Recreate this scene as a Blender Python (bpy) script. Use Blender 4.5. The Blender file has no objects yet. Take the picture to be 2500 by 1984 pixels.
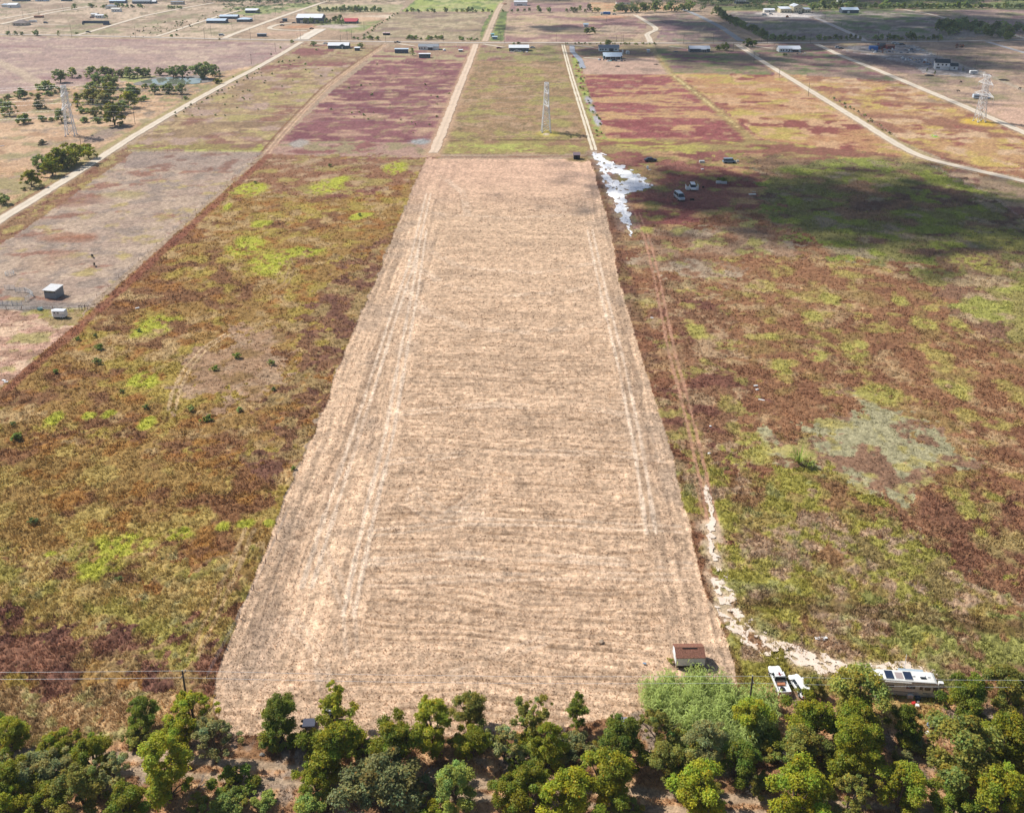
import bpy, math, random
import numpy as np
from mathutils import Vector, Matrix

# ------------------------------------------------------------------ scene, camera, light
scene = bpy.context.scene
COL = scene.collection
PW, PH = 2500.0, 1984.0            # size of the photograph in pixels
FPX, CX, CY = 2350.0, 1250.0, 700.0
CAM_H = 120.0
PITCH = math.radians(21.06)
YAW = math.radians(0.75)
cam_d = bpy.data.cameras.new('camera')
cam = bpy.data.objects.new('camera', cam_d)
COL.objects.link(cam)
cam.location = (0, 0, CAM_H)
cam.rotation_euler = (math.pi / 2 - PITCH, 0, YAW)
cam_d.sensor_fit = 'HORIZONTAL'
cam_d.sensor_width = 36.0
cam_d.lens = FPX / PW * 36.0
cam_d.shift_y = (CY - PH / 2) / PW
cam_d.clip_start = 1.0
cam_d.clip_end = 40000.0
scene.camera = cam

SUN_EL = math.radians(48.0)
SUN_DIR = Vector((-0.88 * math.cos(SUN_EL), 0.475 * math.cos(SUN_EL), math.sin(SUN_EL))).normalized()   # towards the sun
sun_d = bpy.data.lights.new('sun', 'SUN')
sun_d.energy = 4.8
sun_d.angle = math.radians(0.5)
sun_d.color = (1.0, 0.955, 0.88)
sun = bpy.data.objects.new('sun', sun_d)
COL.objects.link(sun)
sun.rotation_euler = SUN_DIR.to_track_quat('Z', 'Y').to_euler()
sun.location = (-300, 200, 400)

world = bpy.data.worlds.new('World')
scene.world = world
world.use_nodes = True
wn = world.node_tree
wn.nodes.clear()
wo = wn.nodes.new('ShaderNodeOutputWorld')
wb = wn.nodes.new('ShaderNodeBackground')
sky = wn.nodes.new('ShaderNodeTexSky')
sky.sky_type = 'NISHITA'
sky.sun_disc = False
sky.sun_elevation = SUN_EL
sky.sun_rotation = math.atan2(SUN_DIR.x, SUN_DIR.y)
wb.inputs['Strength'].default_value = 0.085
wn.links.new(sky.outputs[0], wb.inputs['Color'])
wn.links.new(wb.outputs[0], wo.inputs['Surface'])

scene.view_settings.view_transform = 'Standard'
scene.view_settings.look = 'None'
scene.view_settings.gamma = 1.0
scene.view_settings.use_curve_mapping = False
scene.view_settings.exposure = 0.34
scene.cycles.max_bounces = 5
scene.cycles.diffuse_bounces = 2
scene.cycles.transparent_max_bounces = 8
scene.cycles.volume_bounces = 0

# ------------------------------------------------------------------ geometry of the view: pixel of the photo -> point of the place
RCAM = np.array(cam.rotation_euler.to_matrix())
CP = np.array([0.0, 0.0, CAM_H])

def Gn(px, py, z=0.0):
    px = np.asarray(px, float); py = np.asarray(py, float)
    d = np.stack([(px - CX) / FPX, -(py - CY) / FPX, -np.ones_like(px)], -1)
    w = d @ RCAM.T
    t = (z - CAM_H) / w[..., 2]
    return CP + w * t[..., None]

def G(px, py, z=0.0):
    p = Gn(np.array([px]), np.array([py]), z)[0]
    return Vector((float(p[0]), float(p[1]), float(z)))

def PXM(p):
    """photo pixels per metre (across the view) at a point"""
    v = RCAM.T @ (np.array([p[0], p[1], p[2] if len(p) > 2 else 0.0]) - CP)
    return FPX / -v[2]

# ------------------------------------------------------------------ noise
_rs = np.random.RandomState(7)
_T = _rs.rand(16, 256, 256)

def vnoise(x, y, seed=0):
    t = _T[seed % 16]
    xf = np.floor(x); yf = np.floor(y)
    fx = x - xf; fy = y - yf
    xi = xf.astype(np.int64) + 37 * seed; yi = yf.astype(np.int64) + 101 * seed
    fx = fx * fx * (3 - 2 * fx); fy = fy * fy * (3 - 2 * fy)
    x0 = xi & 255; x1 = (xi + 1) & 255; y0 = yi & 255; y1 = (yi + 1) & 255
    a = t[x0, y0]; b = t[x1, y0]; c = t[x0, y1]; d = t[x1, y1]
    return (a * (1 - fx) + b * fx) * (1 - fy) + (c * (1 - fx) + d * fx) * fy

def fbm(x, y, octv=4, seed=0):
    s = 0; a = 1.0; tot = 0
    for k in range(octv):
        s = s + a * vnoise(x, y, seed + k)
        tot += a; a *= 0.55
        x, y = (x * 1.6 - y * 1.2) + 13.7, (x * 1.2 + y * 1.6) + 5.1
    return s / tot

def cdf(n, sg=0.125):
    return 1.0 / (1.0 + np.exp(-1.702 * (n - 0.5) / sg))

def smooth(a, b, v):
    t = np.clip((v - a) / (b - a), 0, 1)
    return t * t * (3 - 2 * t)

def patch(x, y, size, cov, soft, seed, ani=1.0):
    u = cdf(fbm(x / (size * ani), y / size, 4, seed))
    return smooth(1 - cov - soft, 1 - cov + soft, u)

KSUN = 1.5
def S(r, g, b):
    """surface colour from the tone it shows in full sun"""
    c = np.array([r, g, b]) / 255.0
    lin = np.where(c <= 0.04045, c / 12.92, ((c + 0.055) / 1.055) ** 2.4)
    return lin / KSUN

def inpoly(x, y, poly):
    r = np.zeros(x.shape, bool)
    n = len(poly); j = n - 1
    for i in range(n):
        xi, yi = poly[i]; xj, yj = poly[j]
        if yi != yj:
            c = ((yi > y) != (yj > y)) & (x < (xj - xi) * (y - yi) / (yj - yi) + xi)
            r ^= c
        j = i
    return r

def gpoly(pts):
    return [(float(p[0]), float(p[1])) for p in Gn(np.array([q[0] for q in pts]), np.array([max(q[1], -120) for q in pts]))]

def segdist(x, y, pts):
    d = np.full(x.shape, 1e9)
    for (x0, y0), (x1, y1) in zip(pts[:-1], pts[1:]):
        dx, dy = x1 - x0, y1 - y0
        L = dx * dx + dy * dy + 1e-9
        t = np.clip(((x - x0) * dx + (y - y0) * dy) / L, 0, 1)
        d = np.minimum(d, np.hypot(x - x0 - t * dx, y - y0 - t * dy))
    return d

# ------------------------------------------------------------------ mesh + material helpers
def tag(o, label=None, cat=None, group=None, kind=None):
    if label: o['label'] = label
    if cat: o['category'] = cat
    if group: o['group'] = group
    if kind: o['kind'] = kind
    return o

def mesh_np(name, V, F, mat=None, col=None, smooth_s=False, mats=None, midx=None, alpha=None):
    V = np.ascontiguousarray(V, np.float32); F = np.ascontiguousarray(F, np.int32)
    k = F.shape[1]
    me = bpy.data.meshes.new(name)
    me.vertices.add(len(V)); me.vertices.foreach_set('co', V.ravel())
    me.loops.add(F.size); me.loops.foreach_set('vertex_index', F.ravel())
    me.polygons.add(len(F))
    me.polygons.foreach_set('loop_start', np.arange(0, F.size, k, dtype=np.int32))
    me.polygons.foreach_set('loop_total', np.full(len(F), k, np.int32))
    if smooth_s: me.polygons.foreach_set('use_smooth', np.ones(len(F), bool))
    if col is not None:
        a = me.color_attributes.new('Col', 'FLOAT_COLOR', 'POINT')
        c4 = np.ones((len(V), 4), np.float32); c4[:, :3] = col
        if alpha is not None: c4[:, 3] = alpha
        a.data.foreach_set('color', c4.ravel())
    for m in (mats or ([mat] if mat else [])): me.materials.append(m)
    if midx is not None: me.polygons.foreach_set('material_index', np.asarray(midx, np.int32))
    me.update(calc_edges=True)
    return me

def link(name, me, parent=None, loc=None):
    o = bpy.data.objects.new(name, me); COL.objects.link(o)
    if parent: o.parent = parent
    if loc is not None: o.location = loc
    return o

def empty(name, label, cat, loc=(0, 0, 0), rz=0.0, group=None):
    o = bpy.data.objects.new(name, None); COL.objects.link(o)
    o.empty_display_size = 0.5
    o.location = loc; o.rotation_euler = (0, 0, rz)
    return tag(o, label, cat, group)

def copy_tree(o, parent=None):
    c = o.copy(); COL.objects.link(c); c.parent = parent
    for ch in list(o.children): copy_tree(ch, c)
    return c

_mats = {}
def mat(name, color, rough=0.7, spec=0.3, metal=0.0, var=0.12, scale=1.2, streak=None, bump=0.0):
    """plain surface with mild procedural wear"""
    key = name
    if key in _mats: return _mats[key]
    m = bpy.data.materials.new(name); m.use_nodes = True
    nt = m.node_tree; nt.nodes.clear()
    out = nt.nodes.new('ShaderNodeOutputMaterial')
    p = nt.nodes.new('ShaderNodeBsdfPrincipled')
    p.inputs['Roughness'].default_value = rough
    p.inputs['Specular IOR Level'].default_value = spec
    p.inputs['Metallic'].default_value = metal
    tc = nt.nodes.new('ShaderNodeTexCoord')
    mp = nt.nodes.new('ShaderNodeMapping')
    if streak: mp.inputs['Scale'].default_value = streak
    nz = nt.nodes.new('ShaderNodeTexNoise'); nz.inputs['Scale'].default_value = scale; nz.inputs['Detail'].default_value = 4
    mr = nt.nodes.new('ShaderNodeMapRange')
    mr.inputs['From Min'].default_value = 0.25; mr.inputs['From Max'].default_value = 0.75
    mr.inputs['To Min'].default_value = 1 - var; mr.inputs['To Max'].default_value = 1 + var
    vm = nt.nodes.new('ShaderNodeVectorMath'); vm.operation = 'SCALE'
    vm.inputs[0].default_value = tuple(float(c) for c in color[:3])
    L = nt.links
    L.new(tc.outputs['Object'], mp.inputs[0]); L.new(mp.outputs[0], nz.inputs['Vector'])
    L.new(nz.outputs[0], mr.inputs[0]); L.new(mr.outputs[0], vm.inputs['Scale'])
    L.new(vm.outputs[0], p.inputs['Base Color'])
    if bump:
        b = nt.nodes.new('ShaderNodeBump'); b.inputs['Strength'].default_value = bump; b.inputs['Distance'].default_value = 0.05
        L.new(nz.outputs[0], b.inputs['Height']); L.new(b.outputs[0], p.inputs['Normal'])
    L.new(p.outputs[0], out.inputs[0])
    _mats[key] = m
    return m

def ground_mat(name, fine=3.0, amp=0.35, bump=0.5, dist=0.12, stretch=(1, 1, 1), dash=False):
    """colour from the vegetation map of the mesh, broken up by two scales of noise"""
    m = bpy.data.materials.new(name); m.use_nodes = True
    nt = m.node_tree; nt.nodes.clear(); L = nt.links
    out = nt.nodes.new('ShaderNodeOutputMaterial')
    p = nt.nodes.new('ShaderNodeBsdfPrincipled')
    p.inputs['Roughness'].default_value = 0.95; p.inputs['Specular IOR Level'].default_value = 0.08
    at = nt.nodes.new('ShaderNodeAttribute'); at.attribute_name = 'Col'
    geo = nt.nodes.new('ShaderNodeNewGeometry')
    mp = nt.nodes.new('ShaderNodeMapping'); mp.inputs['Scale'].default_value = stretch
    n1 = nt.nodes.new('ShaderNodeTexNoise'); n1.inputs['Scale'].default_value = fine; n1.inputs['Detail'].default_value = 3
    n2 = nt.nodes.new('ShaderNodeTexNoise'); n2.inputs['Scale'].default_value = fine * 0.23; n2.inputs['Detail'].default_value = 3
    ad = nt.nodes.new('ShaderNodeMath'); ad.operation = 'ADD'
    mr = nt.nodes.new('ShaderNodeMapRange')
    mr.inputs['From Min'].default_value = 0.7; mr.inputs['From Max'].default_value = 1.3
    mr.inputs['To Min'].default_value = 1 - amp; mr.inputs['To Max'].default_value = 1 + amp
    vm = nt.nodes.new('ShaderNodeVectorMath'); vm.operation = 'SCALE'
    L.new(geo.outputs['Position'], mp.inputs[0])
    L.new(mp.outputs[0], n1.inputs['Vector']); L.new(mp.outputs[0], n2.inputs['Vector'])
    L.new(n1.outputs[0], ad.inputs[0]); L.new(n2.outputs[0], ad.inputs[1])
    L.new(ad.outputs[0], mr.inputs[0])
    L.new(at.outputs['Color'], vm.inputs[0]); L.new(mr.outputs[0], vm.inputs['Scale'])
    last = vm.outputs[0]
    if dash:                                              # short dark gaps between the rows of cut straw
        m3 = nt.nodes.new('ShaderNodeMapping'); m3.inputs['Scale'].default_value = (.28, 2.3, 1)
        n3 = nt.nodes.new('ShaderNodeTexNoise'); n3.inputs['Scale'].default_value = 1.0; n3.inputs['Detail'].default_value = 4
        L.new(geo.outputs['Position'], m3.inputs[0]); L.new(m3.outputs[0], n3.inputs['Vector'])
        r3 = nt.nodes.new('ShaderNodeMapRange'); r3.inputs['From Min'].default_value = .33; r3.inputs['From Max'].default_value = .56
        r3.inputs['To Min'].default_value = .88; r3.inputs['To Max'].default_value = 1.07
        L.new(n3.outputs[0], r3.inputs[0])
        mi = nt.nodes.new('ShaderNodeMix'); L.new(at.outputs['Alpha'], mi.inputs[0]); mi.inputs[2].default_value = 1.0; L.new(r3.outputs[0], mi.inputs[3])
        v3 = nt.nodes.new('ShaderNodeVectorMath'); v3.operation = 'SCALE'; L.new(last, v3.inputs[0]); L.new(mi.outputs[0], v3.inputs['Scale'])
        last = v3.outputs[0]
    L.new(last, p.inputs['Base Color'])
    b = nt.nodes.new('ShaderNodeBump'); b.inputs['Strength'].default_value = bump; b.inputs['Distance'].default_value = dist
    L.new(ad.outputs[0], b.inputs['Height']); L.new(b.outputs[0], p.inputs['Normal'])
    L.new(p.outputs[0], out.inputs[0])
    return m

def leaf_mat(name, color, trans=0.3, vary=0.25):
    m = bpy.data.materials.new(name); m.use_nodes = True
    nt = m.node_tree; nt.nodes.clear(); L = nt.links
    out = nt.nodes.new('ShaderNodeOutputMaterial')
    at = nt.nodes.new('ShaderNodeAttribute'); at.attribute_name = 'Col'
    oi = nt.nodes.new('ShaderNodeObjectInfo')
    mr = nt.nodes.new('ShaderNodeMapRange')
    mr.inputs['To Min'].default_value = 1 - vary; mr.inputs['To Max'].default_value = 1 + vary
    L.new(oi.outputs['Random'], mr.inputs[0])
    v1 = nt.nodes.new('ShaderNodeVectorMath'); v1.operation = 'MULTIPLY'
    v1.inputs[1].default_value = tuple(float(c) for c in color)
    L.new(at.outputs['Color'], v1.inputs[0])
    v2 = nt.nodes.new('ShaderNodeVectorMath'); v2.operation = 'SCALE'
    L.new(v1.outputs[0], v2.inputs[0]); L.new(mr.outputs[0], v2.inputs['Scale'])
    df = nt.nodes.new('ShaderNodeBsdfDiffuse'); tr = nt.nodes.new('ShaderNodeBsdfTranslucent')
    gl = nt.nodes.new('ShaderNodeBsdfGlossy'); gl.inputs['Roughness'].default_value = 0.5
    gl.inputs['Color'].default_value = (0.8, 0.85, 0.8, 1)
    mx = nt.nodes.new('ShaderNodeMixShader'); mx.inputs[0].default_value = trans
    m2 = nt.nodes.new('ShaderNodeMixShader'); m2.inputs[0].default_value = 0.012
    L.new(v2.outputs[0], df.inputs['Color']); L.new(v2.outputs[0], tr.inputs['Color'])
    L.new(df.outputs[0], mx.inputs[1]); L.new(tr.outputs[0], mx.inputs[2])
    L.new(mx.outputs[0], m2.inputs[1]); L.new(gl.outputs[0], m2.inputs[2])
    L.new(m2.outputs[0], out.inputs[0])
    return m

class MB:
    """collects simple solids into one mesh"""
    def __init__(s): s.v = []; s.f = []
    def add(s, vs, fs):
        o = len(s.v); s.v += [tuple(v) for v in vs]; s.f += [tuple(i + o for i in f) for f in fs]; return s
    def box(s, x0, x1, y0, y1, z0, z1, taper=0.0, M=None):
        tx, ty = taper * (x1 - x0) / 2, taper * (y1 - y0) / 2
        vs = [(x0, y0, z0), (x1, y0, z0), (x1, y1, z0), (x0, y1, z0),
              (x0 + tx, y0 + ty, z1), (x1 - tx, y0 + ty, z1), (x1 - tx, y1 - ty, z1), (x0 + tx, y1 - ty, z1)]
        if M is not None: vs = [tuple(M @ Vector(v)) for v in vs]
        return s.add(vs, [(0, 3, 2, 1), (4, 5, 6, 7), (0, 1, 5, 4), (1, 2, 6, 5), (2, 3, 7, 6), (3, 0, 4, 7)])
    def bar(s, a, b, r, r2=None, n=4):
        a = Vector(a); b = Vector(b); d = b - a
        if d.length < 1e-6: return s
        r2 = r if r2 is None else r2
        q = d.to_track_quat('Z', 'Y')
        vs = []
        for p, rr in ((a, r), (b, r2)):
            for k in range(n):
                t = 2 * math.pi * (k + 0.5) / n
                vs.append(p + q @ Vector((math.cos(t) * rr, math.sin(t) * rr, 0)))
        fs = [(k, (k + 1) % n, n + (k + 1) % n, n + k) for k in range(n)]
        fs += [tuple(range(n - 1, -1, -1)), tuple(range(n, 2 * n))]
        return s.add(vs, fs)
    def prism(s, prof, y0, y1, M=None):
        """profile of (x, z) points pulled along y"""
        n = len(prof)
        vs = [(x, y0, z) for x, z in prof] + [(x, y1, z) for x, z in prof]
        if M is not None: vs = [tuple(M @ Vector(v)) for v in vs]
        fs = [(k, n + k, n + (k + 1) % n, (k + 1) % n) for k in range(n)]
        fs += [tuple(range(n)), tuple(range(2 * n - 1, n - 1, -1))]
        return s.add(vs, fs)
    def prismx(s, prof, x0, x1):
        """profile of (y, z) points pulled along x"""
        n = len(prof)
        vs = [(x0, y, z) for y, z in prof] + [(x1, y, z) for y, z in prof]
        fs = [(k, (k + 1) % n, n + (k + 1) % n, n + k) for k in range(n)]
        fs += [tuple(range(n - 1, -1, -1)), tuple(range(n, 2 * n))]
        return s.add(vs, fs)
    def loft(s, rings):
        n = len(rings[0]); vs = [p for r in rings for p in r]; fs = []
        for i in range(len(rings) - 1):
            for k in range(n):
                fs.append((i * n + k, i * n + (k + 1) % n, (i + 1) * n + (k + 1) % n, (i + 1) * n + k))
        fs += [tuple(range(n - 1, -1, -1)), tuple(range((len(rings) - 1) * n, len(rings) * n))]
        return s.add(vs, fs)
    def cyl(s, c, ax, r, w, n=14):
        c = Vector(c); ax = Vector(ax).normalized()
        return s.bar(c - ax * w / 2, c + ax * w / 2, r, r, n)
    def build(s, name, m, parent=None, sm=False, loc=None, bevel=0.0):
        me = bpy.data.meshes.new(name)
        me.from_pydata(s.v, [], s.f); me.update()
        if m: me.materials.append(m)
        if sm: me.polygons.foreach_set('use_smooth', np.ones(len(me.polygons), bool))
        o = link(name, me, parent, loc)
        if bevel:
            b = o.modifiers.new('bevel', 'BEVEL'); b.width = bevel; b.segments = 2; b.limit_method = 'ANGLE'
        return o
# ------------------------------------------------------------------ roads: centre lines (photo pixels laid on the ground plane) and widths in metres
ROADS = {
 'cross_road': ([(-420, 80), (-60, 84), (170, 87), (370, 92), (560, 96.5), (742, 99.5), (950, 103), (1163, 105.5), (1374, 105), (1600, 106), (1800, 106), (1990, 105), (2140, 103), (2300, 102), (2420, 100), (2560, 97)], 8.0),
 'gravel_road_west': ([(-420, 800), (-60, 577), (0, 537), (90, 482), (170, 433), (243, 387), (310, 343), (395, 292), (487, 240), (560, 200), (626, 167), (690, 131), (738, 102)], 5.2),
 'gravel_road_east': ([(1796, 108), (1862, 151), (1960, 211), (2040, 260), (2110, 303), (2160, 335), (2205, 362), (2255, 386), (2310, 400), (2400, 420), (2500, 443), (2620, 468)], 5.2),
 'gravel_road_far_east': ([(1990, 107), (2053, 137), (2140, 171), (2231, 209), (2356, 261), (2500, 324), (2700, 412)], 6.0),
 'dirt_road': ([(1056, 378), (1080, 322), (1113, 234), (1140, 168), (1163, 107)], 5.6),
 'dirt_road_north': ([(1183, 104), (1200, 62), (1213, 31), (1226, 8)], 6.5),
 'paved_road': ([(1812, 103), (1760, 67), (1703, 38), (1676, 27), (1660, 22)], 7.5),
 'brown_track': ([(1872, 103), (1830, 82), (1790, 63), (1753, 46), (1735, 36)], 6.0),
 'pale_lane_one': ([(182, 88), (215, 80), (350, 40), (440, 22), (528, 7)], 5.5),
 'pale_lane_two': ([(376, 92), (405, 83), (475, 59), (545, 37), (588, 26)], 5.0),
 'pale_lane_three': ([(545, 96), (560, 88), (640, 58.5), (720, 30), (798, 4)], 6.5),
 'pale_lane_four': ([(-60, 68), (0, 61), (60, 46), (140, 29), (225, 16)], 6.0),
 'pale_lane_five': ([(-60, 54), (0, 47.5), (60, 37), (120, 27), (178, 18)], 5.0),
 'house_lane': ([(-40, 61), (40, 60), (110, 61), (176, 63)], 3.5),
 'driveway_wide': ([(734, 99), (752, 88), (770, 78), (786, 70)], 14.0),
 'driveway_loop': ([(762, 76), (720, 76), (680, 74), (648, 72), (662, 66), (684, 58), (724, 58)], 6.0),
 'curving_lane': ([(1549, 37), (1575, 52), (1596, 65), (1605, 73), (1594, 79), (1575, 83), (1584, 92), (1588, 106)], 6.0),
 'yellow_barn_lane': ([(1985, 42), (2005, 50), (2038, 65), (2094, 90), (2115, 103)], 6.5),
 'far_corner_lane': ([(2200, 24), (2260, 33), (2347, 55), (2400, 68), (2454, 80), (2520, 100)], 5.5),
 'east_lane': ([(2405, 101), (2450, 115), (2520, 135)], 6.0),
 'house_drive_one': ([(1374, 108), (1412, 113), (1463, 118.5)], 4.0),
 'house_drive_two': ([(961, 106), (990, 110), (1021, 114.5)], 4.0),
 'house_drive_three': ([(1172, 107), (1210, 114), (1243, 118)], 4.0),
 'house_drive_four': ([(1807, 110), (1850, 115.5), (1902, 120.5)], 4.5),
 'house_drive_five': ([(752, 104), (775, 108), (801, 110.5)], 4.0),
 'house_drive_six': ([(1620, 113), (1660, 117), (1684, 121)], 3.5),
 'teal_house_drive': ([(1413, 141), (1440, 143), (1476, 144.5)], 4.0),
 'junkyard_lane': ([(2058, 120), (2090, 126), (2150, 132), (2200, 133.5), (2245, 132)], 5.0),
}
ROAD_TONE = {'paved_road': (176, 176, 178), 'dirt_road': (238, 212, 186), 'dirt_road_north': (222, 196, 170), 'brown_track': (205, 175, 152),
             'cross_road': (214, 200, 186), 'yellow_barn_lane': (226, 214, 204), 'driveway_wide': (243, 230, 212), 'junkyard_lane': (195, 180, 165), 'east_lane': (196, 190, 190)}

def offset_line(pts_px, off):
    """ground line shifted sideways by off metres"""
    P = np.array(gpoly(pts_px)); D = np.gradient(P, axis=0)
    D /= np.linalg.norm(D, axis=1)[:, None]
    return [tuple(p) for p in P + off * np.stack([D[:, 1], -D[:, 0]], 1)]

TWO_TRACK = [(1374, 108), (1379, 128), (1388, 162), (1402, 210), (1420, 268), (1437, 322), (1452, 372)]
SAND = [(1732, 1285), (1738, 1325), (1748, 1380), (1762, 1430), (1775, 1475), (1795, 1515), (1830, 1550), (1870, 1575), (1930, 1598), (2000, 1618), (2080, 1636), (2150, 1642), (2240, 1645)]

# ------------------------------------------------------------------ the mown strip
STRIP = [(1040, 386), (1012, 450), (990, 505), (955, 590), (935, 640), (920, 680), (882, 760), (845, 850), (802, 955), (806, 962), (755, 1080), (702, 1205), (648, 1335), (586, 1495),
         (540, 1610), (522, 1665), (518, 1745), (560, 1795), (700, 1800), (1000, 1800), (1300, 1785), (1520, 1745), (1700, 1690), (1806, 1672), (1775, 1560), (1718, 1440), (1700, 1365),
         (1670, 1220), (1624, 1045), (1566, 870), (1510, 680), (1496, 592), (1480, 520), (1462, 465), (1450, 415), (1437, 388)]
G_STRIP = gpoly(STRIP)
YF = float(G(1240, 387).y)
XL = float(G(528, 1658).x); XR = float(G(1797, 1658).x)

LIME = [(800, 455, 42, 18), (610, 461, 42, 16), (968, 410, 32, 14), (830, 438, 22, 9), (600, 600, 42, 26), (660, 640, 55, 28), (720, 615, 30, 10), (760, 615, 28, 8), (870, 530, 16, 6), (890, 525, 20, 6), (640, 545, 24, 9),
        (380, 795, 48, 26), (240, 1380, 60, 26), (300, 1330, 75, 22), (430, 1305, 44, 16), (548, 1285, 20, 14), (600, 1278, 20, 12), (655, 1278, 14, 8), (135, 1023, 22, 14), (215, 1017, 20, 8), (265, 1010, 16, 8),
        (360, 1032, 20, 12), (125, 1352, 16, 8), (350, 930, 40, 18), (1868, 1372, 40, 16), (1700, 808, 22, 18), (1890, 820, 16, 9), (2030, 730, 24, 14), (2200, 735, 22, 12), (1990, 865, 26, 16), (2255, 790, 26, 16), (2335, 790, 26, 16),
        (2090, 855, 30, 20), (1905, 895, 26, 18), (2105, 840, 16, 10), (1985, 770, 24, 12), (1930, 1500, 24, 12), (1840, 1090, 44, 34), (2360, 1230, 30, 45), (2430, 1215, 20, 14), (2400, 1300, 16, 10), (2330, 950, 46, 20), (2150, 960, 60, 26),
        (2380, 640, 60, 24), (2420, 580, 70, 22), (1580, 560, 14, 8), (555, 505, 10, 7), (640, 460, 8, 5), (1880, 820, 18, 9)]

def ground_color(X, Y):
    """vegetation map: albedo and height of the growth at ground points"""
    n = X.shape[0]
    C = np.zeros((n, 3)); C[:] = S(182, 158, 134)
    A = np.full(n, 0.16)                                   # roughness of the growth in metres
    near = np.clip(260.0 / (Y + 60), 0.25, 1.0)
    w1 = (fbm(X / 6, Y / 6, 3, 1) - 0.5) * 9.0 + (vnoise(X / 1.1, Y / 1.1, 2) - 0.5) * 1.6
    w2 = (fbm(X / 6, Y / 6, 3, 5) - 0.5) * 9.0 + (vnoise(X / 1.1, Y / 1.1, 6) - 0.5) * 1.6
    def field(poly, base, layers=(), amp=0.2, warp=0.35, sd=0):
        g = gpoly(poly)
        xs = [p[0] for p in g]; ys = [p[1] for p in g]
        i = np.nonzero((X > min(xs) - 8) & (X < max(xs) + 8) & (Y > min(ys) - 8) & (Y < max(ys) + 8))[0]
        if not len(i): return
        i = i[inpoly(X[i] + warp * w1[i], Y[i] + warp * w2[i], g)]
        if not len(i): return
        x, y = X[i], Y[i]
        c = np.zeros((len(i), 3)); c[:] = S(*base)
        a = np.full(len(i), amp)
        for k, ly in enumerate(layers):
            col, size, cov = ly[:3]
            soft = max(ly[3] if len(ly) > 3 else 0.14, 0.14)
            ani = ly[4] if len(ly) > 4 else 1.0
            m = patch(x, y, size, cov, soft, sd + 3 * k + 2, ani)[:, None]
            c = c * (1 - m) + (.9 * S(*col) + .1 * S(*base)) * m
        lum = c.mean(1)[:, None]
        sat = np.where(y < 480, 1.0, .93)[:, None]
        C[i] = np.clip(lum + sat * (c - lum), .004, 1); A[i] = a
    def line(pts, width, col, soft=0.6, op=1.0, amp=None, g=None, brk=0.0, sd=3):
        g = g or gpoly(pts)
        xs = [p[0] for p in g]; ys = [p[1] for p in g]
        i = np.nonzero((X > min(xs) - width - 3) & (X < max(xs) + width + 3) & (Y > min(ys) - width - 3) & (Y < max(ys) + width + 3))[0]
        if not len(i): return
        d = segdist(X[i], Y[i], g) + 0.25 * w1[i] * min(1.0, width / 3)
        m = op * (1 - smooth(width / 2 * (1 - soft * 0.5), width / 2 * (1 + soft), d))
        if brk: m = m * smooth(brk - 0.25, brk + 0.25, cdf(fbm(X[i] / 4, Y[i] / 4, 3, sd)))
        C[i] = C[i] * (1 - m[:, None]) + S(*col) * m[:, None]
        if amp is not None: A[i] = A[i] * (1 - m) + amp * m
    def blob(px, py, rx, ry, col, op=1.0, soft=0.35, amp=None, brk=0.0):
        c0 = G(px, py); c1 = G(px + rx, py); c2 = G(px, py - ry)
        ax = (c1 - c0).length; ay = (c2 - c0).length
        i = np.nonzero((abs(X - c0.x) < 1.6 * ax + 2) & (abs(Y - c0.y) < 1.6 * ay + 2))[0]
        if not len(i): return
        r = np.hypot((X[i] - c0.x + 0.5 * w1[i] * min(1, ax / 4)) / ax, (Y[i] - c0.y + 0.7 * w2[i] * min(1, ay / 4)) / ay)
        r = r + 0.5 * (fbm(X[i] / (0.35 * ax + .5), Y[i] / (0.35 * ay + .5), 3, 9) - 0.5)
        m = op * (1 - smooth(1 - soft, 1 + soft, r))
        if brk: m = m * smooth(brk - 0.2, brk + 0.2, cdf(fbm(X[i] / 2.2, Y[i] / 2.2, 3, 4)))
        C[i] = C[i] * (1 - m[:, None]) + S(*col) * m[:, None]
        if amp is not None: A[i] = A[i] * (1 - m) + amp * m

    # ---- beyond the cross road
    field([(-900, 84), (-900, -60), (1000, -60), (985, 30), (760, 98)], (198, 172, 146), [((172, 146, 122), 60, .3), ((158, 152, 112), 40, .16), ((214, 188, 160), 50, .3), ((150, 135, 105), 9, .14)], sd=1)
    field([(560, 92), (700, 40), (980, 28), (975, 40), (880, 98)], (190, 160, 132), [((205, 178, 148), 40, .3), ((165, 140, 115), 30, .3)], sd=2)
    field([(760, 60), (905, 44), (930, 52), (880, 82), (790, 72)], (152, 158, 98), [((185, 165, 125), 25, .3)], sd=3)
    blob(935, 41, 55, 3.5, (226, 206, 182)); blob(880, 47, 60, 5, (215, 180, 150)); blob(735, 66, 45, 4, (198, 150, 115)); blob(830, 65, 55, 5, (208, 190, 178)); blob(700, 82, 70, 4, (205, 172, 148))
    field([(884, 94), (970, 32), (1190, 33), (1170, 98)], (196, 176, 142), [((172, 150, 120), 22, .35), ((160, 146, 112), 10, .25), ((150, 125, 110), 40, .2)], sd=4)
    field([(1170, 100), (1180, 60), (1200, 30), (1240, 30), (1228, 100)], (120, 135, 78), [((150, 160, 88), 25, .4), ((100, 108, 70), 10, .3)], amp=.3, sd=5)
    field([(980, 28), (1010, 5), (1040, -20), (1240, -20), (1215, 28)], (172, 182, 98), [((150, 165, 95), 30, .35), ((195, 190, 130), 40, .25), ((110, 130, 75), 12, .18)], amp=.25, sd=6)
    field([(700, 12), (985, 12), (975, 30), (750, 30)], (192, 178, 138), [((165, 160, 115), 20, .3)], sd=7)
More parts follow.
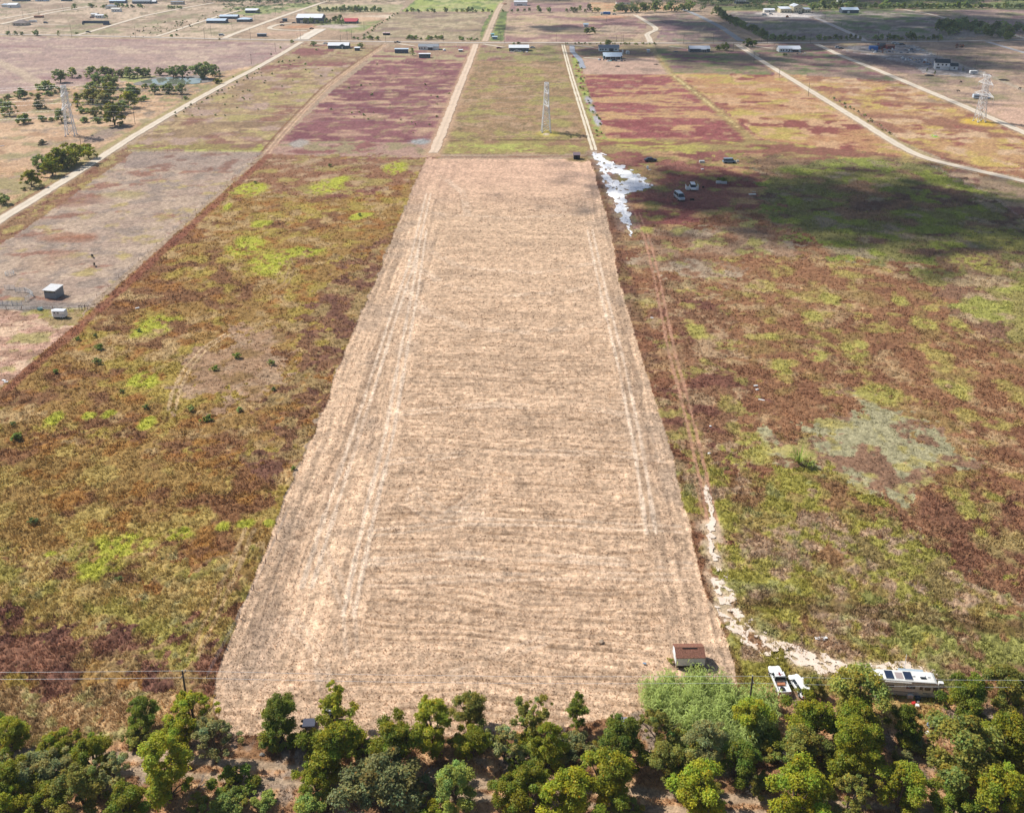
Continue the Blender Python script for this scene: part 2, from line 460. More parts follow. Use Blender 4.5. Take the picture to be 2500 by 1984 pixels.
    field([(540, 20), (800, 4), (760, 20), (600, 40)], (160, 165, 105), [((200, 180, 145), 25, .4), ((110, 125, 75), 12, .25)], sd=8)
    field([(1232, 102), (1240, 33), (1440, 33), (1590, 38), (1560, 104)], (206, 176, 146), [((178, 146, 130), 30, .35), ((190, 170, 130), 20, .25), ((160, 120, 118), 50, .25)], sd=9)
    field([(1240, 30), (1250, 6), (1440, 6), (1448, 28)], (165, 130, 125), [((190, 160, 140), 25, .3)], sd=10)
    field([(1440, 8), (1690, 8), (1690, 26), (1448, 30)], (214, 176, 134), [((190, 160, 120), 20, .3), ((205, 150, 110), 15, .25)], sd=11)
    field([(1560, 40), (1690, 30), (1800, 100), (1600, 103), (1612, 73)], (168, 140, 128), [((150, 150, 118), 18, .35), ((150, 118, 120), 30, .3), ((195, 170, 140), 18, .2)], sd=12)
    field([(1690, 30), (1745, 36), (1880, 102), (1812, 104)], (186, 160, 132), [((165, 140, 120), 20, .3)], sd=13)
    field([(1750, 32), (2100, 20), (2110, 100), (1885, 98)], (160, 150, 135), [((138, 142, 98), 30, .35), ((140, 118, 118), 30, .25), ((180, 165, 148), 20, .2)], sd=14)
    field([(2000, 28), (2200, 24), (2460, 80), (2300, 100), (2115, 100)], (158, 150, 130), [((120, 140, 80), 40, .5), ((140, 118, 112), 25, .25), ((175, 160, 148), 20, .2)], sd=15)
    field([(2230, 22), (2900, -10), (2900, 92), (2520, 95), (2440, 74)], (178, 148, 138), [((160, 125, 122), 30, .3), ((190, 165, 140), 22, .3), ((140, 140, 95), 40, .12)], sd=16)
    field([(1700, -30), (2900, -50), (2900, 20), (2200, 26), (1750, 26)], (120, 128, 80), [((175, 145, 125), 40, .25), ((145, 150, 90), 25, .3)], amp=.3, sd=17)
    blob(1930, 38, 80, 6, (226, 216, 208)); blob(1890, 34, 40, 4, (220, 208, 198)); blob(1556, 36, 70, 3, (214, 186, 160)); blob(1490, 42, 50, 3, (220, 170, 135))
    field([(1460, 72), (1480, 62), (1560, 66), (1545, 78), (1480, 82)], (190, 165, 140), sd=18)

    # ---- between the cross road and the mown strip
    field([(-900, 88), (-60, 88), (560, 101), (738, 106), (612, 172), (400, 198), (130, 214), (-60, 236), (-900, 300)], (190, 160, 146), [((166, 130, 126), 45, .28, .12, 2.5), ((204, 178, 156), 25, .3, .12, 2), ((175, 148, 138), 10, .3)], amp=.12, sd=19)
    line([(-30, 140), (40, 172), (110, 210)], 9, (206, 184, 158), op=.7)
    field([(-900, 300), (-60, 238), (130, 214), (420, 196), (560, 172), (625, 160), (487, 238), (243, 383), (0, 530), (-300, 700)], (212, 174, 138), [((188, 150, 116), 16, .35), ((224, 188, 150), 20, .3), ((168, 155, 112), 14, .2), ((168, 146, 126), 9, .15)], amp=.15, sd=20)
    field([(60, 240), (200, 210), (560, 175), (470, 245), (340, 285), (150, 280)], (206, 166, 128), [((160, 152, 104), 12, .3), ((222, 184, 146), 10, .3), ((150, 130, 108), 6, .25)], sd=21)
    field([(300, 178), (380, 186), (430, 196), (340, 205), (290, 196)], (168, 170, 105), [((190, 180, 125), 8, .4)], sd=22)
    line([(-40, 540), (243, 370), (395, 283), (487, 229), (600, 172)], 4.5, (172, 160, 108), soft=.8, op=.85, amp=.3)
    line([(640, 156), (560, 202)], 6, (150, 150, 88), soft=.6, op=.8)
    line([(226, 345), (255, 325), (300, 308)], 9, (160, 140, 128), op=.8)
    field([(744, 106), (938, 110), (800, 214), (686, 332), (640, 371), (312, 368), (340, 338), (487, 247), (626, 174)], (170, 142, 106), [((152, 124, 96), 16, .35, .12, 1.5), ((182, 166, 106), 12, .3), ((186, 156, 138), 14, .26), ((150, 104, 90), 30, .15), ((204, 176, 130), 8, .12)], sd=23)
    field([(744, 108), (930, 112), (870, 160), (660, 165)], (160, 128, 100), [((150, 96, 92), 25, .4, .15, 2), ((176, 156, 110), 16, .3), ((190, 165, 130), 12, .2)], sd=24)
    field([(312, 354), (640, 352), (650, 371), (312, 369)], (160, 140, 88), [((190, 190, 92), 9, .2), ((150, 112, 96), 12, .35)], sd=25)
    field([(956, 110), (1150, 112), (1054, 372), (652, 372), (700, 330), (806, 226)], (150, 98, 100), [((134, 82, 88), 22, .4), ((206, 170, 138), 9, .20, .08, 2.2), ((166, 142, 106), 7, .10), ((190, 152, 128), 20, .08)], amp=.22, sd=26)
    field([(956, 110), (1150, 112), (1130, 150), (890, 150)], (176, 146, 118), [((150, 92, 98), 16, .35, .1, 2), ((186, 170, 128), 14, .3)], sd=27)
    field([(690, 345), (1062, 348), (1054, 385), (640, 385)], (184, 148, 130), [((150, 96, 92), 12, .35, .12, 2), ((164, 148, 110), 9, .3)], sd=28)
    blob(1030, 346, 28, 7, (170, 170, 168)); blob(730, 350, 20, 9, (178, 168, 158))
    line(None, 5.0, (186, 150, 122), op=.5, g=offset_line([(944, 108), (868, 160), (800, 212), (738, 274), (686, 332), (650, 376)], 0), amp=.08)
    line(None, 1.2, (142, 104, 78), g=offset_line([(944, 108), (868, 160), (800, 212), (738, 274), (686, 332), (650, 376)], 3.6), op=.9)
    for q in (-1.2, 1.2): line(None, 0.9, (222, 186, 156), g=offset_line([(944, 108), (868, 160), (800, 212), (738, 274), (686, 332), (650, 376)], q), op=.8)
    field([(1168, 112), (1372, 110), (1388, 165), (1438, 330), (1446, 376), (1060, 378), (1110, 250)], (176, 142, 106), [((158, 130, 94), 14, .35, .12, 1.6), ((188, 156, 122), 14, .3), ((170, 158, 92), 12, .2), ((140, 120, 84), 5, .12)], amp=.14, sd=30)
    field([(1172, 112), (1372, 112), (1384, 148), (1160, 148)], (160, 150, 96), [((176, 150, 118), 12, .35), ((150, 100, 100), 14, .15)], sd=31)
    field([(1085, 345), (1440, 342), (1446, 372), (1070, 374)], (168, 152, 92), [((186, 186, 96), 9, .25), ((160, 122, 96), 10, .3)], amp=.2, sd=32)
    line([(1100, 344), (1240, 342), (1438, 342)], 0.9, (110, 82, 62))
    line([(1062, 384), (1250, 383), (1440, 382)], 2.5, (150, 110, 88), op=.8)
    blob(1336, 326, 26, 7, (196, 180, 96)); blob(1332, 328, 8, 2, (232, 210, 190))
    field([(1390, 116), (1578, 113), (1650, 182), (1880, 345), (1480, 352), (1446, 345), (1425, 240)], (164, 98, 94), [((148, 82, 82), 22, .4), ((208, 168, 116), 11, .25, .08, 2.2), ((186, 146, 112), 6, .14)], amp=.2, sd=33)
    field([(1390, 112), (1520, 112), (1580, 113), (1600, 140), (1410, 146)], (166, 146, 108), [((160, 118, 110), 12, .3, .12, 2)], sd=34)
    field([(1418, 145), (1600, 140), (1642, 183), (1424, 182)], (206, 170, 148), [((190, 160, 138), 10, .3)], amp=.05, warp=.1, sd=35)
    line([(1405, 140), (1412, 180), (1430, 250), (1450, 312), (1472, 350)], 7, (168, 176, 96), soft=.5, brk=.35)
    line([(1410, 142), (1420, 200)], 2.5, (112, 70, 58), g=offset_line([(1410, 142), (1424, 182)], 3)) if False else None
    blob(1437, 244, 9, 9, (190, 184, 190)); blob(1447, 268, 7, 8, (190, 184, 190)); blob(1457, 295, 8, 12, (196, 190, 198))
    field([(1594, 112), (1792, 110), (1862, 156), (1960, 216), (2160, 342), (2240, 388), (1880, 352), (1650, 182)], (194, 146, 104), [((150, 84, 80), 18, .36, .1, 1.6), ((196, 174, 94), 16, .28, .1, 1.6), ((214, 172, 130), 12, .25)], amp=.2, sd=36)
    field([(1594, 112), (1792, 110), (1862, 156), (1892, 182), (1640, 180)], (158, 138, 110), [((140, 96, 104), 16, .35, .12, 2), ((128, 138, 84), 16, .25)], amp=.2, sd=37)
    line([(1586, 109), (1640, 182), (1700, 228), (1760, 276), (1820, 328), (1880, 385), (1950, 440)], 5.5, (172, 160, 100), soft=.8, op=.55, amp=.25)
    line([(1640, 182), (1700, 228), (1730, 252)], 1.6, (226, 206, 150), brk=.3); line([(1720, 245), (1760, 276), (1800, 310)], 1.6, (220, 196, 140), brk=.4)
    field([(1800, 109), (1985, 107), (2140, 174), (2356, 266), (2700, 418), (2700, 480), (2320, 396), (2165, 331), (1960, 205)], (200, 158, 110), [((154, 90, 84), 14, .26, .1, 1.6), ((206, 178, 98), 14, .24), ((216, 180, 142), 14, .3), ((160, 112, 90), 20, .2)], amp=.2, sd=38)
    field([(1800, 109), (1985, 107), (2140, 174), (2200, 200), (1905, 180)], (166, 140, 122), [((140, 92, 98), 16, .35, .12, 2), ((132, 140, 92), 14, .25)], sd=39)
    line([(1880, 160), (1990, 225), (2090, 285), (2190, 345), (2260, 382)], 5, (178, 164, 110), soft=.8, op=.7)
    blob(2388, 298, 36, 9, (216, 182, 84)); blob(2284, 333, 10, 3, (160, 190, 70))
    field([(1992, 105), (2900, 95), (2900, 520), (2700, 405), (2500, 320), (2356, 256), (2140, 168)], (182, 154, 132), [((160, 132, 116), 16, .35), ((204, 172, 142), 18, .3), ((158, 146, 106), 14, .14)], amp=.1, sd=40)
    field([(2360, 250), (2900, 240), (2900, 520), (2700, 405), (2500, 318)], (216, 178, 152), [((196, 164, 132), 14, .35)], amp=.08, sd=41)
    field([(2040, 116), (2170, 108), (2240, 112), (2300, 140), (2420, 182), (2390, 190), (2280, 182), (2200, 170), (2130, 152)], (176, 166, 162), [((150, 138, 130), 8, .4), ((200, 190, 184), 6, .2)], amp=.08, sd=42)
    field([(2020, 118), (2100, 130), (2230, 160), (2260, 182), (2200, 178)], (156, 130, 122), [((140, 116, 112), 10, .4)], amp=.1, sd=43)
    line([(2130, 131), (2185, 160), (2240, 172)], 4, (180, 158, 140), op=.7)
    line([(2240, 118), (2330, 152), (2440, 195), (2560, 245)], 4, (190, 178, 158), op=.7)
    line([(2330, 120), (2370, 112), (2420, 112)], 5, (196, 165, 140), op=.7)
    line([(2250, 125), (2320, 118), (2350, 118)], 5, (200, 172, 150), op=.7)

    # ---- right-hand field
    field([(1446, 344), (1880, 344), (2255, 388), (2330, 402), (2700, 482), (2900, 1000), (2900, 1900), (1800, 1760), (1690, 1360), (1430, 388)], (158, 116, 84), [((142, 98, 74), 18, .35), ((178, 160, 96), 9, .12), ((190, 156, 116), 8, .12), ((168, 158, 118), 12, .05)], amp=.3, sd=44)
    field([(1446, 338), (1875, 344), (2250, 386), (2290, 400), (1900, 392), (1480, 378)], (168, 146, 94), [((190, 178, 92), 14, .3, .1, 2), ((150, 96, 84), 12, .28, .1, 2)], amp=.22, sd=45)
    field([(1470, 372), (1860, 374), (1960, 430), (1880, 500), (1560, 560), (1510, 470)], (156, 104, 90), [((138, 84, 78), 16, .35), ((192, 156, 110), 10, .22, .1, 2), ((160, 150, 84), 8, .15)], amp=.22, warp=3.2, sd=46)
    field([(1840, 385), (2255, 392), (2330, 410), (2640, 640), (2660, 800), (2380, 720), (2120, 660), (1880, 560)], (138, 132, 80), [((118, 88, 78), 13, .36, .07, 1.5), ((146, 152, 70), 10, .3), ((164, 146, 120), 8, .14), ((150, 116, 92), 16, .2)], amp=.3, warp=3.5, sd=47)
    field([(2290, 402), (2700, 484), (2900, 700), (2640, 640), (2400, 470)], (180, 154, 124), [((160, 150, 98), 16, .3), ((150, 108, 96), 12, .2), ((196, 166, 136), 9, .3)], amp=.15, warp=3.2, sd=48)
    field([(1540, 560), (1900, 540), (1960, 650), (1760, 700), (1580, 650)], (164, 134, 108), [((186, 164, 138), 12, .35), ((150, 110, 84), 9, .3), ((176, 166, 100), 7, .15)], amp=.25, warp=3.2, sd=49)
    field([(1800, 620), (2700, 660), (2800, 1250), (2350, 1300), (1760, 1000)], (158, 116, 85), [((144, 102, 76), 15, .4), ((192, 162, 122), 7, .13), ((184, 170, 96), 6, .09), ((158, 132, 84), 9, .10)], amp=.3, warp=3.2, sd=50)
    field([(2200, 660), (2750, 640), (2800, 850), (2450, 840)], (160, 148, 90), [((142, 104, 86), 11, .38), ((190, 164, 130), 8, .2), ((168, 166, 88), 8, .22)], amp=.3, warp=3.2, sd=51)
    field([(1600, 700), (1760, 720), (1850, 1100), (1660, 1100)], (150, 112, 84), [((188, 158, 124), 6, .3, .12), ((128, 86, 72), 8, .3), ((170, 156, 90), 6, .16)], amp=.3, warp=3.2, sd=52)
    field([(1890, 1090), (2000, 1040), (2130, 960), (2230, 1000), (2330, 1130), (2260, 1220), (2160, 1215), (1960, 1150)], (174, 166, 130), [((150, 112, 90), 5.5, .42, .06), ((184, 170, 104), 4, .14)], amp=.16, warp=3.0, sd=53)
    field([(1650, 1080), (1930, 1130), (2180, 1240), (2440, 1300), (2900, 1480), (2900, 1950), (1800, 1800), (1690, 1360)], (166, 146, 88), [((152, 114, 82), 7, .3), ((168, 160, 78), 7, .3), ((184, 154, 128), 5, .2), ((166, 168, 112), 4, .05)], amp=.42, warp=3.2, sd=54)
    field([(2060, 1160), (2330, 1230), (2700, 1200), (2700, 1500), (2440, 1420), (2200, 1300)], (152, 112, 84), [((138, 98, 76), 9, .35), ((180, 160, 106), 6, .12)], amp=.36, warp=3.2, sd=55)
    field([(2060, 1300), (2290, 1310), (2340, 1420), (2260, 1500), (2120, 1420)], (166, 158, 84), [((152, 132, 88), 5, .3), ((186, 156, 136), 4, .12)], amp=.4, warp=3.2, sd=56)
    field([(2150, 1500), (2700, 1540), (2700, 1640), (2250, 1640)], (156, 154, 88), [((180, 164, 116), 5, .3), ((150, 112, 90), 5, .2)], amp=.45, warp=3.2, sd=57)
    line([(1830, 1470), (2050, 1490), (2250, 1515), (2520, 1550)], 2.2, (122, 100, 62), op=.8)
    line([(1860, 1450), (2100, 1478), (2300, 1500), (2520, 1530)], 1.6, (126, 102, 64), op=.7)
    for q in (-0.9, 0.9):
        line(None, 0.75, (192, 146, 120), op=.9, amp=.06, g=offset_line([(1555, 520), (1582, 590), (1604, 680), (1624, 780), (1640, 860), (1668, 960), (1692, 1060), (1718, 1170), (1738, 1270), (1745, 1310)], q))
        line(None, 0.5, (190, 150, 112), op=.7, amp=.06, g=offset_line([(1718, 1170), (1742, 1270), (1762, 1390)], q + 1.2))
    line([(1640, 850), (1670, 960), (1700, 1100)], 4, (172, 142, 108), op=.5, brk=.5)
    line([(1580, 1000), (1640, 1200), (1700, 1400), (1760, 1560), (1810, 1680)], 2.5, (128, 92, 66), op=.7, brk=.4)
    line([(1452, 400), (1500, 560), (1530, 700), (1590, 900)], 5, (116, 82, 68), op=.7, brk=.3)

    # ---- left-hand field
    field([(646, 378), (1062, 384), (1010, 455), (955, 590), (840, 860), (700, 1210), (586, 1500), (520, 1670), (520, 1830), (-600, 1830), (-600, 1300), (0, 952)], (164, 130, 78), [((176, 154, 80), 10, .38), ((138, 98, 70), 12, .28), ((192, 162, 116), 7, .16), ((166, 116, 66), 6, .12)], amp=.32, sd=58)
    field([(646, 378), (1062, 384), (1030, 430), (900, 480), (560, 470)], (154, 112, 84), [((140, 92, 78), 14, .3, .1, 2), ((174, 154, 94), 8, .26, .1, 1.8), ((190, 160, 126), 8, .14)], amp=.26, warp=3.2, sd=59)
    field([(960, 560), (925, 660), (800, 950), (690, 1200), (640, 1150), (760, 800), (880, 600)], (146, 108, 80), [((128, 90, 74), 8, .4), ((172, 146, 100), 6, .24)], amp=.34, warp=3.2, sd=60)
    field([(430, 940), (560, 800), (700, 830), (690, 960), (560, 960), (480, 1010)], (176, 142, 112), [((186, 156, 126), 6, .35), ((150, 120, 80), 8, .22)], amp=.2, warp=3.2, sd=61)
    field([(-300, 1180), (0, 1050), (560, 1100), (700, 1180), (620, 1390), (300, 1320), (-300, 1400)], (166, 134, 80), [((184, 160, 94), 7, .38), ((142, 100, 70), 9, .24), ((168, 122, 66), 5, .16)], amp=.36, warp=3.2, sd=62)
    field([(-300, 1380), (200, 1350), (560, 1400), (600, 1480), (520, 1690), (-300, 1690)], (178, 154, 92), [((136, 98, 72), 7, .24), ((192, 164, 106), 5, .3), ((170, 158, 84), 5, .2), ((166, 166, 126), 4, .03)], amp=.42, warp=3.2, sd=63)
    field([(-300, 1500), (120, 1540), (460, 1560), (540, 1610), (500, 1700), (-300, 1680)], (148, 106, 84), [((176, 148, 100), 4.5, .36), ((126, 88, 74), 6, .3)], amp=.42, warp=3.2, sd=64)
    field([(-300, 1700), (160, 1690), (400, 1690), (505, 1700), (525, 1800), (520, 1900), (-300, 1900)], (200, 166, 122), [((180, 146, 104), 4, .4), ((150, 122, 84), 5, .2), ((176, 168, 112), 3, .14)], amp=.36, warp=.8, sd=65)
    line([(0, 952), (215, 770), (640, 374)], 3.5, (146, 92, 74), g=offset_line([(0, 946), (215, 762), (646, 378)], 2.5), op=.8)
    for px, py, rx, ry in LIME: blob(px, py, rx, ry, (186, 186, 74) if px < 1400 else (178, 168, 92), op=.95, soft=.3, brk=.22 if rx > 25 else 0.0)
    for q in (-0.9, 0.9):
        line(None, 0.8, (214, 184, 142), g=offset_line([(555, 815), (500, 850), (455, 900), (428, 960), (420, 1000)], q), op=.85)
        line(None, 0.8, (204, 174, 132), g=offset_line([(610, 1290), (570, 1390), (520, 1500), (470, 1600)], q), op=.75)
        line(None, 0.4, (186, 156, 120), g=offset_line([(704, 630), (712, 655), (700, 690), (660, 720)], q), op=.7)
    line([(320, 374), (420, 372), (640, 374)], 1.2, (120, 104, 92), op=.5)

    # ---- paddock on the left
    field([(318, 370), (640, 374), (212, 748), (-60, 748), (-300, 760), (-300, 720), (20, 560)], (182, 158, 140), [((158, 116, 98), 11, .26, .1, 1.6), ((186, 166, 112), 9, .14), ((196, 172, 150), 12, .3), ((164, 146, 132), 8, .2)], amp=.08, warp=.06, sd=66)
    field([(318, 372), (640, 374), (560, 420), (300, 410)], (176, 154, 138), [((158, 138, 126), 10, .3), ((150, 112, 96), 9, .2)], amp=.08, warp=.06, sd=67)
    field([(150, 430), (310, 360), (325, 372), (60, 560), (-200, 720), (-200, 640)], (158, 124, 92), [((140, 96, 78), 6, .35), ((180, 160, 100), 6, .25)], amp=.22, warp=.3, sd=68)
    field([(-300, 756), (212, 754), (190, 785), (0, 948), (-300, 1160)], (206, 166, 144), [((222, 190, 160), 3.5, .35, .12, 2.4), ((176, 140, 118), 4, .35, .12, 2.4), ((180, 166, 110), 7, .16)], amp=.13, warp=.2, sd=69)
    field([(60, 752), (214, 752), (186, 792), (120, 790)], (160, 148, 84), [((176, 150, 112), 4, .3)], amp=.14, warp=.4, sd=70)
    blob(130, 640, 75, 20, (186, 158, 134), op=.6); blob(60, 745, 150, 9, (146, 134, 126), op=.9); blob(105, 752, 40, 4, (86, 76, 72), op=.8)
    blob(165, 580, 70, 10, (168, 116, 88), op=.6); blob(300, 475, 60, 8, (172, 160, 96), op=.5); blob(190, 490, 70, 12, (150, 104, 88), op=.5)

    # ---- shaded foreground under the trees
    field([(-900, 1850), (-100, 1830), (300, 1800), (520, 1780), (620, 1800), (1300, 1790), (1540, 1745), (1790, 1690), (1850, 1690), (2900, 1740), (2900, 3200), (-900, 3200)], (196, 152, 112), [((214, 174, 132), 3, .35), ((168, 150, 134), 5, .18), ((150, 112, 80), 3, .3)], amp=.22, warp=.5, sd=71)
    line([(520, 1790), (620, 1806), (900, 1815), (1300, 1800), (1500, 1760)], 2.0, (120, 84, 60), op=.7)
    for q in (-1.3, 1.3): line(None, 1.3, (186, 162, 136), g=offset_line([(-200, 1850), (300, 1862), (620, 1884), (1180, 1930), (1600, 1955), (1900, 1972), (2600, 2010)], q), op=.85, amp=.05)
    field([(2130, 1720), (2200, 1690), (2290, 1705), (2300, 1780), (2160, 1790)], (200, 166, 110), [((180, 150, 100), 2.5, .4)], amp=.3, warp=.5, sd=72)

    # ---- mown strip
    i = np.nonzero(inpoly(X + .12 * w1, Y + .12 * w2, G_STRIP))[0]
    if len(i):
        x, y = X[i], Y[i]
        c = np.zeros((len(i), 3)); c[:] = S(219, 186, 155)
        wob = (fbm(x / 45, y / 30, 3, 3) - .5) * 9
        rowy = y + wob + 2.5 * np.sin(x / 22.0)
        n1 = fbm(x / 40, rowy / 0.8, 2, 11); n2 = fbm(x / 60, rowy / 2.6, 3, 12); n3 = fbm(x / 40, y / 24, 3, 13)
        lon = fbm((x + .25 * wob) / 0.9, y / 80, 3, 14); lon2 = fbm((x + .25 * wob) / 2.8, y / 120, 3, 15)
        tl = x - XL + 3.0 * (fbm(x * 0, y / 40, 3, 4) - .5); tr = XR - x
        wl = 23 - np.clip((y - 160) * 0.02, 0, 8); wr = 10.5
        band = np.maximum(1 - smooth(wl - 4, wl + 2, tl), 1 - smooth(wr - 2, wr + 1.5, tr))
        hd = 1 - smooth(118, 140, y)
        band = band * (1 - .75 * hd)
        cross = (cdf(n1, .12) - .5) * .20 + (cdf(n2, .13) - .5) * .09
        long_ = (cdf(lon, .12) - .5) * .36 + (cdf(lon2, .13) - .5) * .30
        v = 1 + cross * (1 - band) + long_ * band + (cdf(n3) - .5) * .06
        c = c * v[:, None]
        g = patch(x, y, 12, .16, .25, 21)[:, None] * (.12 + .45 * band[:, None])
        c = c * (1 - g) + S(176, 154, 134) * g
        pk = smooth(380, 480, y)[:, None] * .55
        c = c * (1 - pk) + S(218, 176, 152) * pk * (.9 + .2 * v[:, None])
        fur = np.abs(((rowy + (.9 * fbm(x / 16, y / 6, 3, 17) - .45)) / 1.75) % 1.0 - .5)
        on = smooth(.42, .62, cdf(fbm(x / 13, np.floor(rowy / 1.75) * 3.7, 3, 18)))
        dk = (1 - smooth(.06, .20, fur)) * on * (.35 + .65 * vnoise(x / .7, y / .7, 5)) * (1 - band) * (1 - smooth(190, 420, y))
        dk = np.maximum(dk * .7, .5 * patch(x, rowy, .7, .09, .08, 23, 7.0) * (1 - band) * (1 - smooth(200, 360, y)))[:, None]
        c = c * (1 - dk) + S(150, 116, 84) * dk
        C[i] = c; A[i] = -1.0 - band * 1.0
    for q in (-1.0, 1.0):
        line(None, 0.8, (238, 212, 186), g=offset_line([(1010, 470), (960, 640), (900, 790), (830, 980), (745, 1200), (660, 1430)], q - 7), op=.85)
        line(None, 0.8, (240, 214, 188), g=offset_line([(1035, 560), (1015, 700), (985, 860), (950, 1060), (905, 1240), (850, 1500)], q), op=.85)
        line(None, 0.7, (240, 214, 188), g=offset_line([(1440, 560), (1475, 720), (1520, 900), (1560, 1100), (1590, 1300)], q), op=.85)
        line(None, 0.8, (236, 210, 184), g=offset_line([(900, 1300), (1150, 1270), (1400, 1275), (1660, 1290)], q), op=.55)
        line(None, 0.7, (238, 212, 186), g=offset_line([(780, 1330), (850, 1480), (860, 1600)], q), op=.4)
    for pts, wd_, op_ in [([(890, 1372), (1100, 1352), (1400, 1362), (1690, 1380)], .9, .5), ([(905, 1420), (1150, 1408), (1450, 1400), (1700, 1408)], .8, .4), ([(985, 700), (1040, 760), (1150, 800), (1300, 812), (1440, 790), (1490, 770)], 1.2, .45), ([(1000, 640), (1080, 690), (1220, 720), (1380, 712), (1470, 690)], 1.2, .4),
                         ([(1030, 600), (1120, 650), (1300, 665), (1460, 640)], 1.2, .35), ([(950, 1010), (1200, 985), (1480, 1000), (1560, 1020)], 1.0, .4), ([(920, 1130), (1180, 1100), (1500, 1105), (1620, 1120)], .9, .4), ([(1060, 520), (1250, 532), (1450, 520)], 1.6, .3), ([(1010, 1190), (1080, 1240), (1180, 1245)], .8, .4), ([(1010, 1190), (1000, 1225), (1050, 1260), (1180, 1262)], .8, .35), ([(1180, 1190), (1130, 1230), (1080, 1262)], .7, .35), ([(1100, 1650), (1240, 1590), (1330, 1560)], .7, .4), ([(700, 1500), (780, 1590), (800, 1700)], .8, .35), ([(1080, 430), (1130, 470), (1140, 520)], 1.4, .4)]:
        for q in (-.9, .9): line(None, wd_, (240, 214, 188), op=op_, brk=.25, g=offset_line(pts, q))
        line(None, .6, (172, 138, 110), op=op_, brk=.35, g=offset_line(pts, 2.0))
    for a_, b_, q_ in [((930, 900), (690, 1500), -1), ((960, 800), (730, 1520), 3), ((900, 900), (640, 1440), -2), ((1510, 800), (1680, 1400), 1), ((1535, 900), (1690, 1380), 3), ((1490, 700), (1560, 950), 0), ((880, 960), (610, 1560), 0)]:
        line(None, 1.1, (176, 146, 120), op=.5, brk=.35, g=offset_line([a_, ((a_[0] + b_[0]) / 2 + 4, (a_[1] + b_[1]) / 2), b_], q_))
    blob(650, 1560, 50, 50, (176, 156, 140), op=.3, soft=.8); blob(600, 1640, 50, 40, (178, 158, 142), op=.3, soft=.8); blob(1412, 388, 30, 6, (150, 128, 88))

    # ---- worn ground below the tracks
    for k, (pts, wd) in ROADS.items():
        line(pts, wd * 1.25, (200, 172, 142), op=.75, amp=.03)
    line(ROADS['dirt_road'][0], 9, (200, 162, 132), soft=.7, op=.65, amp=.04)
    g2 = gpoly(TWO_TRACK)
    line(None, 6.0, (172, 142, 104), g=g2, op=.7, amp=.04)
    line(SAND, 3.4, (226, 202, 172), soft=.9, op=.75, brk=.35, amp=.06)
    line([(1448, 372), (1470, 395), (1490, 440), (1510, 490), (1535, 560)], 8, (206, 196, 184), op=.22, amp=.03); line([(1480, 400), (1580, 452)], 8, (206, 196, 184), op=.22, amp=.03)
    # grain
    gr = 1 + (vnoise(X / 0.4, Y / 0.4, 8) - .5) * .34 * near + (vnoise(X / 1.3, Y / 1.3, 3) - .5) * .28 + (fbm(X / 3, Y / 3, 3, 10) - .5) * .45
    C *= gr[:, None]
    return np.clip(C, .004, .9), A

# ------------------------------------------------------------------ ground sheet
th = np.concatenate([np.radians(np.linspace(86, 53, 30)), np.radians(np.arange(52.4, 4.2, -0.0625)), np.radians(np.linspace(4.1, 0.45, 40))])
uu = np.concatenate([np.linspace(-4.5, -.70, 26), np.linspace(-.69, .69, 1240), np.linspace(.70, 4.5, 26)])
gy = CAM_H / np.tan(th)
Yg = np.repeat(gy, len(uu)); 
Ug = np.tile(uu, len(gy))
Xg = Ug * (Yg * math.cos(PITCH) + CAM_H * math.sin(PITCH)) - Yg * math.tan(YAW)
gc, ga = ground_color(Xg, Yg)
sw = (ga < 0).astype(np.float32)
fade = np.clip(1 - (Yg - 300) / 500, 0.0, 1)
amp = np.where(ga < 0, 0, ga)
Zg = amp * fade * (1.9 * (fbm(Xg / 1.5, Yg / 1.5, 3, 2) - .45) + 0.9 * (vnoise(Xg / .5, Yg / .5, 5) - .5) + 1.2 * (fbm(Xg / 7, Yg / 7, 2, 6) - .5))
ms = ga < 0
if ms.any():
    x, y = Xg[ms], Yg[ms]; band = -ga[ms] - 1
    wob = (fbm(x / 45, y / 30, 3, 3) - .5) * 9
    rowy = y + wob + 2.5 * np.sin(x / 22.0)
    r = .22 * (fbm(x / 40, rowy / .8, 2, 11) - .5) * (1 - band) + .26 * (fbm((x + .6 * wob) / .6, y / 40, 2, 14) - .5) * band
    fr = np.abs(((rowy + (.9 * fbm(x / 16, y / 6, 3, 17) - .45)) / 1.75) % 1.0 - .5)
    r = r - .13 * (1 - smooth(.05, .25, fr)) * (1 - band)
    Zg[ms] = (r + .15 * (vnoise(x / .42, y / .42, 5) - .5) + .10 * (vnoise(x / .9, y / .9, 7) - .5)) * np.clip(1 - (y - 250) / 450, .0, 1) - .12
Zg = Zg * np.where((Yg < 75) | (np.abs(Ug) > .7), 0, 1) - .06
nr, ncn = len(gy), len(uu)
idx = np.arange(nr * ncn).reshape(nr, ncn)
Fg = np.stack([idx[:-1, :-1], idx[:-1, 1:], idx[1:, 1:], idx[1:, :-1]], -1).reshape(-1, 4)
GM = ground_mat('vegetated_soil', fine=3.2, amp=.42, bump=.7, dist=.12, dash=True)
ground = link('ground', mesh_np('ground', np.stack([Xg, Yg, Zg], 1), Fg, GM, gc, smooth_s=True, alpha=sw))
tag(ground, 'flat patchwork of dry grass fields and mown straw strip', 'ground', kind='structure')

def ground_at(x, y):
    c, a = ground_color(np.array(x, float), np.array(y, float)); return c, a

# ------------------------------------------------------------------ roads as thin ragged sheets
RM = ground_mat('gravel_surface', fine=3.0, amp=.10, bump=.2, dist=.03)
def lift(y): return 0.03 + np.clip(y - 150, 0, 2000) * 0.00022

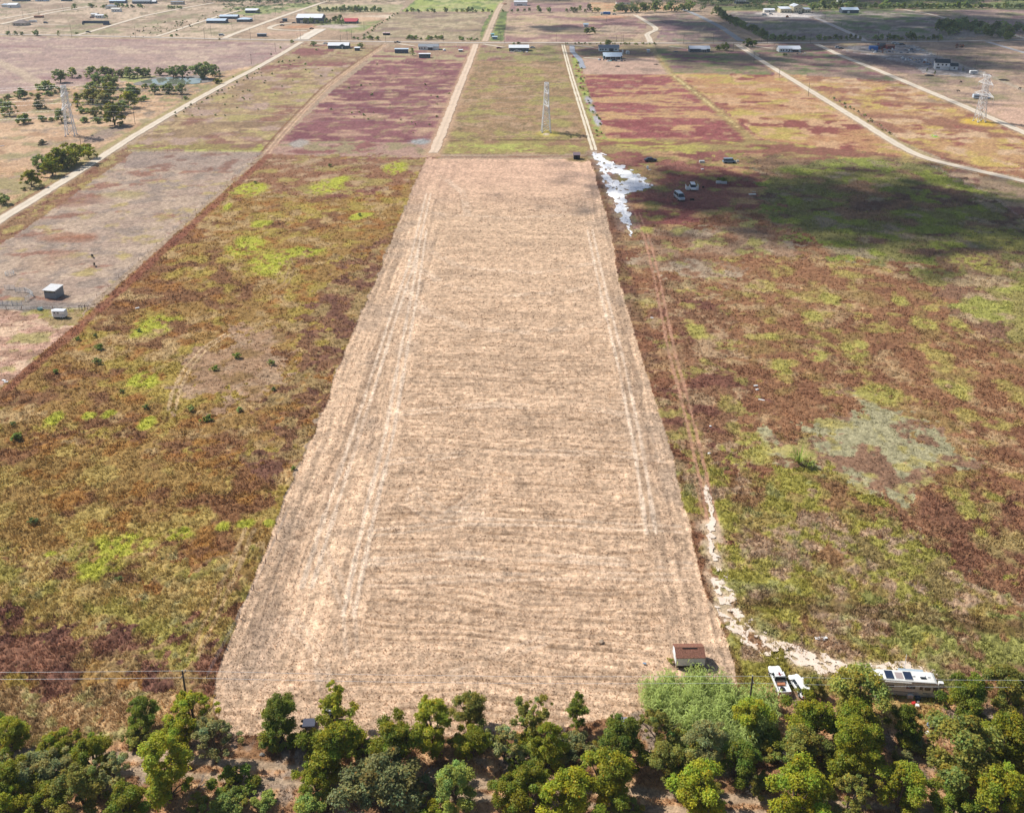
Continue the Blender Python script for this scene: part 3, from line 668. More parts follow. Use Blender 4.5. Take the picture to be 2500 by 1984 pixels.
def ribbon(name, gpts, width, tone, label, tracks=True, ragged=.16, seed=0):
    P = np.array(gpts); seg = np.linalg.norm(np.diff(P, axis=0), axis=1); s = np.concatenate([[0], np.cumsum(seg)])
    st = np.clip(P[:, 1].mean() / 250.0, .8, 4.0)
    n = max(8, int(s[-1] / st)); t = np.linspace(0, s[-1], n)
    q = np.stack([np.interp(t, s, P[:, 0]), np.interp(t, s, P[:, 1])], 1)
    k = 5                                                                        # soften the corners of the line
    qp = np.pad(q, ((k, k), (0, 0)), 'edge')
    q = np.stack([np.convolve(qp[:, j], np.ones(2 * k + 1) / (2 * k + 1), 'valid') for j in (0, 1)], 1)
    d = np.gradient(q, axis=0); d /= np.linalg.norm(d, axis=1)[:, None]
    nrm = np.stack([d[:, 1], -d[:, 0]], 1)
    m = 11; off = np.linspace(-1, 1, m)
    wl = width / 2 * (1 + ragged * 2.4 * (fbm(t / 5, t * 0 + seed, 3, 3) - .5) + ragged * 1.2 * (vnoise(t / 1.1, t * 0 + seed, 4) - .5))
    wr = width / 2 * (1 + ragged * 2.4 * (fbm(t / 5, t * 0 + seed + 40, 3, 5) - .5) + ragged * 1.2 * (vnoise(t / 1.1, t * 0 + seed, 6) - .5))
    o = np.where(off[None, :] < 0, off[None, :] * wl[:, None], off[None, :] * wr[:, None])
    V = q[:, None, :] + nrm[:, None, :] * o[:, :, None]
    c = np.zeros((n, m, 3)); c[:] = S(*tone)
    if tracks:
        mid = np.exp(-(off / .22) ** 2); edge = np.abs(off) ** 6
        f = 1 - .14 * mid[None, :] * (.4 + 1.2 * fbm(t / 14, t * 0 + seed, 3, 7)[:, None]) - .12 * edge[None, :]
        c *= f[..., None]
    gx, gyy = V[..., 0].ravel(), V[..., 1].ravel()
    c = c.reshape(-1, 3) * (1 + .26 * (fbm(gx / 3.5, gyy / 3.5, 3, 9) - .5))[:, None]
    z = lift(gyy)
    ids = np.arange(n * m).reshape(n, m)
    F = np.stack([ids[:-1, :-1], ids[:-1, 1:], ids[1:, 1:], ids[1:, :-1]], -1).reshape(-1, 4)
    ob = link(name, mesh_np(name, np.stack([gx, gyy, z], 1), F, RM, np.clip(c, .01, .85), smooth_s=True))
    return tag(ob, label, 'road', kind='structure')

RN = {'cross_road': ('gravel_road', 'long pale gravel road crossing the whole picture below the far houses'),
      'gravel_road_west': ('gravel_road', 'pale gravel road running diagonally along the left paddock past the oak grove'),
      'gravel_road_east': ('gravel_road', 'pale gravel road running diagonally right and bending beside the green field'),
      'gravel_road_far_east': ('gravel_road', 'straight pale road passing behind the right pylon'),
      'dirt_road': ('dirt_road', 'orange tan dirt road entering the mown strip at its far left corner'),
      'dirt_road_north': ('dirt_road', 'tan dirt road climbing through the green verge beyond the crossing'),
      'paved_road': ('paved_road', 'grey paved road running away beyond the crossing at upper right'),
      'brown_track': ('dirt_road', 'brown dirt track beside the dark hedge at upper right'),
      'pale_lane_one': ('gravel_lane', 'pale lane leaving the crossing road beside the long dark pen'),
      'pale_lane_two': ('gravel_lane', 'pale lane passing the two long blue roofed barns'),
      'pale_lane_three': ('gravel_lane', 'pale lane climbing behind the big white roofed hall'),
      'pale_lane_four': ('gravel_lane', 'lower of two parallel pale lanes at the far left corner'),
      'pale_lane_five': ('gravel_lane', 'upper of two parallel pale lanes at the far left corner'),
      'house_lane': ('gravel_lane', 'thin pale lane in front of the beige hipped house'),
      'driveway_wide': ('driveway', 'broad pale concrete driveway of the big white roofed hall'),
      'driveway_loop': ('driveway', 'pale driveway looping in front of the big white roofed hall'),
      'curving_lane': ('gravel_lane', 'pale lane with an s bend beyond the crossing road'),
      'yellow_barn_lane': ('gravel_lane', 'pale lane leading up to the yellow two storey building'),
      'far_corner_lane': ('gravel_lane', 'pale lane crossing the far right corner behind the trees'),
      'east_lane': ('gravel_lane', 'grey lane leaving the crossing road at the far right edge')}
for k_, (pts_, wd_) in ROADS.items():
    nm_, lb_ = RN.get(k_, ('driveway', 'short pale driveway to the ' + {'house_drive_one': 'white house with grey roof right of the two wheel tracks', 'house_drive_two': 'white house with porch and grey roof', 'house_drive_three': 'dark walled house with white roof at centre',
        'house_drive_four': 'long white house at right', 'house_drive_five': 'dark teal house with central gable', 'house_drive_six': 'slate walled house with white roof', 'teal_house_drive': 'open fronted teal house', 'junkyard_lane': 'junkyard'}.get(k_, 'house')))
    ribbon(nm_, gpoly(pts_), wd_, ROAD_TONE.get(k_, (240, 224, 202)), lb_, seed=len(k_), ragged=.2 if 'dirt' in k_ or 'track' in k_ else .12)
for q_ in (-1.05, 1.05):
    ribbon('wheel_track', offset_line(TWO_TRACK, q_), 1.45, (242, 228, 202), 'pale wheel track, %s of the pair beside the centre pylon' % ('left' if q_ < 0 else 'right'), tracks=False, seed=31, ragged=.3)
ribbon('driveway', gpoly([(1397, 111), (1396, 122), (1401, 133), (1413, 141), (1418, 152), (1424, 170)]), 5.0, (172, 176, 186), 'blue grey gravel drive curving down to the teal house', seed=5, tracks=False)

def mask_sheet(name, x0, x1, y0, y1, res, fn, colfn, label, dz=.0):
    """keeps the cells of a fine grid where fn > 0: a sheet with ragged edges and holes"""
    nx, ny = int((x1 - x0) / res[0]), int((y1 - y0) / res[1])
    gx, gyy = np.meshgrid(np.linspace(x0, x1, nx), np.linspace(y0, y1, ny), indexing='ij')
    gx, gyy = gx.ravel(), gyy.ravel()
    k = fn(gx, gyy).reshape(nx, ny) > 0
    ids = np.arange(nx * ny).reshape(nx, ny)
    keep = (k[:-1, :-1].astype(int) + k[1:, :-1] + k[1:, 1:] + k[:-1, 1:]) >= 3
    F = np.stack([ids[:-1, :-1], ids[1:, :-1], ids[1:, 1:], ids[:-1, 1:]], -1)[keep]
    us, inv = np.unique(F, return_inverse=True)
    V = np.stack([gx, gyy, lift(gyy) + dz + .05], 1)[us]
    ob = link(name, mesh_np(name, V, inv.reshape(-1, 4), RM, np.clip(colfn(V[:, 0], V[:, 1]), .01, .88), smooth_s=True))
    return tag(ob, label, 'track', kind='structure')

gs_ = gpoly(SAND)
gs2_ = gpoly([(1724, 1185), (1728, 1215), (1735, 1250), (1742, 1280)])
def sand_fn(x, y):
    d = segdist(x, y, gs_); d2 = segdist(x, y, gs2_)
    e = smooth(155, 125, y)
    n = fbm(x / 2.2, y / 2.2, 4, 3) - .5
    w = .55 + 1.6 * smooth(8, 24, gs_[0][1] - y) + 1.2 * smooth(14, 40, x - gs_[0][0])
    hole = fbm(x / 1.1, y / 1.1, 3, 9)
    thr = .64 - .10 * np.exp(-((x - gs_[7][0]) / 9) ** 2)
    a = (w + 3.6 * n - d > 0) & (hole < thr)
    b = (.5 + 2.2 * n - d2 > 0)
    return (a | b).astype(int) * 2 - 1
xs_ = [p[0] for p in gs_]; ys_ = [p[1] for p in gs_]
mask_sheet('sandy_track', min(xs_) - 6, max(xs_) + 4, min(ys_) - 6, max(ys_) + 40, (.16, .16), sand_fn,
           lambda x, y: S(252, 232, 212) * (1 + .3 * (fbm(x / 1.5, y / 1.5, 3, 4) - .5))[:, None], 'broken pale sandy track curving right from the mown strip to the motorhome')

LS = [gpoly(p) for p in (
    [(1448, 372), (1474, 378), (1478, 392), (1520, 408), (1560, 428), (1580, 448), (1592, 457), (1560, 468), (1530, 472), (1525, 500), (1535, 520), (1540, 535), (1535, 545), (1542, 560), (1548, 575), (1538, 574), (1528, 550), (1515, 535), (1508, 505), (1492, 480), (1478, 445), (1470, 425), (1460, 400)],)]
LH = gpoly([(1481, 420), (1500, 423), (1520, 433), (1530, 440), (1510, 444), (1492, 440)])
def lime_fn(x, y):
    wx = (fbm(x / 2.2, y / 4.5, 3, 1) - .5) * 7; wy = (fbm(x / 3, y / 4, 3, 2) - .5) * 9
    a = inpoly(x + wx, y + wy, LS[0]); h = inpoly(x + .6 * wx, y + .6 * wy, LH)
    thin = fbm(x / 1.8, y / 2.6, 3, 7) > .72
    return (a & ~h & ~thin).astype(int) * 2 - 1
bx_ = np.array(LS[0])
mask_sheet('limestone_drive', bx_[:, 0].min() - 6, bx_[:, 0].max() + 6, bx_[:, 1].min() - 8, bx_[:, 1].max() + 8, (.22, .4), lime_fn,
           lambda x, y: np.where((fbm(x / 2.5, y / 5, 4, 6) > .5)[:, None], S(254, 252, 250), S(226, 227, 232)) * (1.22 + .25 * (fbm(x, y / 2, 3, 4) - .5))[:, None], 'ragged white limestone drive spreading beside the far right corner of the mown strip')
# ------------------------------------------------------------------ plants
def leaf_cloud(rs, blobs, nl, leaf, up=.75, flat=.6, droop=0.0):
    """many small leaf faces on the shells of overlapping clumps"""
    B = np.array([b[:3] for b in blobs]); R = np.array([b[3] for b in blobs])
    w = R ** 2; w /= w.sum()
    k = rs.choice(len(B), nl, p=w)
    d = rs.normal(size=(nl, 3)); d[:, 2] = np.where(rs.rand(nl) < .8, np.abs(d[:, 2]) * .9, d[:, 2]); d /= np.linalg.norm(d, axis=1)[:, None]
    rr = R[k] * (1.1 - .8 * rs.rand(nl) ** 1.8) * (1 + .2 * rs.normal(size=nl))
    c = B[k] + d * rr[:, None]
    n = .65 * d + np.array([0, 0, up]) + .6 * rs.normal(size=(nl, 3)); n /= np.linalg.norm(n, axis=1)[:, None]
    t = rs.normal(size=(nl, 3)); t -= n * (t * n).sum(1)[:, None]; t[:, 2] -= droop; t /= np.linalg.norm(t, axis=1)[:, None]
    b = np.cross(n, t)
    s = leaf * (.6 + .8 * rs.rand(nl))[:, None]
    V = np.stack([c + t * s, c + b * s * flat, c - t * s, c - b * s * flat], 1).reshape(-1, 3)
    tone = .72 + .56 * rs.rand(len(B)); warm = rs.normal(size=len(B)) * .10
    v = tone[k] * (.75 + .5 * rs.rand(nl)); h = warm[k] + rs.normal(size=nl) * .10
    col = np.stack([v * (1 + h), v, v * (1 - h)], 1)
    dead = rs.rand(nl) < .025
    col[dead] *= np.array([1.5, .95, .7])
    return V, np.arange(nl * 4).reshape(-1, 4), np.repeat(col, 4, 0)

def crown_blobs(rs, style):
    """clump centres inside a lopsided envelope, some pushed out as sprigs"""
    N, z0, z1, rx, r0, r1 = {'oak': (40, .12, .96, .43, .055, .125), 'tall': (46, .10, 1.42, .40, .055, .12), 'spike': (44, .22, 1.55, .44, .04, .10), 'loose': (42, .25, 1.05, .48, .03, .085),
                             'wide': (42, .10, .68, .46, .05, .11), 'bush': (24, .06, .50, .44, .05, .11)}[style]
    ph = rs.rand(4) * 6.28; bl = []
    for i in range(N):
        a = rs.rand() * 6.283; t = rs.rand() ** .85
        if style == 'spike': env = (1 - t) ** .8 * (1 if t > .12 else .75)
        elif style == 'tall': env = math.sin(math.pi * min(1, .18 + .80 * t)) ** .7
        else: env = math.sin(math.pi * min(1, .22 + .74 * t)) ** .6
        lob = 1 + .22 * math.sin(2 * a + ph[0]) + .16 * math.sin(3 * a + ph[1] + 3 * t) + .12 * math.sin(5 * t + ph[2])
        q = rs.rand() ** .45 * rx * env * lob
        r = (r0 + (r1 - r0) * rs.rand() ** 1.3) * (.75 if style == 'spike' and t > .6 else 1)
        bl.append((q * math.cos(a), q * math.sin(a), z0 + (z1 - z0 - r) * t + .04 * math.sin(a + ph[3]), r))
    for i in range(N // 4):
        k = bl[rs.randint(N)]; d = rs.normal(size=3); d[2] = abs(d[2]); d /= np.linalg.norm(d)
        bl.append((k[0] + d[0] * k[3] * 1.3, k[1] + d[1] * k[3] * 1.3, k[2] + d[2] * k[3] * 1.25, .025 + .025 * rs.rand()))
    return bl

BARK = mat('bark', (.115, .085, .062), .95, .1, var=.35, scale=3)
DEADW = mat('dead_wood', (.26, .23, .21), .95, .1, var=.25, scale=3)

def trunk_mb(rs, blobs, n=7, r0=.035, twig=0):
    m = MB()
    zmin = min(b[2] for b in blobs); zf = max(.10, zmin * .55)
    m.bar((0, 0, -.03), (.012, .008, zf), r0, r0 * .78, 7)
    for b in [blobs[i] for i in rs.choice(len(blobs), min(n, len(blobs)), replace=False)]:
        mid = Vector((b[0] * .5 + .03 * rs.normal(), b[1] * .5 + .03 * rs.normal(), zf + (b[2] - zf) * .55))
        m.bar((.012, .008, zf - .01), mid, r0 * .55, r0 * .34, 5)
        m.bar(mid, (b[0], b[1], b[2]), r0 * .34, r0 * .12, 4)
        for q in range(twig):
            e = Vector((b[0], b[1], b[2])) + Vector(rs.normal(size=3)) * b[3]
            m.bar(mid.lerp(Vector(b[:3]), .6), e, r0 * .14, r0 * .05, 3)
    return m

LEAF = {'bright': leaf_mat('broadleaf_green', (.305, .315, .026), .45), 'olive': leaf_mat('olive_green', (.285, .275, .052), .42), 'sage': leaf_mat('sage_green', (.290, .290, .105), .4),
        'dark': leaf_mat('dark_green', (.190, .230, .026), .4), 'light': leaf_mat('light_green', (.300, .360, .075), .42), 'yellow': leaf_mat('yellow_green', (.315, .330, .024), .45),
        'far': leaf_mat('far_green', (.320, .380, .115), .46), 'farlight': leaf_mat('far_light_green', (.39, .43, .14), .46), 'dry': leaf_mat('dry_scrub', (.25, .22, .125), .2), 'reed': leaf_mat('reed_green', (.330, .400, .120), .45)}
PROTO = {}
def proto(style, seed, nl, leaf, twig=0):
    rs = np.random.RandomState(seed)
    bl = crown_blobs(rs, style)
    V, F, c = leaf_cloud(rs, bl, nl, leaf)
    cm = mesh_np('crown_' + style, V, F, LEAF['bright'], c)
    t = trunk_mb(rs, bl, 8, .03 if style in ('tall', 'spike') else .036, twig)
    tm = bpy.data.meshes.new('trunk_' + style); tm.from_pydata(t.v, [], t.f); tm.materials.append(BARK)
    return cm, tm
for st_, k_, nl_, lf_ in (('oak', 4, 20000, .0165), ('tall', 3, 21000, .0165), ('spike', 2, 10000, .017), ('loose', 3, 11000, .0165), ('wide', 3, 20000, .016), ('bush', 3, 8000, .022)):
    PROTO[st_] = [proto(st_, 11 * i + 5 + len(st_) * 7, nl_, lf_, 2 if st_ in ('loose', 'spike') else 1) for i in range(k_)]
for st_, k_, nl_, lf_ in (('oak', 3, 2600, .042), ('wide', 2, 2600, .042), ('tall', 1, 2200, .045), ('bush', 2, 1200, .06)):
    PROTO['m' + st_] = [proto(st_, 31 * i + 77 + len(st_), nl_, lf_) for i in range(k_)]
rng = random.Random(5)

def set_mat(o, m):
    o.material_slots[0].link = 'OBJECT'; o.material_slots[0].material = m

def tree(loc, width, style, tone, label, group=None, hs=1.0, name='tree', cat='tree', parts=True):
    cm, tm = PROTO[style][rng.randrange(len(PROTO[style]))]
    if parts:
        r = empty(name, label, cat, loc, rng.random() * 6.28, group)
        o = link('crown', cm, r); set_mat(o, LEAF[tone])
        link('trunk', tm, r)
    else:
        r = link(name, cm, None, loc); set_mat(r, LEAF[tone]); r.rotation_euler = (0, 0, rng.random() * 6.28); tag(r, label, cat, group)
    s = width * 1.2
    r.scale = (s, s, s * hs)
    return r

HGT = {'oak': .98, 'tall': 1.35, 'spike': 1.45, 'loose': 1.1, 'wide': .68, 'bush': .5}
def tree_px(cx, cy, wpx, style, tone, label, group=None, hs=1.0, **kw):
    P = G(cx, cy); s = wpx / PXM(P)
    for _ in range(3):
        P = G(cx, cy, .56 * HGT[style.lstrip('m') if style not in PROTO or style[0] != 'm' else style[1:]] * s * hs)
        s = wpx / PXM(P)
    return tree((P.x, P.y, 0), s, style, tone, label, group, hs, **kw)

NEAR = [
 (30, 1795, 84, 'oak', 'bright', 'bright green tree at the left edge of the picture, tallest there'),
 (-20, 1765, 70, 'oak', 'dark', 'dark green tree cut off by the left edge of the picture'),
 (141, 1822, 88, 'wide', 'bright', 'low bright green tree second from the left in the back row of the tree belt'),
 (225, 1848, 104, 'oak', 'yellow', 'yellow green tree left of the bare tan clearing'),
 (92, 1880, 112, 'wide', 'sage', 'grey green tree behind the brightest trees at lower left'),
 (18, 1912, 108, 'oak', 'bright', 'bright tree at the left edge just above the lower left corner'),
 (10, 1975, 96, 'oak', 'yellow', 'yellow green tree filling the lower left corner'),
 (282, 1898, 96, 'loose', 'sage', 'thin grey green tree just below the bare tan clearing'),
 (196, 1930, 120, 'oak', 'olive', 'olive tree near the bottom edge at lower left'),
 (110, 1965, 110, 'wide', 'bright', 'bright low tree at the bottom edge beside the lower left corner'),
 (300, 1968, 104, 'oak', 'bright', 'bright green tree at the bottom edge left of the dark gap'),
 (346, 1748, 74, 'oak', 'dark', 'dark rounded tree left of the left wooden utility pole'),
 (468, 1742, 104, 'loose', 'bright', 'open airy tree with the left utility pole rising through it'),
 (428, 1786, 84, 'oak', 'bright', 'bright green tree directly below the left utility pole'),
 (520, 1812, 112, 'loose', 'sage', 'silvery tree with bare lower limbs at the strip corner on the left'),
 (405, 1880, 138, 'tall', 'bright', 'big bright green tree below the left utility pole, right of the tan clearing'),
 (572, 1908, 92, 'bush', 'dark', 'dark shadowy bush between the big left tree and the grey track'),
 (330, 1802, 62, 'bush', 'olive', 'olive bush in the gap above the bare tan clearing'),
 (560, 1968, 96, 'bush', 'light', 'pale fresh green bush at the bottom edge, left of centre'),
 (645, 1952, 64, 'bush', 'light', 'small pale green bush near the bottom edge below the grey track'),
 (680, 1766, 100, 'tall', 'dark', 'upright dark green tree standing alone against the straw, leftmost of the lone ones'),
 (818, 1732, 104, 'spike', 'bright', 'pointed tree with a thin top standing before the tractor'),
 (812, 1832, 142, 'oak', 'bright', 'broad bright tree just below the pointed tree'),
 (772, 1902, 92, 'oak', 'yellow', 'yellow green tree low beside the big grey green tree'),
 (968, 1818, 132, 'oak', 'bright', 'bright tree behind the big grey green tree at bottom centre'),
 (928, 1922, 190, 'wide', 'sage', 'big grey green tree at bottom centre left'),
 (762, 1966, 92, 'bush', 'light', 'pale green bush at the bottom edge beside the big grey green tree'),
 (1055, 1772, 100, 'tall', 'bright', 'tall bright tree with its crown against the straw, left one of a pair'),
 (1148, 1735, 86, 'oak', 'olive', 'olive crowned tree against the straw, right one of a pair'),
 (1155, 1812, 84, 'oak', 'bright', 'bright tree right below the olive crowned one of the pair'),
 (1232, 1822, 84, 'loose', 'sage', 'thin grey tree between the pair of tall trees and the loose tree'),
 (1110, 1918, 106, 'oak', 'light', 'light green tree at bottom centre next to the big grey green tree'),
 (1240, 1932, 92, 'oak', 'bright', 'bright tree at the bottom edge right of the light green one'),
 (1300, 1752, 98, 'loose', 'olive', 'loose olive tree with see through crown against the straw'),
 (1340, 1830, 92, 'tall', 'yellow', 'yellow green upright tree below the loose olive tree'),
 (1408, 1738, 74, 'spike', 'dark', 'pointed dark tree tangled with grey dead twigs'),
 (1412, 1808, 74, 'bush', 'sage', 'grey green bush under the pointed dark tree'),
 (1258, 1850, 62, 'bush', 'dark', 'dark bush in the shade at bottom centre'),
 (1292, 1932, 122, 'oak', 'bright', 'broad bright tree at bottom centre right of the middle'),
 (1522, 1812, 122, 'oak', 'dark', 'dark tree below the wooden pallet'),
 (1604, 1778, 84, 'loose', 'olive', 'olive tree at the left end of the reeds'),
 (1636, 1866, 96, 'oak', 'olive', 'olive tree above the bright round tree'),
 (1388, 1952, 138, 'oak', 'yellow', 'large yellow green tree at the bottom edge right of centre'),
 (1482, 1900, 132, 'oak', 'bright', 'large bright tree between the yellow green one and the olive one'),
 (1715, 1935, 134, 'oak', 'yellow', 'bright round free standing tree at the bottom edge right of centre'),
 (1722, 1820, 94, 'tall', 'sage', 'tall greyish tree in front of the reeds'),
 (1838, 1762, 100, 'oak', 'bright', 'bright tree before the right utility pole'),
 (1800, 1862, 102, 'oak', 'dark', 'dark tree with fallen dead branches under it'),
 (1866, 1915, 72, 'bush', 'olive', 'olive bush beside the tan ground at lower right'),
 (1984, 1676, 50, 'oak', 'olive', 'small tree half hiding the white car'),
 (2094, 1708, 152, 'oak', 'olive', 'wide olive tree covering the tail of the motorhome'),
 (1975, 1762, 122, 'oak', 'bright', 'bright tree in front of the small tree by the white car'),
 (2098, 1782, 132, 'oak', 'bright', 'bright tree below the wide olive tree'),
 (1958, 1832, 112, 'oak', 'olive', 'olive tree in the middle of the right hand grove'),
 (2085, 1845, 136, 'tall', 'bright', 'tall bright tree left of the dark hollow in the right hand grove'),
 (1945, 1925, 150, 'oak', 'yellow', 'big yellow green tree at the lower right'),
 (2075, 1952, 112, 'loose', 'olive', 'thin olive tree with grey twigs at the bottom edge, right part'),
 (2200, 1930, 128, 'oak', 'bright', 'bright tree at the bottom edge left of the bare brown patch'),
 (2212, 1775, 80, 'tall', 'dark', 'dark tree standing alone in the dry grass below the motorhome'),
 (2362, 1704, 108, 'oak', 'dark', 'dark round tree just right of the motorhome nose'),
 (2462, 1696, 112, 'oak', 'olive', 'olive tree at the right edge beside the dark round one'),
 (2350, 1836, 182, 'oak', 'olive', 'huge olive green tree at lower right'),
 (2455, 1822, 150, 'oak', 'bright', 'large tree at the right edge with a bare grey branch in its crown'),
 (2446, 1945, 150, 'oak', 'bright', 'large bright tree filling the lower right corner'),
 (2560, 1900, 160, 'oak', 'olive', 'olive tree cut off by the right edge low down'),
 (2330, 1970, 110, 'wide', 'dark', 'dark low tree on the bare brown patch at the bottom edge'),
]
for cx, cy, w, st, tn, lb in NEAR:
    tree_px(cx, cy, w, st, tn, lb, None, .95 if st in ('oak', 'loose') else .9, name='oak_tree' if st == 'oak' else ('shrub' if st == 'bush' else 'tree'), cat='shrub' if st == 'bush' else 'tree')

UN = random.Random(12)
for k in range(70):                                        # undergrowth filling the belt
    px, py = UN.uniform(-60, 2560), UN.uniform(1835, 2010)
    if k < 25: px, py = UN.uniform(1620, 2560), UN.uniform(1760, 1850)
    elif k < 40: px, py = UN.uniform(600, 1600), UN.uniform(1795, 1830)
    if (590 < px < 760 and py > 1850) or (1540 < px < 1660 and py > 1890) or (2130 < px < 2300 and py < 1790) or (2270 < px < 2330 and py > 1900) or (240 < px < 350 and 1815 < py < 1880) or (1780 < px < 1900 and py > 1930) or (520 < px < 640 and 1830 < py < 1900): continue
    tree_px(px, py, UN.uniform(42, 78), 'bush', UN.choice(['olive', 'bright', 'sage', 'dark', 'olive', 'light']), 'low undergrowth bush between the trees of the foreground belt', 'undergrowth of the tree belt', 1.0, name='undergrowth_bush', cat='bush', parts=False)

def dead_tree(px, py, w, label, seed):
    rs = np.random.RandomState(seed); m = MB(); P = G(px, py); s = w / PXM(P)
    def br(a, d, l, r, k):
        e = a + d * l; m.bar(a, e, r, r * .6, 4)
        if k:
            for _ in range(3):
                nd = (d + Vector(rs.normal(size=3)) * .55); nd.z = abs(nd.z) * .7 + .1; br(a.lerp(e, .5 + .5 * rs.rand()), nd.normalized(), l * .68, r * .55, k - 1)
    for _ in range(5):
        d = Vector((rs.normal(), rs.normal(), .9)).normalized(); br(Vector((0, 0, 0)), d, s * .34, .05, 3)
    o = m.build('dead_bush', DEADW, None, loc=(P.x, P.y, 0)); return tag(o, label, 'dead bush')
dead_tree(2226, 1832, 62, 'tangle of grey dead branches in the dark hollow of the right hand grove', 1)
dead_tree(480, 1925, 66, 'grey leafless shrub beside the big bright tree at lower left', 3)
dead_tree(1030, 1900, 70, 'brown leafless brush right of the big grey green tree', 4)
dead_tree(1832, 1925, 56, 'bleached fallen branch under the dark tree at lower right', 5)
dead_tree(2422, 1800, 60, 'bare grey branch sticking out of the crowns at the right edge', 7)
dead_tree(140, 1890, 60, 'grey twiggy shrub among the trees at lower left', 8)
dead_tree(1372, 1800, 50, 'dead twigs beside the pointed dark tree', 9)
dead_tree(1905, 1860, 60, 'bare branches in the middle of the right hand grove', 10)
dead_tree(1245, 1862, 56, 'leafless brush at bottom centre', 11)
dead_tree(1655, 1735, 46, 'grey dead shrub standing inside the reeds', 6)

# weeds around the red roofed shed and lone plants in the fields
WEEDS = [(1700, 1628, 26, 'yellow', 'tall yellow green weed leaning on the front of the red roofed shed'), (1706, 1648, 22, 'light', 'bushy weed in front of the red roofed shed'), (1640, 1612, 20, 'olive', 'low weed at the left end of the red roofed shed'),
 (580, 868, 26, 'farlight', 'green bush in the bare patch of the left field, topmost'), (526, 898, 22, 'farlight', 'round green bush in the left field beside the wheel tracks'), (660, 885, 24, 'sage', 'pale bush in the left field nearest the mown strip'),
 (508, 1020, 30, 'light', 'bright bush in the left field below the wheel tracks'), (465, 996, 26, 'sage', 'greyish bush left of the bright one in the left field'), (586, 999, 22, 'sage', 'small grey green bush right of the bright one in the left field'), (357, 992, 20, 'dark', 'small dark bush in the left field among yellow patches'),
 (42, 1066, 34, 'light', 'bright green bush at the left edge of the left field'), (33, 1034, 20, 'sage', 'grey green bush just above the bright one at the left edge'), (245, 846, 26, 'farlight', 'bush in the upper left field below the white trailer'), (235, 882, 28, 'sage', 'pale grey bush in the left field two steps below the white trailer'),
 (137, 906, 20, 'light', 'small vivid bush near the left fence line'), (190, 826, 16, 'farlight', 'small bush by the fence line right below the white trailer'), (232, 818, 16, 'sage', 'small sage bush beside the lime patch under the trailer'), (340, 806, 16, 'dark', 'dark little bush touching the lime patch under the trailer'),
 (78, 1272, 30, 'sage', 'grey green bush low at the left edge'), (293, 1412, 24, 'sage', 'grey green bush under the large lime patch'), (805, 404, 14, 'dark', 'dark little bush near the top of the left field'), (623, 446, 12, 'dark', 'dark little bush at the left fence above a lime patch'),
 (878, 524, 14, 'dark', 'dark little bush beside the right lime patch of the left field'), (715, 1142, 16, 'light', 'small green bush at the left rim of the mown strip'), (296, 955, 16, 'dark', 'dark bush left of the wheel tracks in the left field'), (668, 950, 18, 'sage', 'small grey bush between the wheel tracks and the mown strip')]
WT = {'sage': 'farlight', 'farlight': 'light', 'dark': 'far', 'light': 'light', 'yellow': 'yellow', 'olive': 'olive'}
for px, py, w, tn, lb in WEEDS:
    tree_px(px, py, w * .85, 'mbush', WT[tn], lb, None, 1.0, name='weed_bush', cat='bush', parts=False)

def blade_plant(px, py, w, label):
    P = G(px, py); s = w / PXM(P); rs = np.random.RandomState(int(px)); V = []; F = []; c = []
    for i in range(46):
        a = rs.rand() * 6.283; l = s * (.4 + .5 * rs.rand()); d = Vector((math.cos(a), math.sin(a), 0)); b = Vector((-d.y, d.x, 0)) * .09
        p0 = d * .1; p1 = d * l * .45 + Vector((0, 0, l * .75)); p2 = d * l + Vector((0, 0, l * (.5 + .3 * rs.rand())))
        o = len(V); V += [p0 - b, p0 + b, p1 + b, p1 - b, p2 + b * .1, p2 - b * .1]; F += [(o, o + 1, o + 2, o + 3), (o + 3, o + 2, o + 4, o + 5)]
        t = .8 + .5 * rs.rand(); c += [(t, t, t)] * 6
    o = link('broad_leaved_plant', mesh_np('broad_leaved_plant', np.array([tuple(v) for v in V]), np.array(F), LEAF['light'], np.array(c)), None, (P.x, P.y, 0))
    return tag(o, label, 'plant')
blade_plant(1950, 1132, 54, 'bright green long leaved plant on the pale patch of the right field')
blade_plant(1975, 1140, 30, 'smaller long leaved plant next to the bright green one on the pale patch')

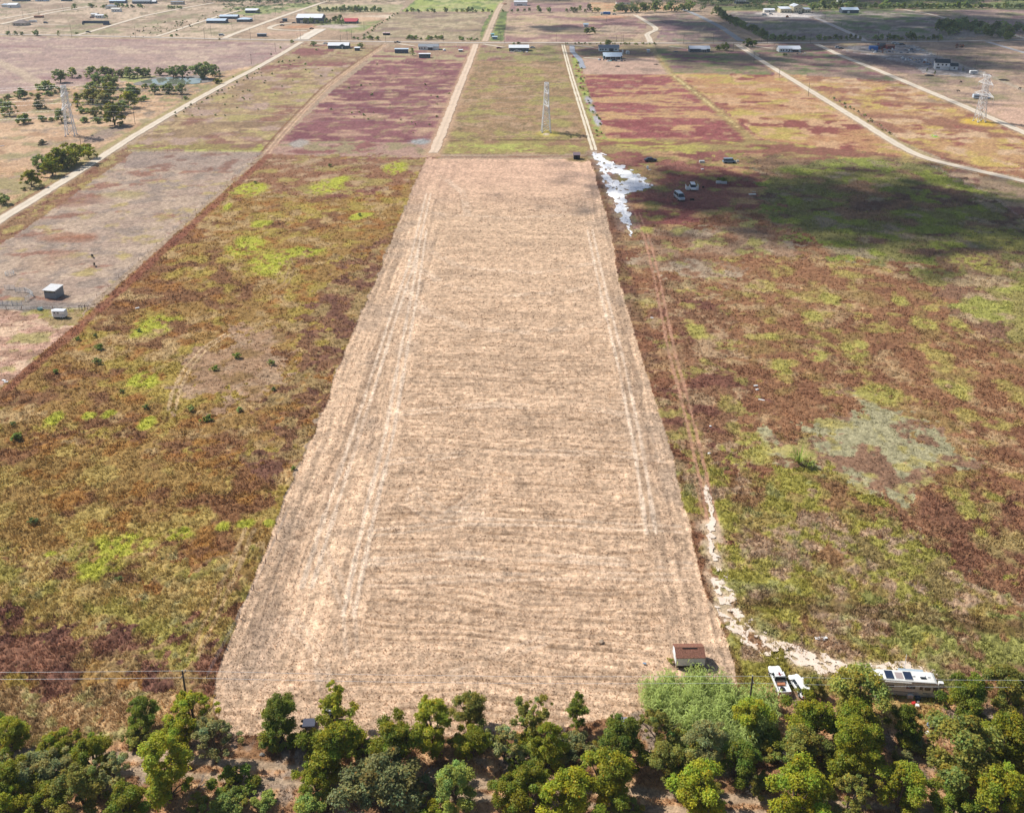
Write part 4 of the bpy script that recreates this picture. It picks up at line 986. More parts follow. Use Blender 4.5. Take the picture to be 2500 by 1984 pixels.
# oak grove, pond trees and hedges of the middle distance (crown centres read in a crop of the photo: x/3.369, 140 + y/3.369)
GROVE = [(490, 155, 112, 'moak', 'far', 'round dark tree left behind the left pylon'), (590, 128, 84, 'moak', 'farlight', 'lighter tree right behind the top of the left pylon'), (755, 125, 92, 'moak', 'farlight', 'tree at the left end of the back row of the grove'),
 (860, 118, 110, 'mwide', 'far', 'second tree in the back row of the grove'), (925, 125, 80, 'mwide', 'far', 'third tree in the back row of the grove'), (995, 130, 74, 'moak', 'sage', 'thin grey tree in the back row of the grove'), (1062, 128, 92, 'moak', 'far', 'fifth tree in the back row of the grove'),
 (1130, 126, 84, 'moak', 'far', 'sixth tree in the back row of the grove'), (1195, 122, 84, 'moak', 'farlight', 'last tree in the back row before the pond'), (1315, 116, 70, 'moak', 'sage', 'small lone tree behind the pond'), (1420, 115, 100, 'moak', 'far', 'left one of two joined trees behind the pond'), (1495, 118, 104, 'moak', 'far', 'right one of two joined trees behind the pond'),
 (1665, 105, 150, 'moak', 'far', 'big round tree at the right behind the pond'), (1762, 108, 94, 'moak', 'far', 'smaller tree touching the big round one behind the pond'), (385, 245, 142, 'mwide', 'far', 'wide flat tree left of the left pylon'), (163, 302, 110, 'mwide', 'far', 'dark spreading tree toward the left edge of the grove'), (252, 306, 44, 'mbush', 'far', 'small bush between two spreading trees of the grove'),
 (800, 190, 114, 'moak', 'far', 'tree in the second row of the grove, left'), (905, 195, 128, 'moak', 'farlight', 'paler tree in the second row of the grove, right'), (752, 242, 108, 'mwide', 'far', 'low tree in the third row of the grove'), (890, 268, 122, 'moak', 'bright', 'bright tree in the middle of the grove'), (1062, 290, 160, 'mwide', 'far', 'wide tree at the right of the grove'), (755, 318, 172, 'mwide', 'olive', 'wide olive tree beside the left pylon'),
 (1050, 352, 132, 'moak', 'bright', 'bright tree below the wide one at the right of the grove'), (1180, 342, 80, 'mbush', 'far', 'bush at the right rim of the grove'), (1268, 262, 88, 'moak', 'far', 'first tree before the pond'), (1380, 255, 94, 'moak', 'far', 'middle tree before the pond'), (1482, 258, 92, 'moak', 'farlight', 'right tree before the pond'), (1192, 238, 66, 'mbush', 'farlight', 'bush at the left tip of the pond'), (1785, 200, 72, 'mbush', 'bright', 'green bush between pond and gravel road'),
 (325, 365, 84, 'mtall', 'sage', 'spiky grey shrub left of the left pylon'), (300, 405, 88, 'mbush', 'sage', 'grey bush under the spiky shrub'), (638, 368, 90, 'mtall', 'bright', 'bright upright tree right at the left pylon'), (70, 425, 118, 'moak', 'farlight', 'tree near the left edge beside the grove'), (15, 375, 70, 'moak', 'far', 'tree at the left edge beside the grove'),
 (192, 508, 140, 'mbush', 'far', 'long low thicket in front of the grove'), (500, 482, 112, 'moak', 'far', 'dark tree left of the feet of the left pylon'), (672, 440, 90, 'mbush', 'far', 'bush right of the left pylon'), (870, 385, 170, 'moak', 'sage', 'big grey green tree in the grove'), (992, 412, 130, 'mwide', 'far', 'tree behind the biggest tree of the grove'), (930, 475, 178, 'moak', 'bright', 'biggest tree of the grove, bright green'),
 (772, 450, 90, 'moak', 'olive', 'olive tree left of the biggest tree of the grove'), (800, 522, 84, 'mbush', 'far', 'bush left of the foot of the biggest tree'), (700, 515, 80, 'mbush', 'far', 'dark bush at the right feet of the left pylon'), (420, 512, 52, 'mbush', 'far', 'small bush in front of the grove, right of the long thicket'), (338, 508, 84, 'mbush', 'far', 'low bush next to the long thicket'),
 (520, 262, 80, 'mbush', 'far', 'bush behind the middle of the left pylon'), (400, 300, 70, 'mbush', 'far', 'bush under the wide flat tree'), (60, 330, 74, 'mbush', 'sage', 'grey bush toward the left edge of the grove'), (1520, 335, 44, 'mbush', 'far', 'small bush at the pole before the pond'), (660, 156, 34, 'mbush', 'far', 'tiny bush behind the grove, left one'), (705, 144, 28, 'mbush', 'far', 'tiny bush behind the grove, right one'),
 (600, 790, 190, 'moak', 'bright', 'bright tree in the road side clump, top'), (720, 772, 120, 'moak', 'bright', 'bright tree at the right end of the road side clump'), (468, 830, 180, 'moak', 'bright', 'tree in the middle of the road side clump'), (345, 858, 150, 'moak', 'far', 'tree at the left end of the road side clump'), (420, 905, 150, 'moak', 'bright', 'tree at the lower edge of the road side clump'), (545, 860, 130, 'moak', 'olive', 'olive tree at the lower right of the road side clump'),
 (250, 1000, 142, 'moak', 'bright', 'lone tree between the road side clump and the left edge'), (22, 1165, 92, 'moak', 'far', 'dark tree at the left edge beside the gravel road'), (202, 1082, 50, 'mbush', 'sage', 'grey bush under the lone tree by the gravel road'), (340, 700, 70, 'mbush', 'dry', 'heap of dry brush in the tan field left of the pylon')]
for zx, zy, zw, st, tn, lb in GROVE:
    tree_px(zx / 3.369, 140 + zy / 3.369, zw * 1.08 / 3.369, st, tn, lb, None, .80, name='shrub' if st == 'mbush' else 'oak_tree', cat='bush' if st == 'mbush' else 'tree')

def far_row(pts, n, w, tones, style, label, group, name='bush', cat='bush', jx=4, jy=1.2, hs=1.0, seed=1):
    r = random.Random(seed); P = [Vector(p) for p in pts]; L = [0]
    for a, b in zip(P[:-1], P[1:]): L.append(L[-1] + (b - a).length)
    for i in range(n):
        t = (i + .5) / n * L[-1]
        for k in range(len(P) - 1):
            if t <= L[k + 1] or k == len(P) - 2:
                q = P[k].lerp(P[k + 1], (t - L[k]) / max(1e-6, L[k + 1] - L[k])); break
        px, py = q.x + r.uniform(-jx, jx), q.y + r.uniform(-jy, jy)
        p = G(px, py); s = w * r.uniform(.75, 1.55) / PXM(p)
        tree((p.x, p.y, 0), s, style, r.choice(tones), label, group, hs * r.uniform(.8, 1.25), name, cat, parts=False)
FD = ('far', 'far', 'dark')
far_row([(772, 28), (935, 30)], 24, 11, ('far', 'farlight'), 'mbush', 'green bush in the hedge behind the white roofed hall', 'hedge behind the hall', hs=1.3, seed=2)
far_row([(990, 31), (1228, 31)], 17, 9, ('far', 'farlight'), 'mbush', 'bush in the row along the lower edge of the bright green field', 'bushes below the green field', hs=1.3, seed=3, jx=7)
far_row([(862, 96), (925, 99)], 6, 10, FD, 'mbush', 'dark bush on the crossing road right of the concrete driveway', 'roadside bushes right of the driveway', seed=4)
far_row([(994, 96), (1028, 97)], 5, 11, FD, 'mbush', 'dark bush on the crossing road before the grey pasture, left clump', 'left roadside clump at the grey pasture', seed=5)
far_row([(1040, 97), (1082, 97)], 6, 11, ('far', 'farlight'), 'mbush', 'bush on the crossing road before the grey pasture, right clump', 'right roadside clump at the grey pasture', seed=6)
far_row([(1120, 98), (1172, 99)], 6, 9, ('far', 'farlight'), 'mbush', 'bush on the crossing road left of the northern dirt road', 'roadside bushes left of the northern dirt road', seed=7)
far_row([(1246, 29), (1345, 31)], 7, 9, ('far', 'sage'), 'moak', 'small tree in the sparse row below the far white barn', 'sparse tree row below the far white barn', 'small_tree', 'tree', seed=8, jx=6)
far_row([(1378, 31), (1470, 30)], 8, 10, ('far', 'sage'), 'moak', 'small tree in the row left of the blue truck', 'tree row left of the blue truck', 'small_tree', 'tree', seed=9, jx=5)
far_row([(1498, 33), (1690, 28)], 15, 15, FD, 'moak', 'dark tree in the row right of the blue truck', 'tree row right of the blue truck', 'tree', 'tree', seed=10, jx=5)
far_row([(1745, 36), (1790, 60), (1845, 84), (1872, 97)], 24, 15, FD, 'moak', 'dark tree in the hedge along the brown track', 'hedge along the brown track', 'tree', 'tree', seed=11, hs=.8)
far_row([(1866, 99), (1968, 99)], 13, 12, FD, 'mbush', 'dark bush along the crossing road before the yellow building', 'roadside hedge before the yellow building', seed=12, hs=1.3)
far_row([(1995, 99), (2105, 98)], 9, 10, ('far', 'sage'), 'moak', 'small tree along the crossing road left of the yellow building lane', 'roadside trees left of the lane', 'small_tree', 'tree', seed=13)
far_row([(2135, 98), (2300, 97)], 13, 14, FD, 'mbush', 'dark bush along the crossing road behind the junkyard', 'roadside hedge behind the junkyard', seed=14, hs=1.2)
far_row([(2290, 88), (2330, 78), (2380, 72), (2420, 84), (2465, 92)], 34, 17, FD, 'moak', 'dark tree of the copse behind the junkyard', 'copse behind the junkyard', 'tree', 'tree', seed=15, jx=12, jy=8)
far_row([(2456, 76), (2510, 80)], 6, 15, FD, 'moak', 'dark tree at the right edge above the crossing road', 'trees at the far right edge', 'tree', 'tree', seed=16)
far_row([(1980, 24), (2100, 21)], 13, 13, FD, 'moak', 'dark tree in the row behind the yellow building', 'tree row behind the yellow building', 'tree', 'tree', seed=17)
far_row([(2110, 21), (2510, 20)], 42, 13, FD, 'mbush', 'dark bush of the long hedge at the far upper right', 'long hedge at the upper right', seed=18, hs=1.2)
far_row([(248, 19), (350, 20)], 11, 9, FD, 'mbush', 'bush in the row below the long far house', 'bush row below the long far house', seed=19, hs=1.2)
far_row([(405, 21), (448, 22)], 5, 9, ('far', 'farlight'), 'mbush', 'bush in front of the grey far house', 'bushes in front of the grey far house', seed=20)
far_row([(745, 57), (800, 61)], 7, 9, ('far', 'sage'), 'moak', 'garden tree before the white roofed hall', 'garden trees of the hall', 'small_tree', 'tree', seed=21, jy=2.5)
far_row([(800, 58), (842, 58)], 9, 9, FD, 'moak', 'garden tree between the hall and the red roofed house', 'garden trees beside the red roofed house', 'small_tree', 'tree', seed=22, jy=5)
far_row([(884, 94), (925, 62), (968, 33)], 22, 5, ('far', 'farlight'), 'mbush', 'low bush in the thin hedge between lawn and grey pasture', 'thin hedge beside the lawn', seed=23)
far_row([(330, 85), (420, 66), (540, 44), (560, 32)], 70, 3.6, ('dry', 'sage', 'far'), 'mbush', 'small dry scrub bush scattered on the far tan slope', 'scrub on the far slope', seed=24, jx=45, jy=9)
far_row([(700, 125), (520, 260), (620, 250), (800, 130)], 46, 4.5, ('farlight', 'sage', 'far'), 'mbush', 'low tuft in the olive field beside the left gravel road', 'tufts in the olive field', 'tuft', seed=25, jx=60, jy=30)
far_row([(900, 170), (850, 260), (1000, 300), (1080, 200)], 26, 5, ('farlight', 'sage', 'far'), 'mbush', 'low tuft in the maroon field left of the dirt road', 'tufts in the maroon field', 'tuft', seed=26, jx=50, jy=30)
far_row([(1408, 150), (1425, 215), (1447, 270), (1466, 335)], 26, 6, ('farlight', 'light'), 'mbush', 'green tuft in the wet strip right of the two wheel tracks', 'tufts in the wet strip', 'tuft', seed=27, jx=9, jy=5)
far_row([(640, 170), (560, 215), (500, 245), (420, 285)], 24, 5, ('farlight', 'sage'), 'mbush', 'tuft on the grassy verge of the left gravel road', 'verge tufts of the left gravel road', 'tuft', seed=28, jx=6, jy=3)
far_row([(2030, 240), (2110, 285), (2180, 330)], 18, 6, ('sage', 'farlight'), 'mbush', 'grey green tuft along the fence of the right gravel road', 'verge tufts of the right gravel road', 'tuft', seed=29, jx=8, jy=4)
far_row([(1376, 108), (1600, 110)], 24, 6, ('far', 'farlight'), 'mbush', 'low bush on the crossing road above the two central right houses', 'low bushes above the central right houses', seed=30, jx=5, jy=.6)
for px, py, w, st, tn, lb in [(19, 82, 12, 'moak', 'far', 'first of the small trees on the crossing road at far left'), (37, 82, 11, 'moak', 'far', 'second of the small trees on the crossing road at far left'), (53, 83, 10, 'moak', 'farlight', 'third of the small trees on the crossing road at far left'), (87, 80, 15, 'moak', 'far', 'bushy tree below the white camper at far left'),
   (143, 83, 9, 'mtall', 'farlight', 'slim little tree on the crossing road right of the bushy one'), (186, 82, 9, 'mbush', 'far', 'dark bush where the first pale lane leaves the crossing road'), (181, 17, 14, 'moak', 'far', 'tree where the two parallel lanes end'), (221, 15, 18, 'mbush', 'farlight', 'pale bush right of the tree at the end of the lanes'),
   (258, 41, 10, 'moak', 'far', 'tree at the end of the white mobile home'), (419, 88, 12, 'mbush', 'far', 'bush on the second pale lane, left one'), (430, 86, 9, 'mbush', 'far', 'bush on the second pale lane, right one'), (536, 96, 7, 'mbush', 'dark', 'dark bush at the mouth of the third pale lane'), (765, 107, 13, 'moak', 'far', 'bush beside the drive of the dark teal house'), (880, 111, 14, 'moak', 'farlight', 'light green tree right behind the small dark shed'),
   (712, 102, 14, 'mbush', 'farlight', 'bush left of the concrete driveway mouth'), (1485, 104, 15, 'moak', 'dark', 'dark tree on the crossing road behind the white house with grey roof'), (1446, 75, 16, 'moak', 'dark', 'larger dark tree by the small white shed in the shaded pasture'), (1433, 76, 16, 'moak', 'dark', 'smaller dark tree hiding the small white shed in the pasture'),
   (1771, 114, 20, 'moak', 'dark', 'dark tree right of the slate walled house'), (1753, 118, 18, 'mbush', 'dark', 'dark bush under the dark tree right of the slate walled house'), (1828, 106, 34, 'mbush', 'dark', 'wide dark bush at the paved road junction'), (1006, 128, 12, 'mtall', 'light', 'bright plant between the navy container and the white house'), (1255, 107, 8, 'mbush', 'far', 'bush on the crossing road above the central dark house'), (1265, 106, 10, 'mbush', 'dark', 'dark bush on the crossing road above the central dark house'),
   (2283, 178, 6, 'mtall', 'dark', 'slim dark conifer before the gable of the two storey house'), (2264, 172, 6, 'mtall', 'dark', 'slim dark conifer left of the two storey house'), (2351, 170, 5, 'mtall', 'dark', 'slim dark conifer right of the two storey house'), (1915, 134, 12, 'mbush', 'far', 'green bush before the long white house at right')]:
    tree_px(px, py, w, st, tn, lb, None, .9, name='tree' if st != 'mbush' else 'bush', cat='tree' if st != 'mbush' else 'bush', parts=False)

# far woods along the top of the view: one uncountable mass
def woods(name, polys, label):
    rs = np.random.RandomState(3); Vs = []; Fs = []; Cs = []; o = 0
    for poly, n, tone, hmin, hmax in polys:
        g = gpoly(poly); xs = [p[0] for p in g]; ys = [p[1] for p in g]; k = 0
        while k < n:
            x = rs.uniform(min(xs), max(xs)); y = rs.uniform(min(ys), max(ys))
            if not inpoly(np.array([x]), np.array([y]), g)[0]: continue
            k += 1; h = rs.uniform(hmin, hmax); bl = []
            for _ in range(6):
                a = rs.rand() * 6.28; q = rs.rand() ** .6 * h * .42
                bl.append((x + q * math.cos(a), y + q * math.sin(a), h * (.4 + .35 * rs.rand()), h * (.2 + .12 * rs.rand())))
            V, F, c = leaf_cloud(rs, bl, 90, h * .085)
            Vs.append(V); Fs.append(F + o); Cs.append(c * np.array(tone)); o += len(V)
    m = leaf_mat(name, (1, 1, 1), .2, 0)
    ob = link(name, mesh_np(name, np.concatenate(Vs), np.concatenate(Fs), m, np.concatenate(Cs)))
    return tag(ob, label, 'woods', kind='stuff')
DK = (.12, .158, .055); MG = (.15, .175, .07)
woods('woodland', [([(-200, 4), (-200, -25), (560, -25), (560, 10), (420, 6), (260, 3)], 420, DK, 8, 12), ([(520, 12), (545, -20), (1000, -20), (990, 4), (760, 12), (620, 16)], 420, DK, 8, 12), ([(560, 30), (540, 14), (790, 10), (640, 36)], 60, MG, 3, 6),
   ([(985, -20), (1260, -20), (1240, 6), (1000, 2)], 90, MG, 4, 8), ([(1180, 8), (1200, -20), (1700, -25), (1690, 3), (1560, 3), (1400, 4), (1250, 6)], 420, DK, 9, 13), ([(1690, 12), (1690, -25), (2700, -25), (2700, 14), (2250, 12), (2100, 8), (1980, 16), (1860, 22)], 900, DK, 8, 13),
   ([(1520, 24), (1560, 10), (1700, 8), (1760, 26), (1700, 32)], 40, DK, 6, 10), ([(1745, 24), (1900, 18), (1990, 20), (1880, 30)], 40, DK, 5, 8), ([(-700, -60), (2900, -60), (2900, -26), (-700, -26)], 300, DK, 8, 12)], 'dark green woodland closing the view along the top edge')

# reeds beside the shed
def reeds():
    rs = np.random.RandomState(8)
    g = gpoly([(1556, 1705), (1600, 1690), (1640, 1672), (1700, 1668), (1770, 1690), (1810, 1708), (1900, 1720), (1880, 1800), (1820, 1860), (1740, 1830), (1660, 1800), (1590, 1770)])
    xs = [p[0] for p in g]; ys = [p[1] for p in g]; V = []; F = []; C = []
    n = 0
    while n < 2600:
        x, y = rs.uniform(min(xs), max(xs)), rs.uniform(min(ys), max(ys))
        if not inpoly(np.array([x]), np.array([y]), g)[0]: continue
        n += 1
        cl = float(fbm(np.array([x / 2.2]), np.array([y / 2.2]), 3, 6)[0])
        if cl < .40 and rs.rand() < .7: continue
        h = (1.6 + 3.0 * rs.rand()) * (.55 + .95 * cl); ln = rs.normal(size=2) * .35; t = .7 + .6 * rs.rand()
        tip = Vector((x + ln[0], y + ln[1] - .2, h)); b = Vector((x, y, 0))
        wv = Vector((.035, 0, 0)); o = len(V)
        V += [b - wv, b + wv, tip + wv * .4, tip - wv * .4]; F.append((o, o + 1, o + 2, o + 3)); C += [(t * 1.1, t * .95, t * .8)] * 4
        for k in range(7):
            f = .25 + .75 * rs.rand(); p = b.lerp(tip, f); a = rs.rand() * 6.283; l = .45 + .55 * rs.rand()
            d = Vector((math.cos(a), math.sin(a), 0)); s = Vector((-d.y, d.x, 0)) * .065
            q = p + d * l * .6 + Vector((0, 0, l * .35)); e = p + d * l + Vector((0, 0, l * (.1 - .3 * rs.rand())))
            o = len(V); V += [p - s * .6, p + s * .6, q + s, q - s, e + s * .1, e - s * .1]; F += [(o, o + 1, o + 2, o + 3), (o + 3, o + 2, o + 4, o + 5)]
            tt = t * (.8 + .5 * rs.rand()); C += [(tt, tt, tt)] * 6
    o = link('reed_bed', mesh_np('reed_bed', np.array([tuple(v) for v in V]), np.array(F), LEAF['reed'], np.array(C)))
    tag(o, 'tall light green reeds growing in front of the red roofed shed', 'reeds', kind='stuff')
reeds()

# dry grass standing in the wild fields
def grass():
    rs = np.random.RandomState(9); N = 420000
    t = np.radians(rs.uniform(13.5, 52.5, N)); y = CAM_H / np.tan(t); u = rs.uniform(-.68, .68, N)
    x = u * (y * math.cos(PITCH) + CAM_H * math.sin(PITCH)) - y * math.tan(YAW)
    c, a = ground_at(x, y)
    k = (a > .12) & (rs.rand(N) < np.clip(a * 1.7, .15, .62)); x, y, c, a = x[k], y[k], c[k], a[k]; n = len(x)
    dist = np.hypot(x, y + 30); grow = np.clip(dist / 170, .9, 2.2)
    V = []; C = []
    for b in range(3):
        an = rs.rand(n) * 6.283; w = (.05 + .10 * rs.rand(n)) * grow; h = a * (.55 + 1.25 * rs.rand(n))
        ox, oy = rs.normal(size=n) * .14 * grow, rs.normal(size=n) * .14 * grow
        dx, dy = np.cos(an) * w, np.sin(an) * w; lx, ly = rs.normal(size=n) * h * .35, rs.normal(size=n) * h * .35
        V.append(np.stack([np.stack([x + ox - dx, y + oy - dy, -.12 + 0 * x], 1), np.stack([x + ox + dx, y + oy + dy, -.12 + 0 * x], 1), np.stack([x + ox + lx, y + oy + ly, h], 1)], 1))
        f = (1.3 + .6 * rs.rand(n))[:, None]
        C.append(np.repeat((c * f)[:, None, :], 3, 1))
    V = np.concatenate(V).reshape(-1, 3); C = np.concatenate(C).reshape(-1, 3)
    m = leaf_mat('dry_stalks', (1, 1, 1), .25, 0)
    o = link('dry_grass', mesh_np('dry_grass', V, np.arange(len(V)).reshape(-1, 3), m, np.clip(C, .004, .8)))
    tag(o, 'standing brown and olive grass of the unmown fields', 'grass', kind='stuff')
grass()

def straw():
    rs = np.random.RandomState(21); N = 130000
    t = np.radians(rs.uniform(15.5, 50.5, N)); y = CAM_H / np.tan(t); u = rs.uniform(-.40, .40, N)
    x = u * (y * math.cos(PITCH) + CAM_H * math.sin(PITCH)) - y * math.tan(YAW)
    c, a = ground_at(x, y); k = a < 0; x, y, c = x[k], y[k], c[k]; n = len(x)
    grow = np.clip(np.hypot(x, y) / 170, .9, 2.4); an = rs.normal(size=n) * .7; w = (.06 + .13 * rs.rand(n) ** 2) * grow; h = (.01 + .11 * rs.rand(n) ** 2) * np.clip(grow, 1, 1.6)
    dx, dy = np.cos(an) * w, np.sin(an) * w * .6; lx, ly = rs.normal(size=n) * .08, rs.normal(size=n) * .10
    V = np.stack([np.stack([x - dx, y - dy, -.2 + 0 * x], 1), np.stack([x + dx, y + dy, -.2 + 0 * x], 1), np.stack([x + lx, y + ly, h], 1)], 1).reshape(-1, 3)
    f = (1.22 + .3 * rs.rand(n))[:, None]; dk = rs.rand(n) < .05; f[dk] *= .6
    o = link('straw_clumps', mesh_np('straw_clumps', V, np.arange(len(V)).reshape(-1, 3), leaf_mat('cut_straw', (1, 1, 1), .15, 0), np.clip(np.repeat(c * f, 3, 0), .01, .85)))
    tag(o, 'loose clumps of cut straw left lying on the mown strip', 'straw', kind='stuff')
straw()
# ------------------------------------------------------------------ materials of built things
WHITE = mat('white_paint', (.74, .74, .73), .5, .3, var=.06)
OFFW = mat('cream_siding', (.62, .60, .54), .6, .3, var=.07)
METW = mat('white_metal_roof', (.72, .74, .77), .35, .5, var=.05, scale=.6)
METB = mat('pale_blue_metal_roof', (.48, .57, .66), .35, .5, var=.08, scale=.6)
SLATE = mat('slate_siding', (.075, .095, .125), .7, .3, var=.12)
TEALD = mat('dark_teal_siding', (.045, .085, .115), .7, .3, var=.12)
NAVY = mat('navy_steel', (.030, .050, .105), .55, .4, var=.12)
GREYR = mat('grey_shingle_roof', (.235, .255, .285), .85, .2, var=.18, scale=3)
TAUPE = mat('taupe_shingle_roof', (.20, .165, .155), .85, .2, var=.18, scale=3)
DARKR = mat('dark_shingle_roof', (.030, .045, .058), .8, .2, var=.2, scale=3)
BEIGE = mat('beige_siding', (.46, .40, .32), .8, .2, var=.08)
YELLOW = mat('pale_yellow_siding', (.60, .53, .36), .7, .2, var=.06)
REDM = mat('red_metal_roof', (.42, .055, .065), .45, .4, var=.1)
DKRED = mat('dark_red_paint', (.16, .025, .030), .6, .3, var=.15)
BLUEC = mat('blue_container_paint', (.020, .130, .42), .5, .4, var=.1)
GLASS = mat('dark_glass', (.018, .024, .032), .12, .6, var=.05)
BLACK = mat('black_rubber', (.018, .018, .018), .85, .2, var=.1)
DARK = mat('dark_void', (.012, .013, .015), .9, .1, var=.1)
STEEL = mat('galvanised_steel', (.46, .48, .50), .45, .5, .5, var=.12)
TOWER = mat('pale_lattice_steel', (.70, .69, .68), .5, .4, .1, var=.06)
WOODP = mat('weathered_pole_wood', (.085, .068, .056), .9, .15, var=.25, scale=2, streak=(4, 4, .5))
WOODG = mat('grey_board', (.26, .235, .21), .85, .15, var=.25, scale=3)
TANW = mat('tan_board', (.50, .38, .27), .85, .15, var=.2, scale=3)
RUST = mat('rusty_iron', (.23, .105, .060), .85, .2, var=.35, scale=3)
BROWNR = mat('brown_shingle', (.215, .100, .068), .9, .15, var=.55, scale=5.5, bump=.5)
BROWND = mat('dark_brown_boards', (.038, .028, .026), .85, .15, var=.3, scale=2)
CONC = mat('pale_rubble', (.42, .40, .38), .9, .15, var=.3, scale=1.5)
GREYC = mat('corrugated_grey', (.225, .245, .262), .6, .35, .2, var=.12, scale=2.5, streak=(6, 6, .2))
ROOFG = mat('pale_grey_tin', (.50, .50, .50), .5, .4, .1, var=.14, scale=1.5)
SOLAR = mat('solar_cells', (.020, .030, .060), .18, .6, var=.1)
REDP = mat('red_plastic', (.50, .03, .03), .5, .4, var=.1)
SILVER = mat('silver_paint', (.42, .45, .48), .3, .6, .3, var=.08)
BLUEG = mat('grey_blue_paint', (.20, .27, .36), .4, .5, var=.1)
ORANGE = mat('orange_stain', (.45, .16, .06), .7, .3, var=.2, scale=4)
TEALP = mat('teal_plastic', (.16, .36, .36), .5, .4, var=.1)
HAY = mat('hay', (.46, .36, .22), .95, .1, var=.25, scale=4)
COWB = mat('dark_hide', (.022, .017, .014), .8, .2, var=.2)

def seg(x0, x1, yb):
    a, b = G(x0, yb), G(x1, yb); return a, b, (b - a).length

# ------------------------------------------------------------------ houses
def house(name, label, x0, x1, yb, depth, h, rise, wm, rm, wins=(), door=None, style='gable', cat='house', porch=None, over=.45, rot=0.0, chimney=False, wfrac=1.25):
    a, b, W = seg(x0, x1, yb)
    r = empty(name, label, cat, ((a.x + b.x) / 2, (a.y + b.y) / 2, 0), math.atan2(b.y - a.y, b.x - a.x) + rot)
    x = W / 2; D = depth
    if style == 'gable':
        MB().prismx([(0, -.05), (D, -.05), (D, h), (D / 2, h + rise), (0, h)], -x, x).build('wall', wm, r)
        k = rise / (D / 2); m = MB()
        m.prismx([(-over, h - over * k + .04), (D / 2, h + rise + .04), (D / 2, h + rise + .22), (-over, h - over * k + .20)], -x - over, x + over)
        m.prismx([(D + over, h - over * k + .20), (D / 2, h + rise + .22), (D / 2, h + rise + .04), (D + over, h - over * k + .04)], -x - over, x + over)
        rf = m.build('roof', rm, r)
    elif style == 'hip':
        MB().box(-x, x, 0, D, -.05, h).build('wall', wm, r)
        m = MB(); o = over; ins = min(D / 2 + o, x * .8)
        vs = [(-x - o, -o, h + .03), (x + o, -o, h + .03), (x + o, D + o, h + .03), (-x - o, D + o, h + .03), (-x - o + ins, D / 2, h + rise), (x + o - ins, D / 2, h + rise)]
        m.add(vs, [(0, 1, 5, 4), (1, 2, 5), (2, 3, 4, 5), (3, 0, 4), (3, 2, 1, 0)]); rf = m.build('roof', rm, r)
    elif style == 'side_gable':                      # gable end faces the viewer
        MB().prism([(-x, -.05), (x, -.05), (x, h), (0, h + rise), (-x, h)], 0, D).build('wall', wm, r)
        k = rise / x; m = MB()
        m.prism([(-x - over, h - over * k + .04), (0, h + rise + .04), (0, h + rise + .2), (-x - over, h - over * k + .2)], -over, D + over)
        m.prism([(x + over, h - over * k + .2), (0, h + rise + .2), (0, h + rise + .04), (x + over, h - over * k + .04)], -over, D + over)
        rf = m.build('roof', rm, r)
    else:                                            # flat or lean-to
        MB().box(-x, x, 0, D, -.05, h).build('wall', wm, r)
        rf = MB().prismx([(-over, h + .03), (D + over, h + rise + .03), (D + over, h + rise + .2), (-over, h + .2)], -x - over, x + over).build('roof', rm, r)
    for f, zw in wins:
        cx = -x + f * W; w = MB().box(cx - wfrac / 2, cx + wfrac / 2, -.06, .03, zw, zw + 1.35).build('window', GLASS, r)
        MB().box(cx - wfrac / 2 - .1, cx + wfrac / 2 + .1, -.10, .03, zw - .14, zw - .01).build('sill', WHITE, w)
    if door is not None:
        cx = -x + door * W; d = MB().box(cx - .55, cx + .55, -.07, .03, .05, 2.15).build('door', mat('door_paint', (.10, .09, .085), .6, .3), r)
    if porch:
        f0, f1, pd = porch; p0, p1 = -x + f0 * W, -x + f1 * W
        pm = MB().prismx([(-pd - .3, h - .55), (-.02, h - .05), (-.02, h + .1), (-pd - .3, h - .4)], p0 - .3, p1 + .3).build('porch_roof', rm, r)
        for q in np.linspace(p0, p1, 4): MB().box(q - .09, q + .09, -pd - .05, -pd + .13, 0, h - .42).build('porch_post', WHITE if wm is not WHITE else SLATE, r)
        MB().box(p0 + .2, p1 - .2, -.05, .02, .05, h - .5).build('porch_shade_sheet', GLASS, r)  # flat dark sheet standing in for the shade under the porch roof
    if chimney: MB().box(x * .3, x * .3 + .9, D / 2 + .5, D / 2 + 1.4, h + rise * .5, h + rise + .9).build('chimney', CONC, rf)
    return r

W3 = lambda *f: [(q, .95) for q in f]
t = house('farm_house', 'dark teal house with white metal roof and a central front gable', 801, 851, 119.5, 11, 3.0, 2.2, TEALD, METW, W3(.08, .2, .33, .75, .9), None)
gx = (851 - 801) / 2.5
m = MB(); m.prism([(1.2, -.04), (7.0, -.04), (7.0, 2.9), (4.1, 4.6), (1.2, 2.9)], -1.6, 2); m.build('front_gable', TEALD, t)
m = MB(); m.prism([(.8, 2.72), (4.1, 4.66), (4.1, 4.84), (.8, 2.9)], -1.9, 4); m.prism([(7.4, 2.9), (4.1, 4.84), (4.1, 4.66), (7.4, 2.72)], -1.9, 4); m.build('gable_roof', METW, t)
MB().box(3.6, 4.6, -1.66, -1.58, .05, 2.1).build('door', WHITE, t)
house('shed', 'small dark shed with a white roof right of the dark teal house', 866, 877.5, 124.5, 4, 2.6, .4, SLATE, METW, (), .5, 'flat', 'shed')
house('container_home', 'long navy container home with pale blue roof edge', 964, 996, 130.5, 5, 3.6, .25, NAVY, METB, W3(.3, .72), .5, 'flat', 'container')
house('farm_house', 'long white house with grey roof and front porch left of the dirt road', 1022, 1070, 122.5, 10, 3.2, 1.9, WHITE, GREYR, W3(.06, .17, .31), None, porch=(.47, .72, 2.2))
